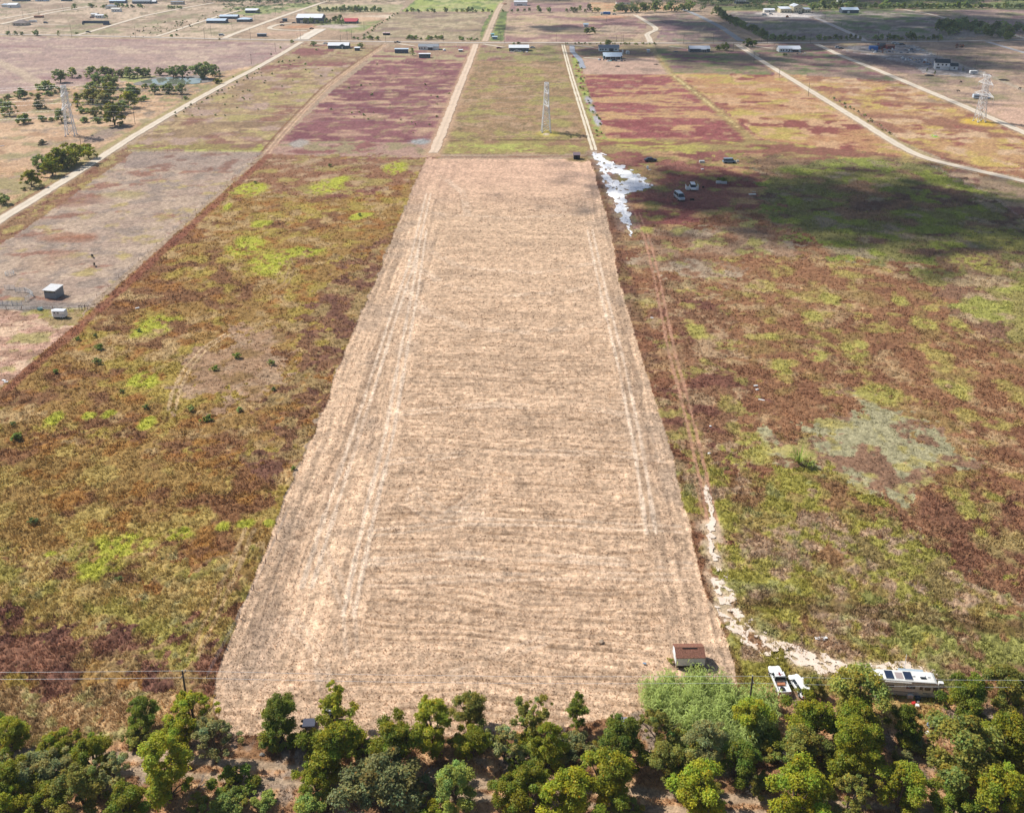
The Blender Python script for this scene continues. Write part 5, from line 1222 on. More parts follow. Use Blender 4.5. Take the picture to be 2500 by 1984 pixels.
house('container_home', 'dark container with a white top standing in the maroon field', 1023, 1050, 142, 4, 3.4, .2, TEALD, METW, W3(.25, .5, .75), None, 'flat', 'container')
house('farm_house', 'dark walled house with a broad white roof at the centre of the far row', 1243, 1291, 125.5, 11, 3.1, 2.0, SLATE, METW, W3(.12, .35, .6, .84), .48)
house('farm_house', 'white house with blue grey roof and small entrance gable right of the two wheel tracks', 1463, 1511, 125.5, 10, 3.2, 2.1, WHITE, GREYR, W3(.07, .18, .33, .85), None, porch=(.5, .72, 1.6))
house('teal_house', 'open fronted dark house with a pale blue roof and a row of clutter', 1474, 1518, 145, 12, 3.0, 2.0, TEALD, METB, W3(.12, .3, .72), None, porch=(.08, .92, 2.4))
house('farm_house', 'slate walled house with white roof standing right of the yellow line', 1684, 1733, 128, 10, 3.2, 2.0, SLATE, METW, W3(.1, .27, .44, .86), .62, porch=(.55, .8, 1.5))
house('farm_house', 'long white house with white roof between the two right gravel roads', 1902, 1954, 127.5, 10, 3.1, 1.9, WHITE, METW, W3(.1, .2, .35, .48, .6), None, porch=(.62, .92, 1.7))
# two storey house
t = house('farm_house', 'two storey white house with black roof in the junkyard', 2283, 2316, 170.5, 9, 5.6, 2.4, WHITE, DARKR, [(.15, .8), (.28, .8), (.2, 3.4), (.5, 3.4), (.75, 3.4)], None, rot=-.28)
m = MB(); m.box(6.6, 12.2, 1, 7.5, -.05, 3.0); m.build('side_wing', WHITE, t); MB().prismx([(.5, 2.95), (4.2, 5.0), (8, 2.95), (8, 3.1), (4.2, 5.2), (.5, 3.1)], 6.5, 12.7).build('wing_roof', DARKR, t)
MB().box(9.0, 10.2, .9, 1.02, .9, 2.1).build('window', GLASS, t); MB().box(1.0, 6.0, -2.6, -.02, 2.7, 2.9).build('porch_roof', WHITE, t)
for q in (1.1, 5.8): MB().box(q, q + .2, -2.5, -2.3, 0, 2.7).build('porch_post', WHITE, t)
# yellow building
t = house('hall_building', 'pale yellow two storey building with white roof at the far right', 1937, 1958, 32, 22, 8.0, 2.4, YELLOW, METW, [(.2, 1.2), (.45, 1.2), (.7, 1.2), (.3, 4.6), (.7, 4.6)], None, 'side_gable', 'building')
MB().box(-23, -8.6, 0, 16, -.05, 5.0).build('left_wing', YELLOW, t); MB().prismx([(-.6, 5.03), (16, 6.6), (16, 6.8), (-.6, 5.2)], -23.5, -8.5).build('left_wing_roof', METW, t)
MB().box(8.9, 17, 0, 12, -.05, 4.4).build('right_wing', YELLOW, t); MB().prismx([(-.6, 4.43), (12, 5.6), (12, 5.8), (-.6, 4.6)], 8.8, 17.5).build('right_wing_roof', METW, t)
for q in (-20, -16, -12, 11, 14.5): MB().box(q - .7, q + .7, -.07, .03, 1.2, 2.8).build('window', GLASS, t)
house('shed', 'small white shed with gable roof left of the yellow building', 1866, 1891, 31, 9, 3.2, 1.6, OFFW, METW, (), .5, 'gable', 'shed')
t = house('barn', 'open dark barn with pale blue roof on the far right pasture', 2056, 2096, 33, 14, 4.2, 2.6, SLATE, METB, (), None, 'gable', 'barn'); MB().box(-4, -1, -.06, .03, 0, 3).build('door', WHITE, t)
house('cottage', 'tiny white house before the woods at upper right', 2046, 2060, 6, 8, 4, 1.6, WHITE, METW, W3(.3, .7), None, 'gable')
# hall with white roof
t = house('hall_building', 'big dark blue hall with a huge white roof beside the concrete driveway', 724, 786, 57.5, 26, 6.2, 3.4, SLATE, METW, [(.1, 1), (.2, 1), (.55, 1), (.68, 1), (.8, 1)], .35, cat='building')
for q in (-9, -2, 8): MB().box(q - 1.6, q + 1.6, -.08, .03, 0, 3.4).build('roller_door', OFFW, t)
house('farm_house', 'house with a red metal roof right of the hall garden', 840, 872, 58, 12, 3.0, 2.4, SLATE, REDM, W3(.2, .75), .5, porch=(.05, .95, 2.2))
house('barn', 'long low barn with pale blue roof, lower one of two on the slope', 504, 550, 57.5, 14, 3.0, 1.8, SLATE, METB, W3(.2, .5, .8), None, cat='barn')
house('barn', 'long low barn with pale blue roof, upper one of two on the slope', 536, 579, 47, 12, 3.0, 1.6, SLATE, METB, W3(.25, .6), None, cat='barn')
house('farm_house', 'dark house with low pale hipped roof right of the two long barns', 578, 609, 54, 16, 2.9, 1.6, SLATE, METB, W3(.3, .7), .5, 'hip')
house('farm_house', 'dark house with white gable roof above the two long barns', 599, 629, 32.5, 12, 3.4, 1.8, NAVY, METW, W3(.25, .75), None)
house('mobile_home', 'white mobile home with a tree at its right end', 233, 252, 45, 6, 3.4, .8, WHITE, METW, W3(.15, .4, .65), None)
house('outbuilding', 'pale roofed outbuilding left of the white mobile home', 222, 236, 42, 9, 3.2, 1.0, OFFW, ROOFG, (), .4, cat='shed')
house('mobile_home', 'white trailer house below the bush row at upper left', 272, 293, 29.5, 7, 3.8, .9, WHITE, OFFW, W3(.2, .5, .8), None)
house('farm_house', 'grey roofed house behind the white trailer house at upper left', 258, 280, 22.5, 10, 3.6, 2.2, OFFW, GREYR, W3(.4,), None, 'hip')
house('farm_house', 'beige house with a taupe hipped roof at the far left', 31, 63, 63.5, 13, 3.0, 3.2, BEIGE, TAUPE, W3(.15, .5, .8), .35, 'hip')
house('barn', 'white barn with a dark end bay at the upper left corner', 19, 41, 19.5, 12, 4.0, 1.8, WHITE, METW, (), .35, cat='barn')
house('barn', 'pale grey lean to left of the white barn at the upper left corner', 4, 18, 18, 10, 3.2, .6, OFFW, METB, (), None, 'flat', 'barn')
house('low_shed', 'long low brown shed below the parallel lanes', 83, 103, 44, 5, 2.0, .5, RUST, RUST, (), None, 'flat', 'shed')
house('farm_house', 'grey house half hidden by woods at the top left, first', 30, 66, 4, 12, 3.6, 1.8, SLATE, GREYR, W3(.3, .7), None)
house('farm_house', 'pale blue house at the top left below the woods', 86, 112, 4, 12, 4.4, 1.8, METB, METW, W3(.3, .7), .5)
house('farm_house', 'dark house right of the pale blue one at the top left', 149, 169, 3.5, 12, 3.4, 1.6, SLATE, GREYR, W3(.5,), None)
house('farm_house', 'long house with pale roof above the hedge at top left', 267, 305, 9, 11, 3.4, 1.6, SLATE, METB, W3(.15, .4, .7), None)
house('farm_house', 'long grey house against the woods, left of the small white shed', 323, 366, 10, 11, 3.4, 1.6, SLATE, GREYR, W3(.15, .35, .75), None)
house('shed', 'small shed with white roof between two long grey houses', 367, 380, 9.5, 8, 3.0, 1.2, SLATE, METW, (), .5, cat='shed')
house('mobile_home', 'grey flat house with a light door right of the small shed by the woods', 417, 447, 12, 9, 3.8, .8, BEIGE, GREYR, W3(.75, .9), .35)
house('barn', 'white barn with dark bays beyond the tan pasture at top centre', 1255, 1287, 14.5, 14, 5.2, 1.2, WHITE, METW, [(.3, .3), (.45, .3), (.58, .3)], None, cat='barn', wfrac=2.2)
t = house('farm_house', 'brick house with a red brown hipped roof at top right of centre', 1505, 1542, 11.5, 14, 3.4, 3.6, OFFW, mat('red_brown_shingle', (.20, .105, .10), .85, .2, var=.15), W3(.25, .75), .5, 'hip')
house('small_shed', 'small white shed behind the dark tree in the shaded pasture', 1425, 1436, 66, 4, 2.6, 1.2, WHITE, METB, (), .5, cat='shed')
house('farm_house', 'dark grey house between trees near the top right', 1797, 1830, 10, 14, 3.4, 2.4, SLATE, GREYR, W3(.3, .7), .5, 'hip', chimney=True)
house('small_shed', 'small teal hut at the northern dirt road', 1199, 1206, 90.5, 3, 2.6, .6, TEALP, TEALP, (), None, 'flat', 'shed')
house('storage_trailer', 'grey blue box trailer below the teal hut', 1202, 1214, 96.5, 4, 2.4, .3, BLUEG, METB, (), None, 'flat', 'trailer')
house('carport', 'low carport with a pinkish roof in the grey pasture', 935, 951, 86.5, 6, 2.2, .6, DARK, mat('pink_tin', (.46, .33, .32), .6, .3), (), None, 'gable', 'carport')
house('shipping_container', 'bright blue shipping container in the junkyard', 2124, 2143, 122.5, 6, 3.0, .05, BLUEC, BLUEC, (), None, 'flat', 'container', over=.02, rot=-.12)
house('junk_shed', 'dark red shed next to the blue container', 2143, 2156, 120.5, 5, 2.6, .6, DKRED, DARKR, (), .5, 'flat', 'shed')
house('junk_shed', 'black roofed shed in the middle of the junkyard', 2148, 2162, 118, 7, 3.2, .9, DKRED, DARKR, (), None, 'gable', 'shed')
house('junk_shed', 'rusty red shed at the right end of the junkyard', 2166, 2184, 120, 5, 2.8, .6, DKRED, RUST, (), .6, 'flat', 'shed')
house('small_shed', 'small white topped box near the white goal posts', 1120, 1129, 127, 3, 1.6, .2, WOODG, METW, (), None, 'flat', 'shed')
house('small_shed', 'small grey hut at the fence right of the white camper', 1580, 1586, 128.5, 2.5, 2.0, .4, ROOFG, METW, (), None, 'flat', 'shed')
house('storage_trailer', 'long dark trailer parked by the crossing road left of the driveway', 628, 649, 90, 4, 2.6, .2, SLATE, GREYR, (), None, 'flat', 'trailer')
house('small_shed', 'small dark shed behind the parked cars of the hall', 690, 700, 53.5, 4, 3.0, .5, SLATE, SLATE, (), None, 'flat', 'shed')

# long dark pen, timber fence, goal, tank
def panel_run(name, label, cat, pts, h, m, post=3.0, thick=.08, zb=.05, pm=None):
    P = [G(*p) for p in pts]; r = empty(name, label, cat, P[0]); b = MB()
    for a, c in zip(P[:-1], P[1:]):
        d = (c - a); L = d.length; d.normalize(); n = Vector((-d.y, d.x, 0)) * thick; o = P[0]
        q = [a - n - o, c - n - o, c + n - o, a + n - o]
        b.add([(v.x, v.y, zb) for v in q] + [(v.x, v.y, h) for v in q], [(0, 3, 2, 1), (4, 5, 6, 7), (0, 1, 5, 4), (1, 2, 6, 5), (2, 3, 7, 6), (3, 0, 4, 7)])
        for k in range(int(L / post) + 1):
            v = a + d * min(L, k * post) - o; MB().box(v.x - .1, v.x + .1, v.y - .1, v.y + .1, -.05, h + .12).build('fence_post', pm or m, r)
    b.build('panel', m, r); return r
panel_run('windscreen_fence', 'long dark mesh fence forming a pen at upper left', 'fence', [(201, 61), (204, 57.5), (267, 58), (268, 61.5), (252, 61.8)], 3.0, NAVY, 9.0)
panel_run('board_fence', 'beige board fence beside the right gravel road near the crossing', 'fence', [(1808, 112), (1830, 125), (1853, 139)], 2.0, mat('beige_boards', (.42, .36, .29), .85, .15, var=.15), 6.0)
P = G(1121, 117.5); m = MB(); s = 9 / PXM(P)
for a, b in (((-s / 2, 0, 0), (-s / 2, 0, 2.4)), ((s / 2, 0, 0), (s / 2, 0, 2.4)), ((-s / 2, 0, 2.4), (s / 2, 0, 2.4)), ((-s / 2, 0, 2.4), (-s / 2, 1.2, 0)), ((s / 2, 0, 2.4), (s / 2, 1.2, 0))): m.bar(a, b, .13)
tag(m.build('goal_frame', WHITE, None, loc=P), 'white goal posts on the grass left of the dirt road', 'goal')
P = G(1520, 131.5); tag(MB().bar((0, 0, 0), (0, 0, 3.2), .75, .75, 12).bar((0, 0, 3.2), (0, 0, 3.7), .75, .2, 12).build('water_tank', WHITE, None, loc=P, sm=False), 'tall white tank between two right houses', 'tank')
P = G(1085, 124.5); tag(MB().loft([[(math.cos(a) * r, math.sin(a) * r, z) for a in np.linspace(0, 6.28, 13)[:-1]] for r, z in ((1.3, 0), (1.5, .8), (1.2, 1.5), (.5, 1.9))]).build('propane_tank', WHITE, None, loc=P), 'rounded white tank right of the white house with porch', 'tank')

# ------------------------------------------------------------------ vehicles
def wheels(r, xs, y, rad, w=.24, hub=True):
    for x in xs:
        for s in (-1, 1):
            wl = MB().cyl((x, s * y, rad), (0, 1, 0), rad, w).build('wheel', BLACK, r)
            if hub: MB().cyl((x, s * (y + w / 2), rad), (0, 1, 0), rad * .5, .05).build('hub', STEEL, wl)

def car(label, px, py, ang, paint, kind='sedan', cat='car', name='parked_car', scale=1.0, wh=True, detail=False, missing=()):
    """x = length (front at +x); lower body lofted along x, glasshouse, wheels, lamps"""
    P = G(px, py); r = empty(name, label, cat, P, ang)
    r.scale = (scale,) * 3
    L, Wd, z0 = {'sedan': (4.6, .90, .30), 'suv': (4.8, .95, .38), 'van': (5.4, 1.0, .38), 'pickup': (5.7, .98, .45)}[kind]
    H = {'sedan': .95, 'suv': 1.08, 'van': 1.15, 'pickup': 1.12}[kind]; T = {'sedan': 1.45, 'suv': 1.78, 'van': 2.05, 'pickup': 1.85}[kind]
    def ring(x, w, zb, zt): return [(x, -w, zb + .12), (x, -w * .9, zb), (x, w * .9, zb), (x, w, zb + .12), (x, w, zt - .12), (x, w * .88, zt), (x, -w * .88, zt), (x, -w, zt - .12)]
    f = L / 2
    if kind == 'pickup':
        b = MB().loft([ring(-.55, Wd, z0, H), ring(.1, Wd, z0, H), ring(f - .9, Wd, z0, H), ring(f - .25, Wd * .95, z0, H - .08), ring(f, Wd * .86, z0 + .1, H - .3)])
        b.box(-f, -.5, -Wd, Wd, z0, z0 + .25); b.box(-f, -.5, -Wd, -Wd + .1, z0 + .2, H); b.box(-f, -.5, Wd - .1, Wd, z0 + .2, H); b.box(-f, -f + .09, -Wd + .05, Wd - .05, z0 + .2, H - .02)
        c0, c1 = -.6, 1.2
    else:
        b = MB().loft([ring(-f, Wd * .86, z0 + .1, H - .12), ring(-f + .35, Wd * .97, z0, H), ring(0, Wd, z0, H), ring(f - .9, Wd, z0, H - .04), ring(f - .25, Wd * .94, z0, H - .14), ring(f, Wd * .84, z0 + .1, H - .32)])
        c0, c1 = {'sedan': (-1.75, 1.25), 'suv': (-2.2, 1.25), 'van': (-2.55, 1.9)}[kind]
    b.build('body', paint, r, bevel=.05 if detail else 0)
    rk = .55 if kind == 'sedan' else .25; fk = .75 if kind != 'van' else .6
    w0, w1 = Wd * .92, Wd * .76
    g = MB().add([(c0, -w0, H - .03), (c1, -w0, H - .03), (c1, w0, H - .03), (c0, w0, H - .03), (c0 + rk, -w1, T - .08), (c1 - fk, -w1, T - .08), (c1 - fk, w1, T - .08), (c0 + rk, w1, T - .08)],
                 [(0, 3, 2, 1), (4, 5, 6, 7), (0, 1, 5, 4), (1, 2, 6, 5), (2, 3, 7, 6), (3, 0, 4, 7)])
    g.build('windows', GLASS, r)
    MB().box(c0 + rk - .06, c1 - fk + .06, -w1 - .03, w1 + .03, T - .085, T).build('roof', paint, r, bevel=.04 if detail else 0)
    if detail:
        pl = MB()
        for s in (-1, 1):
            for q in (c0 + .25, (c0 + c1) / 2, c1 - .2): pl.bar((q, s * (w0 + .012), H - .02), (q + (rk * .5 if q < 0 else -fk * .5), s * (w1 + .012), T - .06), .045)
        pl.build('window_pillars', paint, r)
        for s in (-1, 1):
            MB().box(c1 - .35, c1 - .2, s * (Wd + .12) - .1, s * (Wd + .12) + .1, H, H + .16).build('mirror', BLACK, r)
            MB().box(f - .08, f + .02, s * Wd * .62 - .16, s * Wd * .62 + .16, H - .42, H - .26).build('headlight', mat('lamp_glass', (.7, .7, .68), .2, .6), r)
            MB().box(-f - .02, -f + .05, s * Wd * .8 - .1, s * Wd * .8 + .1, H - .4, H - .1).build('tail_light', REDP, r)
        MB().box(f - .02, f + .1, -Wd * .8, Wd * .8, z0 + .02, z0 + .24).build('bumper', STEEL, r)
    if wh: wheels(r, (-f * .60, f * .62), Wd - .1, .36 if kind != 'sedan' else .32, hub=detail)
    return r

def axis_angle(p_rear, p_front):
    a, b = G(*p_rear), G(*p_front); return math.atan2(b.y - a.y, b.x - a.x)

# white pickup by the reeds
pa = axis_angle((1909, 1684), (1892, 1644))
pk = car('white pickup truck with rust stained roof and loaded bed, parked by the reeds', 1901, 1668, pa, WHITE, 'pickup', 'pickup truck', 'pickup_truck', 1.08, detail=True)
MB().box(-1.25, -.8, -.6, .6, .75, .98).build('bed_board', ORANGE, pk); MB().cyl((-1.95, .1, .85), (.2, 0, 1), .38, .22).build('spare_tyre', BLACK, pk)
MB().box(-.3, .42, -.12, .16, 1.852, 1.862).build('rust_stain', DKRED, pk); MB().box(-.12, .0, -.5, .55, 1.852, 1.864).build('rust_stain', DKRED, pk)
car('white car half hidden by the small tree beside the pickup', 1952, 1682, axis_angle((1962, 1700), (1938, 1664)), WHITE, 'suv', 'car', 'parked_car', 1.05, detail=True)
# old vehicles left in the maroon field
car('silver van with dark windscreen rotting in the right field', 1658, 486, axis_angle((1649, 474), (1667, 489)), SILVER, 'van', 'van', 'derelict_van', 1.55, detail=True)
t = car('burnt white van body with collapsed dark roof in the right field', 1691, 462, -1.62, WHITE, 'van', 'van', 'derelict_van', 1.35, wh=False)
P = G(1690, 465); sc_ = 30 / PXM(P)
t = empty('wrecked_camper', 'white walled wreck with a caved in dark top, right of the silver van', 'wreck', P)
MB().box(-sc_ / 2, -sc_ / 2 + .15, 0, 3, .2, 2.2).box(sc_ / 2 - .15, sc_ / 2, 0, 3, .2, 2.4).box(-sc_ / 2, -sc_ * .2, -.1, .05, .2, 1.9).box(sc_ * .2, sc_ / 2, -.1, .05, .2, 2.0).box(-sc_ * .22, sc_ * .22, -.08, .04, 1.3, 1.8).build('wall', WHITE, t)
MB().box(-sc_ / 2 + .2, sc_ / 2 - .2, .1, 2.9, .15, .4).build('floor', DARK, t); m = MB()
for i in range(5): m.bar((-sc_ / 2 + .3 + i * .9, .1, 1.7), (-sc_ / 2 + .8 + i * .9, 2.9, 1.1 + .3 * (i % 2)), .18)
m.build('roof_ribs', SLATE, t); MB().box(-.8, .8, -.12, .02, .3, .8).build('bumper', ORANGE, t)
bpy.data.objects.remove(bpy.data.objects['derelict_van.001'], do_unlink=True) if False else None
car('dark sedan with pale bumper in the upper right field beside the limestone drive', 1588, 394, .12, mat('aubergine_paint', (.045, .035, .055), .4, .5), 'sedan', 'car', 'derelict_car', 1.45)
car('dark blue wrecked car with pale panels at the right of the old vehicles', 1780, 398, .05, BLUEG, 'van', 'car', 'derelict_car', 1.25)
def slab(name, label, cat, px, py, w, d, h, m, rot=0.0, tilt=0.0):
    P = G(px, py); s = PXM(P); W = w / s
    o = MB().box(-W / 2, W / 2, 0, d, .02, h, .06).build(name, m, None, loc=P, bevel=.04); o.rotation_euler = (tilt, 0, rot); return tag(o, label, cat)
slab('metal_box', 'grey metal box lying in the upper right field', 'box', 1714, 398, 13, 1.6, 1.1, ROOFG)
slab('white_drum', 'white drum beside the dark blue wreck', 'drum', 1801, 396, 6, 1.0, .9, OFFW)
slab('washing_machine', 'white and dark appliance standing under the dark sedan', 'appliance', 1581, 413, 5, .8, 1.5, WHITE); slab('scrap_sheet', 'pale scrap panel beside the standing appliance', 'scrap', 1588, 416, 6, 1.0, .3, OFFW, .5)
slab('hull_wreck', 'low pale hull overgrown by green weeds in the right field', 'wreck', 1762, 449, 26, 2.6, 1.0, ROOFG, -.05); tree_px(1765, 440, 22, 'bush', 'light', 'green weed growing out of the low pale hull', parts=False, name='weed_bush', cat='bush')
slab('scrap_sheet', 'pair of pale scrap sheets right of the low hull', 'scrap', 1838, 476, 18, 1.4, .3, OFFW, .1); slab('scrap_sheet', 'yellowish scrap sheet above the pale ones', 'scrap', 1840, 470, 9, 1.0, .35, TANW, -.3)
slab('scrap_sheet', 'white scrap bits below the grey metal box', 'scrap', 1716, 414, 8, .8, .25, WHITE, .4); slab('black_tub', 'small dark tub right of the silver van', 'tub', 1690, 489, 10, 1.0, .6, DARK); slab('black_tub', 'small brown drum right of the white walled wreck', 'tub', 1717, 459, 5, .8, .7, BROWND)
# debris in the fields
slab('white_board', 'broken white frame lying in the right field above the motorhome', 'debris', 2006, 1559, 32, .5, .12, WHITE, .04); slab('white_board', 'grey board under the broken white frame', 'debris', 2003, 1562, 24, .35, .1, ROOFG, -.12)
for i, (px, py, w, lb) in enumerate([(1591, 777, 8, 'white scrap at the left rim of the right field'), (1846, 943, 10, 'white scrap bits in the rust brown field, upper'), (1850, 952, 8, 'white scrap bits in the rust brown field, middle'), (1859, 978, 16, 'white crossed slats in the rust brown field'), (1735, 1042, 5, 'tiny white scrap by the wheel tracks, upper'), (1733, 1108, 7, 'white stake by the wheel tracks'),
                                     (8, 930, 12, 'white sheet at the left edge below the pink field'), (14, 934, 10, 'second white sheet at the left edge below the pink field'), (5, 357, 11, 'white trough in the tan field at the left edge'), (124, 373, 8, 'white object behind the road side tree clump'), (2283, 332, 9, 'white slab in the yellow field right of the gravel road bend'), (336, 753, 10, 'pale plank in the left field beside the fence')]):
    slab('scrap_piece', lb, 'scrap', px, py, w, .5, .22, WHITE, .5 * (i % 3) - .4)
slab('wooden_pallet', 'grey slatted pallet lying at the edge of the dark tree', 'pallet', 1527, 1764, 24, 1.1, .16, mat('grey_pallet', (.30, .30, .36), .8, .2, var=.3, scale=6), -.1)
slab('tan_board_stack', 'pinkish tan door panel lying left of the reeds', 'panel', 1600, 1668, 18, 1.5, .14, mat('pinkish_board', (.48, .32, .25), .8, .2), -.15)
slab('scrap_piece', 'small blue grey scrap on the straw left of the shed', 'scrap', 1573, 1621, 9, .4, .1, BLUEG, -.3)
for i, (dx, dy) in enumerate(((0, 0), (5, 4), (2, 8), (9, 9), (12, 14), (6, 14))):
    slab('rubble', 'grey rubble piece in the small heap under the tan panel', 'rubble', 1600 + dx, 1680 + dy, 6, .4, .18 + .05 * (i % 3), mat('mauve_rubble', (.24, .20, .20), .9, .1, var=.3), .4 * i)['group'] = 'rubble under the tan panel'

# ------------------------------------------------------------------ red roofed shed
P0, P1 = G(1650, 1630), G(1719, 1629); W = (P1 - P0).length; c = (P0 + P1) / 2
sh = empty('garden_shed', 'small white shed with a brown shingle roof standing on the mown straw', 'shed', (c.x, c.y, 0), math.atan2(P1.y - P0.y, P1.x - P0.x))
x = W / 2; D = 3.3; zb = .55; h = 2.15; rz = .80
MB().prismx([(0, zb), (D, zb), (D, h), (D / 2, h + rz), (0, h)], -x, x).build('wall', mat('white_panel_siding', (.66, .69, .72), .6, .3, var=.06, scale=2, streak=(5, 5, .3)), sh)
k = rz / (D / 2); m = MB(); ov = .12
m.prismx([(-ov, h - ov * k + .02), (D / 2, h + rz + .02), (D / 2, h + rz + .10), (-ov, h - ov * k + .10)], -x - .12, x + .12)
m.prismx([(D + ov, h - ov * k + .10), (D / 2, h + rz + .10), (D / 2, h + rz + .02), (D + ov, h - ov * k + .02)], -x - .12, x + .12)
rf = m.build('roof', BROWNR, sh)
MB().prismx([(D / 2 - .16, h + rz + .06), (D / 2 + .16, h + rz + .06), (D / 2, h + rz + .17)], -x - .1, x + .1).build('ridge_cap', mat('ridge_shingle', (.30, .15, .10), .9, .1, var=.3, scale=4), rf)
MB().box(-x * .5, x * .55, D / 2 - .34, D / 2 - .2, h + rz - .10, h + rz + .03).build('ridge_gap', DARK, rf)
for s in (-1, 1):
    MB().box(s * x - .07, s * x + .07, -.03, .06, zb, h - .05).build('corner_trim', WHITE, sh)
    MB().bar((s * (x + .05), -.1, h + .0), (s * (x + .05), D / 2, h + rz + .02), .06).bar((s * (x + .05), D + .1, h), (s * (x + .05), D / 2, h + rz + .02), .06).build('gable_trim', WHITE, sh)
MB().box(-x, x, -.035, .03, zb - .02, zb + .10).build('skirt_trim', WHITE, sh)
for q in (.12, D / 2, D - .2): MB().box(-x + .05, x - .05, q - .09, q + .09, 0, zb).build('skid', BROWND, sh)
for q in (-x + .06, x - .06): MB().box(q - .06, q + .06, -.02, .1, 0, zb).build('corner_post', WOODG, sh)
MB().box(-x - .05, -x + .02, .9, 2.3, zb + .05, h - .02).build('door', WHITE, sh)

# ------------------------------------------------------------------ motorhome
P0, P1 = G(2124, 1694), G(2294, 1706); W = (P1 - P0).length; c = (P0 + P1) / 2
rv = empty('motorhome', 'long cream motorhome with solar panels on its roof, nose to the right', 'motorhome', (c.x, c.y, 0), math.atan2(P1.y - P0.y, P1.x - P0.x))
x = W / 2; RVW = mat('cream_fibreglass', (.62, .62, .58), .4, .4, var=.06, scale=.8); RVR = mat('chalky_roof', (.66, .65, .61), .75, .2, var=.14, scale=1.6)
MB().prism([(-x, .5), (x - .1, .5), (x, .9), (x - .05, 1.6), (x - .75, 3.05), (x - 1.1, 3.2), (-x + .1, 3.2), (-x, 3.1)], 0, 2.5).build('body', RVW, rv, bevel=.09)
MB().box(-x + .1, x - 1.15, .08, 2.42, 3.19, 3.24).build('roof', RVR, rv, bevel=.02)
for z, hh, mm in ((2.98, .10, mat('salmon_stripe', (.46, .27, .19), .5, .3)), (.98, .09, SLATE), (.84, .08, ROOFG)): MB().box(-x + .05, x - .72 if z > 2 else x - .12, -.022, .004, z, z + hh).build('stripe', mm, rv)
MB().box(-x + .1, x - .25, -.03, .01, .28, .78).build('skirt', ROOFG, rv)
for q, ww, z in ((x - 4.6, .9, 1.75), (x - 3.2, .55, 1.7), (x - 2.2, .95, 1.6), (-x + 3, 1.1, 1.75), (-x + 6, 1.0, 1.75)):
    w_ = MB().box(q - ww / 2, q + ww / 2, -.03, .02, z, z + .62).build('window', GLASS, rv); MB().box(q - ww / 2 - .06, q + ww / 2 + .06, -.016, .012, z - .06, z + .68).build('frame', WHITE, w_)
d_ = MB().box(x - 3.55, x - 2.85, -.026, .01, .75, 2.6).build('door', OFFW, rv); MB().box(x - 2.98, x - 2.9, -.06, -.02, 1.5, 1.62).build('handle', BLACK, d_)
MB().box(x - 1.35, x - .62, -.04, .02, 1.35, 2.35).build('cab_window', GLASS, rv)
MB().add([(x - .02, .12, 1.62), (x - .02, 2.38, 1.62), (x - .70, 2.38, 3.0), (x - .70, .12, 3.0), (x + .03, .12, 1.60), (x + .03, 2.38, 1.60), (x - .66, 2.38, 3.04), (x - .66, .12, 3.04)], [(4, 5, 6, 7), (0, 3, 2, 1), (0, 1, 5, 4), (1, 2, 6, 5), (2, 3, 7, 6), (3, 0, 4, 7)]).build('windscreen', GLASS, rv)
for q in (-.3, .3): MB().box(x - .06, x + .06, 1.25 + q * 2.6 - .18, 1.25 + q * 2.6 + .18, .95, 1.2).build('headlight', mat('lamp_glass', (.7, .7, .68), .2, .6), rv)
MB().box(x - .15, x + .12, .1, 2.4, .42, .72).build('bumper', ROOFG, rv)
MB().box(x - 6.2, x - 2.2, 2.5, 3.25, .7, 2.95).build('slide_out', mat('blue_grey_panel', (.36, .43, .48), .5, .4), rv)
for q in (x - 8.2, x - 5.2):
    s_ = MB().box(q - .62, q + .62, .35, 2.1, 3.30, 3.35).build('solar_panel', SOLAR, rv); MB().box(q - .66, q + .66, .31, 2.14, 3.27, 3.305).build('frame', STEEL, s_)
MB().box(x - 3.4, x - 2.5, .95, 1.65, 3.24, 3.55).build('air_conditioner', WHITE, rv, bevel=.08); MB().box(x - 3.2, x - 2.3, .7, .93, 3.24, 3.32).build('vent', DARK, rv)
MB().box(x - 7.2, x - 6.0, .5, 1.9, 3.245, 3.27).build('roof_patch', mat('mauve_patch', (.33, .27, .26), .8, .2), rv)
for q in (x - 4.3, x - 1.9, x - 9.5): MB().box(q - .2, q + .2, 1.1, 1.5, 3.24, 3.42).build('vent', WHITE, rv, bevel=.04)
MB().bar((-x + 2, -.12, 3.0), (x - 4.9, -.12, 3.0), .09, .09, 8).build('awning', OFFW, rv)
wheels(rv, (-x + 3.0,), 1.15, .45); wheels(rv, (x - 2.0,), 1.15, .45)
for o in rv.children:
    if o.name.startswith('wheel'): o.location.y = 1.25
P = G(2204, 1650); tag(MB().bar((0, 0, 0), (0, 0, 4.6), .05).build('white_mast', WHITE, None, loc=P), 'thin white mast behind the motorhome', 'mast')
slab('camp_table', 'folding table with pale top before the motorhome', 'table', 2222, 1706, 14, .7, .75, OFFW, -.1); slab('storage_crate', 'dark crate under the motorhome door', 'crate', 2242, 1709, 14, .6, .5, SLATE)
slab('plastic_bag', 'white bags piled at the tail of the motorhome, left pile', 'bag', 2144, 1702, 16, .9, .7, WHITE, .3); slab('plastic_bag', 'white bags piled at the tail of the motorhome, right pile', 'bag', 2160, 1707, 12, .7, .5, WHITE, -.3)
slab('red_cooler', 'red box lying in the dry grass below the motorhome', 'box', 2233, 1721, 9, .5, .4, REDP, .3); slab('plastic_bag', 'white bag beside the red box in the dry grass', 'bag', 2240, 1727, 9, .6, .35, WHITE, -.2); slab('plastic_bag', 'small white rag under the red box', 'rag', 2242, 1716, 6, .3, .3, WHITE)
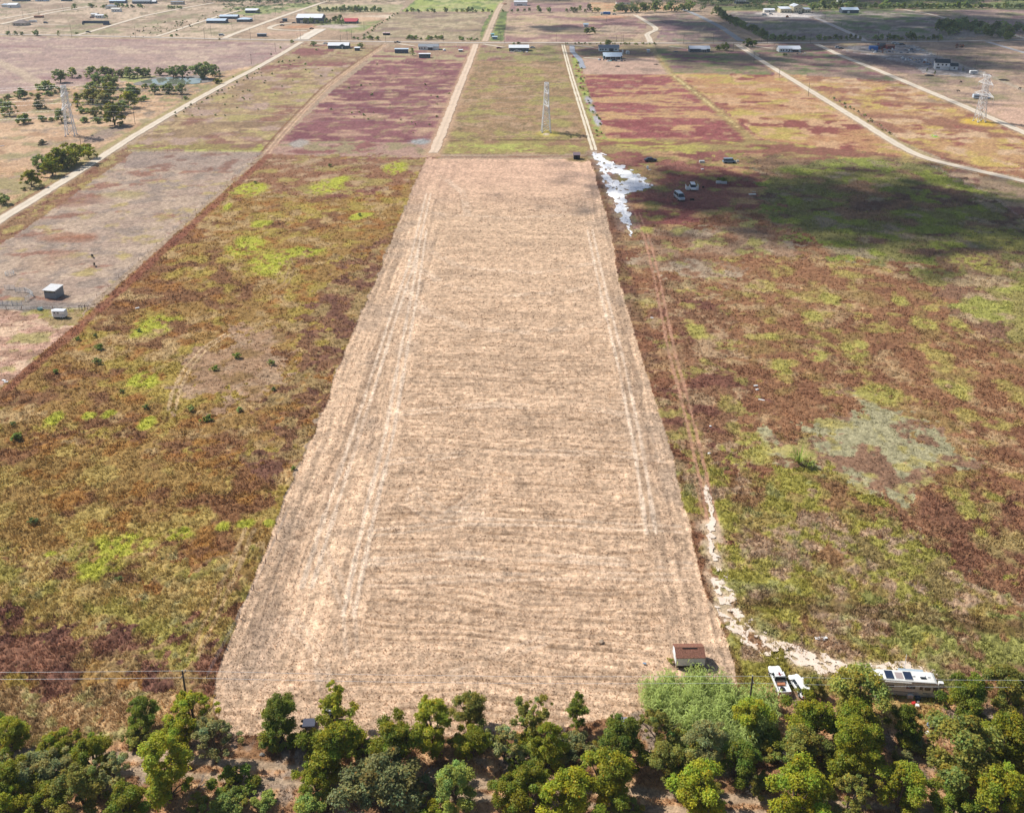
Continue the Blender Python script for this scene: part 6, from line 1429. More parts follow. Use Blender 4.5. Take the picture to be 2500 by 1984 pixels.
slab('blue_tarp', 'blue tarp heap at the edge of the huge olive tree', 'tarp', 2277, 1776, 18, .8, .5, BLUEG, .3); slab('dark_board', 'dark board leaning behind the blue tarp', 'board', 2274, 1764, 16, .3, 1.0, SLATE, -.1); slab('rubbish', 'pale rubbish below the blue tarp', 'rubbish', 2271, 1795, 10, .8, .25, WHITE, .5)
slab('plastic_bag', 'white bag hanging in the trees at the right edge', 'bag', 2452, 1672, 8, .5, 1.1, WHITE, .4); slab('plastic_bag', 'white rag on the ground above the right edge trees', 'rag', 2437, 1652, 12, .5, .3, OFFW, .1); slab('black_bucket', 'small black bucket standing on the sandy track', 'bucket', 2118, 1626, 5, .35, .4, BLACK)
slab('camping_chair', 'pale chair parts at the nose of the motorhome', 'chair', 2297, 1677, 12, .6, .8, WHITE, -.15)

# ------------------------------------------------------------------ tractor mowing behind the pointed tree
P = G(816, 1757); tr = empty('tractor', 'small dark tractor with canopy mowing behind the pointed tree', 'tractor', P, 0.05)
MB().box(.1, 1.5, -.35, .35, .75, 1.25, .06).build('hood', mat('dull_blue_paint', (.05, .075, .13), .4, .5), tr, bevel=.06); MB().box(-.9, .15, -.45, .45, .6, .95).build('chassis', BLACK, tr); MB().box(-.75, -.25, -.3, .3, .95, 1.35).build('seat', BLACK, tr)
for s in (-1, 1):
    w_ = MB().cyl((-.55, s * .75, .65), (0, 1, 0), .65, .36, 18).build('rear_wheel', BLACK, tr); MB().cyl((-.55, s * .94, .65), (0, 1, 0), .3, .04).build('hub', OFFW, w_)
    w_ = MB().cyl((1.15, s * .6, .4), (0, 1, 0), .4, .25, 16).build('front_wheel', BLACK, tr); MB().cyl((1.15, s * .74, .4), (0, 1, 0), .2, .04).build('hub', OFFW, w_)
    MB().bar((-.8, s * .5, .9), (-.8, s * .5, 2.3), .05).build('roll_bar', BLACK, tr)
MB().box(-1.15, .05, -.5, .5, 2.28, 2.36).build('canopy', mat('grey_canopy', (.36, .36, .40), .6, .3), tr, bevel=.04); MB().cyl((-.05, 0, 1.35), (1, 0, .8), .2, .04).build('steering_wheel', BLACK, tr); MB().bar((1.0, .2, 1.25), (1.0, .2, 1.9), .045).build('exhaust', STEEL, tr)
P = G(756, 1768); mo = empty('rotary_mower', 'dark mower deck towed behind the tractor', 'mower', P, 0.05)
MB().box(-1.1, 1.0, -.9, .9, .18, .48, .06).build('deck', mat('slate_blue_steel', (.055, .06, .09), .6, .3), mo, bevel=.04); MB().bar((1.0, 0, .35), (2.4, 0, .55), .07).build('drawbar', BLACK, mo); wheels(mo, (-1.2,), .5, .25, .15, False)

# ------------------------------------------------------------------ paddock: shelter, trailer, panels, animals
P0, P1 = G(109, 728), G(138, 729.5); W = (P1 - P0).length; c = (P0 + P1) / 2
st = empty('horse_shelter', 'grey corrugated livestock shelter with a pale lean to roof in the paddock', 'shelter', (c.x, c.y, 0), math.atan2(P1.y - P0.y, P1.x - P0.x) - .06)
x = W / 2; D = 4.4; m = MB()
m.box(-x, x, 0, .08, 0, 2.0).prismx([(.085, 0), (D, 0), (D, 3.26), (.085, 2.84)], x - .08, x).prismx([(.085, 0), (D, 0), (D, 3.26), (.085, 2.84)], -x, -x + .08).build('wall', GREYC, st)
for q in (-x + .1, -.05, x - .25): MB().box(q, q + .15, .09, .25, 0, 2.8).build('post', WOODG, st)
for q in (-x + .1, x - .25): MB().box(q, q + .15, D - .15, D - .01, 0, 3.2).build('post', WOODG, st)
MB().prismx([(-.35, 2.83), (D + .3, 3.32), (D + .3, 3.44), (-.35, 2.95)], -x - .40, x + .12).build('roof', ROOFG, st); MB().box(-x + .2, x - .8, .5, 1.8, 0, 2.55).build('hay_stack', HAY, st); MB().box(-x + .1, x - .1, .1, D - .1, .0, .04).build('dirt_floor', BROWND, st)
P0, P1 = G(130, 778), G(159, 778); W = (P1 - P0).length; c = (P0 + P1) / 2
ht = empty('horse_trailer', 'white horse trailer with two small windows and a lettered stripe parked below the paddock', 'trailer', (c.x, c.y, 0), math.atan2(P1.y - P0.y, P1.x - P0.x) - .05)
x = W / 2; m = MB(); pr = [(-x - .9, 1.05), (-x, 0), (x, 0), (x, 2.1), (-x, 2.1)]
m.add([(a, b, .5) for a, b in pr] + [(a, b, 2.55) for a, b in pr], [(4, 3, 2, 1, 0), (5, 6, 7, 8, 9), (0, 1, 6, 5), (1, 2, 7, 6), (2, 3, 8, 7), (3, 4, 9, 8), (4, 0, 5, 9)]).build('body', WHITE, ht, bevel=.06)
MB().add([(a * .985, 1.05 + (b - 1.05) * .97, 2.55) for a, b in pr] + [(a * .95, 1.05 + (b - 1.05) * .85, 2.68) for a, b in pr], [(5, 6, 7, 8, 9), (0, 1, 6, 5), (1, 2, 7, 6), (2, 3, 8, 7), (3, 4, 9, 8), (4, 0, 5, 9)]).build('roof', METW, ht)
for q in (-x + .65, -x + 1.75): w_ = MB().box(q - .32, q + .32, -.03, .01, 1.75, 2.15).build('window', GLASS, ht); MB().box(q - .37, q + .37, -.015, .008, 1.70, 2.20).build('frame', STEEL, w_)
m = MB(); q = -x + .3
for i, l in enumerate((.22, .12, .3, .16, .2, .34, .18, .14, .26, .3, .22, .35)): m.box(q, q + l, -.018, .004, 1.18, 1.34 - .05 * (i % 2)); q += l + .07
m.build('stripe_lettering', mat('faded_purple_vinyl', (.28, .13, .22), .5, .3), ht); MB().box(x - .9, x - .1, -.019, .004, 1.16, 1.30).build('stripe_end', mat('faded_blue_vinyl', (.12, .17, .34), .5, .3), ht)
for q in (.5, 1.2):
    for yy in (.12, 1.98): w_ = MB().cyl((q, yy, .36), (0, 1, 0), .36, .22).build('wheel', BLACK, ht); MB().cyl((q, yy + (-.12 if yy < 1 else .12), .36), (0, 1, 0), .18, .03).build('hub', STEEL, w_)
MB().box(.05, 1.65, -.10, .02, .72, .84).build('fender', WHITE, ht); MB().bar((-x - .8, 1.05, .5), (-x - 2.0, 1.05, .45), .07).build('drawbar', STEEL, ht); MB().box(-x + .1, x - .1, .05, 2.05, .38, .5).build('underframe', DARK, ht)
MB().box(x - .02, x + .04, .15, 1.0, .6, 2.3).box(x - .02, x + .04, 1.1, 1.95, .6, 2.3).build('rear_door', WHITE, ht)
def gate_panel(a, b, label, h=1.6, group='steel corral panels beside the shelter'):
    A, B = G(*a), G(*b); d = B - A; m = MB()
    for z in np.linspace(.25, h, 6): m.bar((0, 0, z), (d.x, d.y, z), .045, n=5)
    for f in (0, .5, 1): m.bar((d.x * f, d.y * f, 0), (d.x * f, d.y * f, h + .08), .055, n=5)
    o = m.build('corral_panel', mat('galvanised_rail', (.55, .56, .56), .45, .4, .2, var=.1), None, loc=A); return tag(o, label, 'corral panel')
gate_panel((12, 707), (36, 707), 'tan steel corral panel at the back left of the round pen'); gate_panel((38, 713), (61, 713), 'steel corral panel in the middle of the curved run'); gate_panel((62, 713), (72, 717), 'steel corral panel where the run begins to curve'); gate_panel((73, 717.5), (82, 724), 'steel corral panel at the tip of the curve nearest the shelter'); gate_panel((81, 725), (62, 737), 'steel corral panel bending back toward the viewer')
gate_panel((-16, 744.5), (7, 745), 'steel corral panel cut by the left edge of the picture'); gate_panel((8, 745), (30, 745.5), 'steel corral panel in the front row, middle one'); gate_panel((31, 745.5), (54, 745.5), 'steel corral panel in the front row, right one')
P = G(24, 671); m = MB(); R_ = 10 / PXM(P)
for z in (.2, .7, 1.2): 
    for k in range(20): a0, a1 = k * 6.283 / 20, (k + 1) * 6.283 / 20; m.bar((R_ * math.cos(a0), R_ * math.sin(a0), z), (R_ * math.cos(a1), R_ * math.sin(a1), z), .05)
for k in range(10): a0 = k * .6283; m.bar((R_ * math.cos(a0), R_ * math.sin(a0), 0), (R_ * math.cos(a0), R_ * math.sin(a0), 1.2), .05)
tag(m.build('hay_ring', mat('white_rail', (.62, .62, .6), .5, .3), None, loc=P), 'round white hay feeder ring at the left edge of the paddock', 'hay feeder')
P = G(98, 756); t = empty('water_trough', 'round teal water trough by the paddock fence', 'trough', P); MB().bar((0, 0, 0), (0, 0, .65), .75, .78, 18).build('tub', TEALP, t); MB().bar((0, 0, .651), (0, 0, .66), .70, .70, 18).build('water', mat('trough_water', (.05, .09, .09), .08, .6), t)
P = G(204, 757); t = empty('timber_rack', 'dark timber rack of slanting poles in the paddock corner', 'rack', P); m = MB()
for i in range(5): m.bar((-1.4 + .7 * i, .1, 1.5), (-1.0 + .75 * i, 2.6, 2.5), .06)
m.build('pole', TANW, t); m = MB()
for i in range(4): m.bar((-1.4 + .93 * i, 0, 0), (-1.4 + .93 * i, 0, 1.6), .07)
m.bar((-1.5, 0, 1.5), (1.5, 0, 1.5), .06); m.bar((-1.6, 2.6, 0), (-1.6, .1, 1.5), .06); m.build('frame', BROWND, t)

def cow(px, py, ang, m, label, sc=1.0):
    """one skinned body: trunk, neck, head, four jointed legs, tail"""
    pts = [(0, 0, 1.0), (.55, 0, 1.05), (.85, 0, 1.05), (1.15, 0, .95), (1.45, 0, .70), (-.6, 0, 1.05), (-.85, 0, .95), (-.9, 0, .4)]; rad = [.34, .33, .24, .17, .09, .30, .05, .03]
    ed = [(0, 1), (1, 2), (2, 3), (3, 4), (0, 5), (5, 6), (6, 7)]
    for par, x0 in ((1, .55), (5, -.6)):
        for s in (-1, 1):
            o = len(pts); back = -1 if x0 < 0 else 1
            pts += [(x0, s * .22, .75), (x0 + .06 * back, s * .22, .45), (x0, s * .22, .02)]; rad += [.13, .075, .06]; ed += [(par, o), (o, o + 1), (o + 1, o + 2)]
    for s in (-1, 1): o = len(pts); pts.append((1.12, s * .22, 1.05)); rad.append(.04); ed.append((3, o))
    me = bpy.data.meshes.new('cow'); me.from_pydata(pts, ed, []); me.materials.append(m)
    o = link('cow', me, None, G(px, py)); md = o.modifiers.new('skin', 'SKIN')
    for v, r in zip(me.skin_vertices[0].data, rad): v.radius = (r, r)
    me.skin_vertices[0].data[0].use_root = True
    o.modifiers.new('smooth', 'SUBSURF').levels = 1; o.modifiers['smooth'].render_levels = 1
    o.rotation_euler = (0, 0, ang); o.scale = (sc,) * 3; return tag(o, label, 'cow')
COWR = mat('dark_brown_hide', (.05, .028, .018), .8, .2, var=.25)
cow(226, 629, 2.2, COWB, 'black cow grazing in the paddock, farther of the two'); cow(231, 650, 2.0, COWR, 'dark brown cow grazing in the paddock, nearer of the two')
cow(2345, 203, .4, COWB, 'black cow left of the top of the right pylon', 1.2); cow(2340, 225, 2.6, COWB, 'black cow left of the lower arm of the right pylon', 1.2); cow(2489, 219, .2, COWB, 'black cow near the right edge beyond the pylon', 1.2)

# wire fences
def wire_fence(label, pts, step, h=1.35, m=None, grp=None):
    P = [Vector(p + (0,)) for p in gpoly(pts)]; r = empty('wire_fence', label, 'fence', P[0]); o = P[0]
    pm = m or RUST; pmesh = None; w = MB()
    for a, b in zip(P[:-1], P[1:]):
        n = max(1, int((b - a).length / step))
        for k in range(n):
            q = a.lerp(b, k / n) - o
            if pmesh is None: pmesh = MB().bar((0, 0, -.1), (0, 0, h), .07, n=5).build('fence_post', pm, r, loc=q).data
            else: link('fence_post', pmesh, r, q)
        for z in (.45, .85, 1.25): w.bar(a - o + Vector((0, 0, z)), b - o + Vector((0, 0, z)), .012, n=3)
    w.build('wire', STEEL, r); return r
wire_fence('diagonal wire fence between the grey paddock and the brown left field', [(208, 752), (640, 373)], 9.0)
wire_fence('wire fence along the far end of the grey paddock', [(312, 371), (638, 373)], 7.0); wire_fence('wire fence between the grey paddock and the left gravel road', [(312, 371), (150, 468), (45, 545), (-90, 650)], 8.0)
wire_fence('wire fence along the near end of the grey paddock', [(-60, 756), (205, 757)], 5.0); wire_fence('wire fence right of the bending gravel road', [(2025, 238), (2110, 287), (2192, 338)], 5.0); wire_fence('wire fence below the bend of the right gravel road', [(2260, 402), (2420, 480), (2520, 560)], 12.0)
wire_fence('wire fence at the left rim of the mown strip', [(505, 1660), (620, 1440), (700, 1260)], 7.0); wire_fence('wire fence below the crossing road at upper right', [(1890, 108), (2000, 108)], 6.0)

# ------------------------------------------------------------------ dark hut at the end of the strip
P0, P1 = G(1400, 389), G(1416, 389); W = (P1 - P0).length; c = (P0 + P1) / 2
t = empty('dark_hut', 'small dark brown hut at the far right corner of the mown strip', 'hut', c, 0); x = W / 2
MB().prismx([(0, 0), (2.8, 0), (2.8, 2.9), (0, 2.2)], -x, x).build('wall', BROWND, t); MB().prismx([(-.25, 2.16), (3.0, 2.97), (3.0, 3.09), (-.25, 2.28)], -x - .2, x + .2).build('roof', mat('mauve_tin', (.17, .12, .14), .6, .3), t); MB().box(-x - .03, -x + .1, -.03, .1, 0, 2.2).build('corner_trim', OFFW, t); MB().box(-.5, .4, -.04, .02, .1, 1.9).build('door', DARK, t)

# ------------------------------------------------------------------ pylons
def pylon(px, py, label, rz):
    r = empty('transmission_tower', label, 'pylon', G(px, py), rz); H = 29.5
    def hw(z): return 2.6 - 1.15 * z / 16.5 if z < 16.5 else 1.45 - .35 * (z - 16.5) / 13
    def cor(z): w = hw(z); return [Vector((-w, -w, z)), Vector((w, -w, z)), Vector((w, w, z)), Vector((-w, w, z))]
    for k in range(4):
        m = MB(); zs = (-.2, 16.5, 29.0)
        for a, b in zip(zs[:-1], zs[1:]): m.bar(cor(a)[k], cor(b)[k], .24 if a < 16 else .18)
        l = m.build('leg', TOWER, r); q = cor(0)[k]; MB().box(q.x - .5, q.x + .5, q.y - .5, q.y + .5, -.1, .35).build('footing', CONC, l)
    m = MB(); z = 0; lv = [0, 4.2, 8.2, 11.6, 14.4, 17.0, 19.4, 21.8, 24.0, 26.4, 29.0]
    for a, b in zip(lv[:-1], lv[1:]):
        ca, cb = cor(a), cor(b)
        for k in range(4):
            n = (k + 1) % 4; m.bar(ca[k], cb[n], .115); m.bar(ca[n], cb[k], .115); m.bar(cb[k], cb[n], .115)
    m.build('bracing', TOWER, r)
    for z, L in ((16.6, 10.0), (23.6, 7.4), (28.6, 4.4)):
        m = MB(); w = hw(z)
        for q in (-w, w): m.bar((q, -w - .05, z), (q, w + .05, z), .12)
        for s in (-1, 1):
            tip = Vector((0, s * L, z)); t2 = 2.6 if z < 28 else -1.9
            lo = [Vector((-w, s * w, z)), Vector((w, s * w, z))]; up = [Vector((-w * .9, s * w, z + t2)), Vector((w * .9, s * w, z + t2))]
            for q in lo: m.bar(q, tip, .17)
            for q in up: m.bar(q, tip, .14)
            for f in (.25, .5, .75):
                a, b = lo[0].lerp(tip, f), lo[1].lerp(tip, f); c_, d_ = up[0].lerp(tip, f), up[1].lerp(tip, f)
                m.bar(a, b, .06); m.bar(a, c_, .06); m.bar(b, d_, .06); m.bar(a, lo[1].lerp(tip, max(0, f - .25)), .06); m.bar(c_, lo[0].lerp(tip, max(0, f - .25)), .06)
        m.build('crossarm', TOWER, r)
        if z < 28:
            for s in (-1, 1):
                i = MB()
                for k in range(7): i.bar((0, s * L, z - .2 - .45 * k), (0, s * L, z - .2 - .45 * k - .38), .13, .10, 6)
                i.build('insulator', mat('porcelain', (.62, .62, .62), .3, .5), r)
    return r
pylon(1333, 322, 'central lattice pylon seen end on between dirt road and wheel tracks', .10); pylon(174, 331, 'left lattice pylon standing in front of the oak grove', .16); pylon(2391, 297, 'right lattice pylon with spreading arms beside the straight pale road', .16)

def arm_tip(base, rz, s, L, z): return Vector((base.x - math.sin(rz) * s * L, base.y + math.cos(rz) * s * L, z))
PYL = [(G(174, 331), .16), (G(1333, 322), .10), (G(2391, 297), .16)]
PYL = [(PYL[0][0] * 2 - PYL[1][0], .16)] + PYL + [(PYL[2][0] * 2 - PYL[1][0], .16)]
for s_, L_, z_, nm_ in ((-1, 10, 13.2, 'lowest conductor of the pylon line on the near side'), (1, 10, 13.2, 'lowest conductor of the pylon line on the far side'), (-1, 7.4, 20.2, 'middle conductor of the pylon line on the near side'), (1, 7.4, 20.2, 'middle conductor of the pylon line on the far side'), (-1, 4.4, 28.6, 'top wire of the pylon line on the near side'), (1, 4.4, 28.6, 'top wire of the pylon line on the far side')):
    m = MB(); pts = [arm_tip(b, r, s_, L_, z_) for b, r in PYL]
    for a, b in zip(pts[:-1], pts[1:]):
        pr = None
        for k in range(21):
            f = k / 20; p = a.lerp(b, f) - Vector((0, 0, 4 * 4.0 * f * (1 - f)))
            if pr is not None: m.bar(pr, p, .022, n=3)
            pr = p
    tag(m.build('conductor', STEEL, None), nm_, 'conductor')

# ------------------------------------------------------------------ utility poles
def solve_h(px, yt, yb):
    b = G(px, yb); lo, hi = 2.0, 30.0
    for _ in range(30):
        mid = (lo + hi) / 2; v = RCAM.T @ (np.array([b.x, b.y, mid]) - CP); y = CY + FPX * v[1] / v[2]
        if y > yt: lo = mid
        else: hi = mid
    return b, max(6.5, min(mid, 14.0))
def pole(px, yt, yb, label, group=None, arm=True, rz=0.0, r0=.15):
    b, h = solve_h(px, yt, yb); r = empty('utility_pole', label, 'utility pole', b, rz, group)
    MB().bar((0, 0, -.2), (0, 0, h), r0, r0 * .72, 8).build('pole', WOODP, r)
    if arm:
        MB().box(-.85, .85, -.16, -.04, h - .75, h - .62).build('crossarm', WOODP, r)
        for q in (-.75, 0, .75): MB().bar((q, -.1, h - .62 if q else h), (q, -.1 if q else 0, (h - .62 if q else h) + .2), .06, .04, 6).build('insulator', mat('porcelain', (.62, .62, .62), .3, .5), r)
    return r, b, h
lp, lb, lh = pole(461, 1637, 1741, 'dark wooden utility pole at the left corner of the mown strip', rz=1.45, r0=.19)
rp, rb, rh = pole(1826, 1650, 1752, 'dark wooden utility pole rising from the trees right of the reeds', rz=1.45, r0=.19)
def cable(pts, label, sag=.5, r=.018):
    m = MB()
    for a, b in zip(pts[:-1], pts[1:]):
        pr = None
        for k in range(25):
            f = k / 24; p = a.lerp(b, f) - Vector((0, 0, 4 * sag * f * (1 - f)))
            if pr is not None: m.bar(pr, p, r, n=4)
            pr = p
    o = m.build('overhead_cable', mat('bare_aluminium', (.75, .76, .78), .35, .5, .3), None); return tag(o, label, 'cable')
e0 = G(-900, 1737); e1 = G(2900, 1760)
for dz, nm in ((0.05, 'upper overhead wire strung along the tree belt from pole to pole'), (-1.35, 'lower overhead wire strung along the tree belt from pole to pole')):
    cable([Vector((e0.x, e0.y, lh + dz)), Vector((lb.x, lb.y, lh + dz)), Vector((rb.x, rb.y, rh + dz)), Vector((e1.x, e1.y, rh + dz))], nm)
POLES = {'wooden pole along the crossing road, left of the concrete driveway': [(24, 64, 86), (176, 61, 94), (332, 65, 93), (500, 70, 96), (612, 70, 97), (734, 73, 97), (726, 82, 96)],
 'wooden pole along the crossing road between driveway and northern dirt road': [(832, 85, 103), (848, 74, 100), (859, 73, 97), (942, 76, 104), (1083, 79, 102)],
 'wooden pole along the crossing road between northern dirt road and paved road': [(1223, 77, 104), (1231, 80, 106), (1358, 81, 103), (1505, 89, 103), (1518, 80, 104), (1522, 80, 104), (1669, 83, 107), (1741, 83, 107)],
 'wooden pole along the crossing road right of the paved road': [(1859, 80, 104), (1978, 82, 107), (2143, 74, 99), (2166, 79, 104), (2211, 83, 110), (2290, 79, 103), (1873, 92, 107)],
 'wooden pole on the far slope at upper left': [(57, 26, 45), (96, 19, 39), (155, 12, 30), (516, 64, 89), (567, 53, 71), (623, 34, 51), (673, 18, 35)],
 'wooden pole along the lanes at upper right': [(1983, 21, 33), (2014, 28, 47), (2054, 47, 64), (2094, 58, 80), (2342, 37, 55), (2411, 52, 68), (2488, 74, 95)],
 'wooden pole in the shaded pasture right of centre': [(1481, 40, 55), (1501, 64, 79)],
 'wooden pole along the left gravel road below the crossing': [(673, 105, 128), (614, 132, 157), (537, 166, 191), (445, 210, 243), (330, 264, 303), (199, 331, 362)],
 'wooden pole along the right gravel road below the crossing': [(1790, 104, 126), (1840, 128, 154), (1902, 162, 190), (1973, 202, 236)]}
for lb_, ps in POLES.items():
    for px, yt, yb in ps: pole(px, yt, yb, lb_, lb_.replace('wooden pole', 'utility poles'), rz=1.0 if 'gravel' in lb_ else 1.5)
pole(889, 53, 74, 'lone wooden pole on the lawn right of the red roofed house'); pole(2380, 139, 169, 'wooden pole right of the two storey white house'); pole(2283, 92, 168, 'very tall dark pole beside the gable of the two storey house', arm=False)

# ------------------------------------------------------------------ cars and clutter of the far places
BLK = mat('black_paint', (.02, .022, .028), .3, .6); CRED = mat('crimson_paint', (.28, .03, .06), .4, .5)
for px, py, an, pm, kd, lb_ in [(2045, 118, .1, WHITE, 'suv', 'white car parked at the left end of the junkyard'), (2053, 120, .1, BLK, 'sedan', 'black car parked beside a white one at the left end of the junkyard'), (2183, 107.5, .1, WHITE, 'suv', 'first white car parked at the top of the junkyard'), (2191, 109, .1, WHITE, 'suv', 'second white car parked at the top of the junkyard'), (2202, 110.5, .1, BLK, 'suv', 'dark car parked right of the two white ones'),
   (688, 56.5, 0, DKRED, 'sedan', 'dark red car parked by the hall driveway'), (718, 57.5, 0, BLK, 'sedan', 'dark car parked at the left end of the hall'), (689, 63.5, 0, BLK, 'sedan', 'dark car on the driveway loop'), (761, 71.5, .3, BLK, 'sedan', 'dark car at the concrete driveway'), (225, 45, 0, DKRED, 'suv', 'dark red vehicle beside the white mobile home'), (112, 57.5, 0, SLATE, 'suv', 'dark car right of the white camper at far left'),
   (1300, 118, .05, SILVER, 'sedan', 'silver car right of the central dark house'), (1262, 127, .2, ROOFG, 'sedan', 'pale car in front of the central dark house'), (1218, 119, .1, CRED, 'sedan', 'crimson car on the short drive of the central dark house'), (1500, 37, 0, SILVER, 'suv', 'silver car right of the blue truck'), (1498, 149, .1, BLK, 'sedan', 'dark car before the open fronted teal house'), (2412, 186, -.2, DKRED, 'sedan', 'dark red car beside the right pylon top'),
   (1866, 38, .1, WHITE, 'van', 'white van parked left of the yellow building'), (1882, 36, .1, WHITE, 'suv', 'white car parked left of the yellow building'), (1954, 35, 0, BLK, 'sedan', 'black car parked before the yellow building'), (970, 105.5, 0, SLATE, 'pickup', 'grey pickup at the junction beside the white house'), (215, 80, .4, BLK, 'sedan', 'dark car on the first pale lane'), (541, 88, .2, WHITE, 'van', 'white van at the mouth of the third pale lane'), (66, 61, 0, DKRED, 'sedan', 'maroon car left of the beige house'), (795, 108, .2, WHITE, 'sedan', 'white car on the drive of the dark teal house')]:
    car(lb_, px, py, an, pm, kd, 'car' if kd != 'van' else 'van', 'parked_car' if kd != 'van' else 'parked_van', 1.15)
def camper(px0, px1, py, label, m=WHITE, h=2.9):
    a, b, W = seg(px0, px1, py); r = empty('travel_trailer', label, 'camper', ((a.x + b.x) / 2, a.y, 0)); x = W / 2
    MB().prism([(-x, .9), (-x + .5, .45), (x - .3, .45), (x, 1.0), (x - .15, h - .3), (x - .6, h), (-x + .5, h), (-x + .1, h - .4)], 0, 2.4).build('body', m, r); MB().box(-x + .9, x - .9, -.04, .02, 1.5, 2.1).build('window', GLASS, r); wheels(r, (0,), 1.1, .38, hub=False)
    for o in r.children:
        if o.name.startswith('wheel'): o.location.y = 1.2
    return r
camper(70, 89, 56, 'white camper trailer at far left beside the beige house'); camper(1528, 1537, 133, 'small white camper right of the tall white tank'); camper(2368, 2387, 182, 'white camper behind the top of the right pylon'); camper(2376, 2418, 242, 'long pale blue trailer behind the arms of the right pylon', METB, 3.2)
t = empty('box_truck', 'truck with a blue tarp load and white cab at the far tree row', 'truck', G(1483, 37)); MB().box(-5.5, 4, 0, 3, .6, 3.6).build('tarp_load', BLUEC, t, bevel=.3); MB().box(-9, -5.7, 0, 2.6, .5, 3.4, .08).build('cab', WHITE, t); MB().box(-5, 3.5, .4, 2.6, 3.55, 4.2).build('white_cover', WHITE, t, bevel=.2); wheels(t, (-7.5, 2), 1.2, .5, hub=False)
P = G(1922, 43); t = empty('excavator', 'small orange digger before the yellow building', 'digger', P); MB().box(-1.6, 1.6, -.9, .9, .6, 1.9, .1).build('body', ORANGE, t); MB().bar((1.4, 0, 1.6), (3.4, 0, 3.0), .2).bar((3.4, 0, 3.0), (4.2, 0, .6), .16).build('boom', ORANGE, t); MB().box(-1.8, 1.8, -1.1, -.6, 0, .6).box(-1.8, 1.8, .6, 1.1, 0, .6).build('track', BLACK, t); MB().box(-1.0, .4, -.7, .7, 1.9, 2.8).build('cab', GLASS, t)
def lump(name, label, cat, px, py, w, h, m, seed, group=None):
    rs = np.random.RandomState(seed); P = G(px, py); s = w / PXM(P) / 2; mb = MB(); rings = []
    for z, k in ((0, 1), (.45, .95), (.8, .65), (1, .25)): rings.append([(s * k * math.cos(a) * (.75 + .5 * rs.rand()), s * .8 * k * math.sin(a) * (.75 + .5 * rs.rand()), h * z * (.85 + .3 * rs.rand())) for a in np.linspace(0, 6.283, 9)[:-1]])
    return tag(mb.loft(rings).build(name, m, None, loc=P), label, cat, group)
r_ = random.Random(4)
JM = [CONC, ROOFG, WHITE, SLATE, RUST, GREYR, TANW, BLUEG]
for i in range(34): lump('scrap_heap', 'heap of pale and dark scrap before the junkyard sheds', 'scrap', r_.uniform(2128, 2230), r_.uniform(121, 131), r_.uniform(3, 8), r_.uniform(.6, 1.7), r_.choice(JM), i, 'scrap before the junkyard sheds')
for i in range(36): lump('scrap_heap', 'heap of scrap in the row left of the two storey house', 'scrap', 2205 + 75 * (f_ := r_.random()) + r_.uniform(-4, 4), 142 + 16 * f_ + r_.uniform(-4, 4), r_.uniform(3, 8), r_.uniform(.6, 1.8), r_.choice(JM), 50 + i, 'scrap left of the two storey house')
for i in range(22): lump('rubble_heap', 'pale rubble heap along the junkyard gravel', 'rubble', 2212 + 75 * (f_ := i / 22) + r_.uniform(-2, 2), 112 + 26 * f_ + r_.uniform(-2, 2), r_.uniform(3, 7), r_.uniform(.5, 1.3), r_.choice([CONC, CONC, ROOFG]), 100 + i, 'rubble along the junkyard gravel')
for i in range(9): lump('machine_wreck', 'rusty machine part in the pile at far right', 'scrap', 2343 + r_.uniform(-10, 10), 115 + r_.uniform(-3, 2.5), r_.uniform(4, 8), r_.uniform(1.2, 2.6), r_.choice([RUST, RUST, BROWND, ORANGE]), 140 + i, 'rusty machines at far right')
for i in range(12): lump('yard_clutter', 'dark yard clutter before the open fronted teal house', 'clutter', 1462 + 70 * i / 12 + r_.uniform(-2, 2), 147 + r_.uniform(-1, 4), r_.uniform(3, 7), r_.uniform(.6, 1.6), r_.choice([SLATE, BLACK, TEALP, ROOFG, CONC]), 170 + i, 'clutter of the teal house')
for i in range(7): lump('yard_clutter', 'yard clutter before the central dark house', 'clutter', 1246 + 6.5 * i + r_.uniform(-2, 2), 127 + r_.uniform(-1, 2), r_.uniform(3, 6), r_.uniform(.6, 1.4), r_.choice([SLATE, WHITE, ROOFG, BLACK]), 190 + i, 'clutter of the central dark house')
for i in range(7): lump('yard_clutter', 'yard clutter before the long white house at right', 'clutter', 1925 + 7 * i + r_.uniform(-2, 2), 129 + r_.uniform(-1, 5), r_.uniform(2, 5), r_.uniform(.4, 1.0), r_.choice([SLATE, WHITE, ROOFG]), 200 + i, 'clutter of the long white house')
lump('burn_pile', 'dark brush pile on the mowed lot below the teal house', 'brush pile', 1508, 163, 12, .7, BROWND, 220); lump('burn_pile', 'smaller dark brush pile right on the mowed lot', 'brush pile', 1602, 158, 12, .5, BROWND, 221); lump('boat_tarp', 'dark tarp heap with pale edge left of the slate walled house', 'tarp', 1650, 127.5, 14, .8, SLATE, 222); lump('earth_bank', 'long dark log pile below the two storey house', 'log pile', 2268, 185, 22, .8, BROWND, 223); lump('earth_bank', 'dark bank of earth at the right edge behind the pylon', 'earth bank', 2450, 196, 26, .7, BROWND, 224); lump('brown_heap', 'low brown heap at the end of the northern dirt road', 'heap', 1232, 11, 14, 1.4, RUST, 225)
lump('trash_pile', 'grey heap beside the broken pallet in the dark gap of the left belt', 'heap', 640, 1842, 14, .3, WOODG, 226); lump('straw_heap', 'small straw heap on the mown strip left of the shed', 'straw heap', 1468, 1566, 14, .45, TANW, 227)
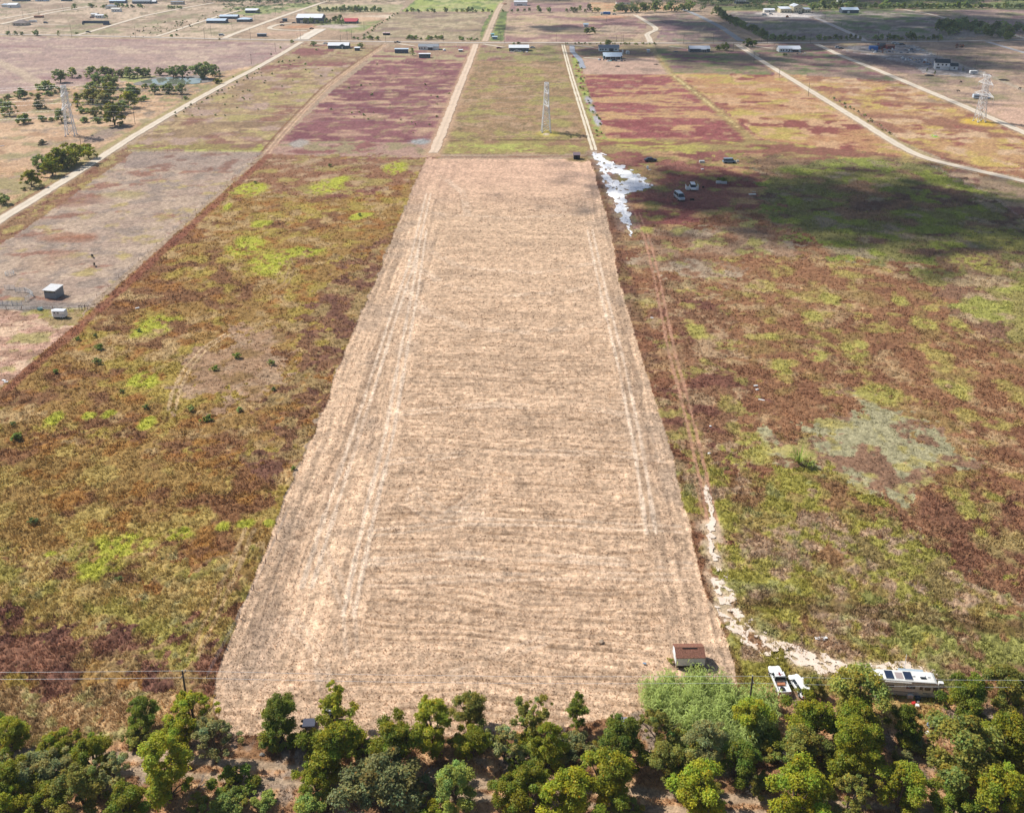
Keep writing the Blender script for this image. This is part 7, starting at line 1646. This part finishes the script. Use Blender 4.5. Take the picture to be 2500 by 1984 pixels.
# pond
def disc(name, px, py, rx, ry, m, z, label, seed, kind='structure'):
    c0 = G(px, py); ax = (G(px + rx, py) - c0).length; ay = (G(px, py - ry) - c0).length; V = [(0, 0, 0)]; n = 48
    for k in range(n):
        a = k * 6.283 / n; q = 1 + .16 * math.sin(2 * a + seed) + .10 * math.sin(5 * a + 2 * seed); V.append((ax * q * math.cos(a), ay * q * math.sin(a), 0))
    me = bpy.data.meshes.new(name); me.from_pydata(V, [], [(0, 1 + k, 1 + (k + 1) % n) for k in range(n)]); me.materials.append(m)
    return tag(link(name, me, None, (c0.x, c0.y, z)), label, name, kind=kind)
disc('mud_bank', 428, 198, 76, 13, mat('grey_mud', (.20, .18, .165), .9, .1, var=.2, scale=.15), .14, 'grey mud rim of the stock pond', 1.0); disc('pond_water', 424, 199, 64, 9, mat('pond_water_surface', (.16, .18, .13), .06, .6, var=.1, scale=.1), .22, 'pale green water of the stock pond behind the trees', 2.0)
# ------------------------------------------------------------------ clouds (high above, out of the picture) that shade parts of the ground
def cloud_mat():
    m = bpy.data.materials.new('cloud_vapour'); m.use_nodes = True; nt = m.node_tree; nt.nodes.clear(); L = nt.links
    out = nt.nodes.new('ShaderNodeOutputMaterial'); d = nt.nodes.new('ShaderNodeBsdfDiffuse'); t = nt.nodes.new('ShaderNodeBsdfTransparent'); tr = nt.nodes.new('ShaderNodeBsdfTranslucent')
    d.inputs['Color'].default_value = (.9, .9, .92, 1); tr.inputs['Color'].default_value = (.9, .9, .92, 1)
    m1 = nt.nodes.new('ShaderNodeMixShader'); m1.inputs[0].default_value = .5; m2 = nt.nodes.new('ShaderNodeMixShader'); m2.inputs[0].default_value = .73
    L.new(d.outputs[0], m1.inputs[1]); L.new(tr.outputs[0], m1.inputs[2]); L.new(m1.outputs[0], m2.inputs[1]); L.new(t.outputs[0], m2.inputs[2]); L.new(m2.outputs[0], out.inputs[0]); return m
CLM = cloud_mat()
def cloud(label, blobs, H, seed, npuff, sz=1.0):
    """puffs scattered thinner toward the rim, so that the shade has a soft edge"""
    rs = np.random.RandomState(seed); off = np.array(SUN_DIR) / SUN_DIR.z * H; V = []; F = []
    base = []
    for i in range(5):
        for k in range(8): base.append((math.cos(k * .785) * math.sin(.3 + i * .6), math.sin(k * .785) * math.sin(.3 + i * .6), .45 * math.cos(.3 + i * .6)))
    base = np.array(base); bf = [(i * 8 + k, i * 8 + (k + 1) % 8, (i + 1) * 8 + (k + 1) % 8, (i + 1) * 8 + k) for i in range(4) for k in range(8)]
    tot = sum(b[2] * b[3] for b in blobs)
    for px, py, rx, ry in blobs:
        c = G(px, py); ax = (G(px + rx, py) - G(px - rx, py)).length / 2; ay = abs(G(px, py - ry).y - G(px, py + ry).y) / 2
        for _ in range(max(6, int(npuff * rx * ry / tot))):
            a = rs.rand() * 6.283; q = abs(rs.normal()) * .60
            s = sz * rs.uniform(.08, .24) * min(ax, ay) * (1.25 - .5 * min(1, q)); p = np.array([c.x + ax * q * math.cos(a), c.y + ay * q * math.sin(a), 0]) + off + np.array([0, 0, rs.uniform(-25, 40)])
            o = len(V); V += [tuple(p + base[k] * s * rs.uniform(.85, 1.15)) for k in range(40)]; F += [tuple(i + o for i in f) for f in bf]
    me = mesh_np('cloud', np.array(V), np.array(F), CLM, smooth_s=True); return tag(link('cloud', me), label, 'cloud', kind='structure')
cloud('loose grey cloud high over the green right field', [(1740, 475, 300, 85), (2060, 505, 340, 105), (2400, 520, 280, 120), (1650, 505, 120, 60), (1400, 515, 95, 50)], 520, 1, 1500, .75)
cloud('broad cloud high over the far right farms', [(2050, 80, 420, 45), (1500, 128, 260, 22), (1750, 140, 220, 26), (2250, 150, 280, 34), (1350, 68, 150, 16), (1700, 60, 200, 30), (2400, 60, 300, 50), (2350, 250, 110, 14)], 640, 2, 1700, .85)
cloud('flat cloud high over the far woods', [(2000, -10, 700, 25), (1250, 74, 160, 8)], 640, 3, 260)

# ------------------------------------------------------------------ the air: thin even haze over the whole plain
hz = bpy.data.materials.new('thin_haze'); hz.use_nodes = True; nt = hz.node_tree; nt.nodes.clear()
ho = nt.nodes.new('ShaderNodeOutputMaterial'); hv = nt.nodes.new('ShaderNodeVolumePrincipled')
hv.inputs['Color'].default_value = (.74, .86, 1.0, 1); hv.inputs['Density'].default_value = .00008; hv.inputs['Anisotropy'].default_value = .2
nt.links.new(hv.outputs[0], ho.inputs['Volume'])
xh = max(abs(float(Xg.min())), float(Xg.max())) + 50
hb = MB().box(-xh, xh, -300, float(gy.max()) + 50, -1.6, 132).build('haze', hz, None); tag(hb, 'thin pale air haze over the whole plain', 'haze', kind='stuff')
scene.cycles.volume_step_rate = 4
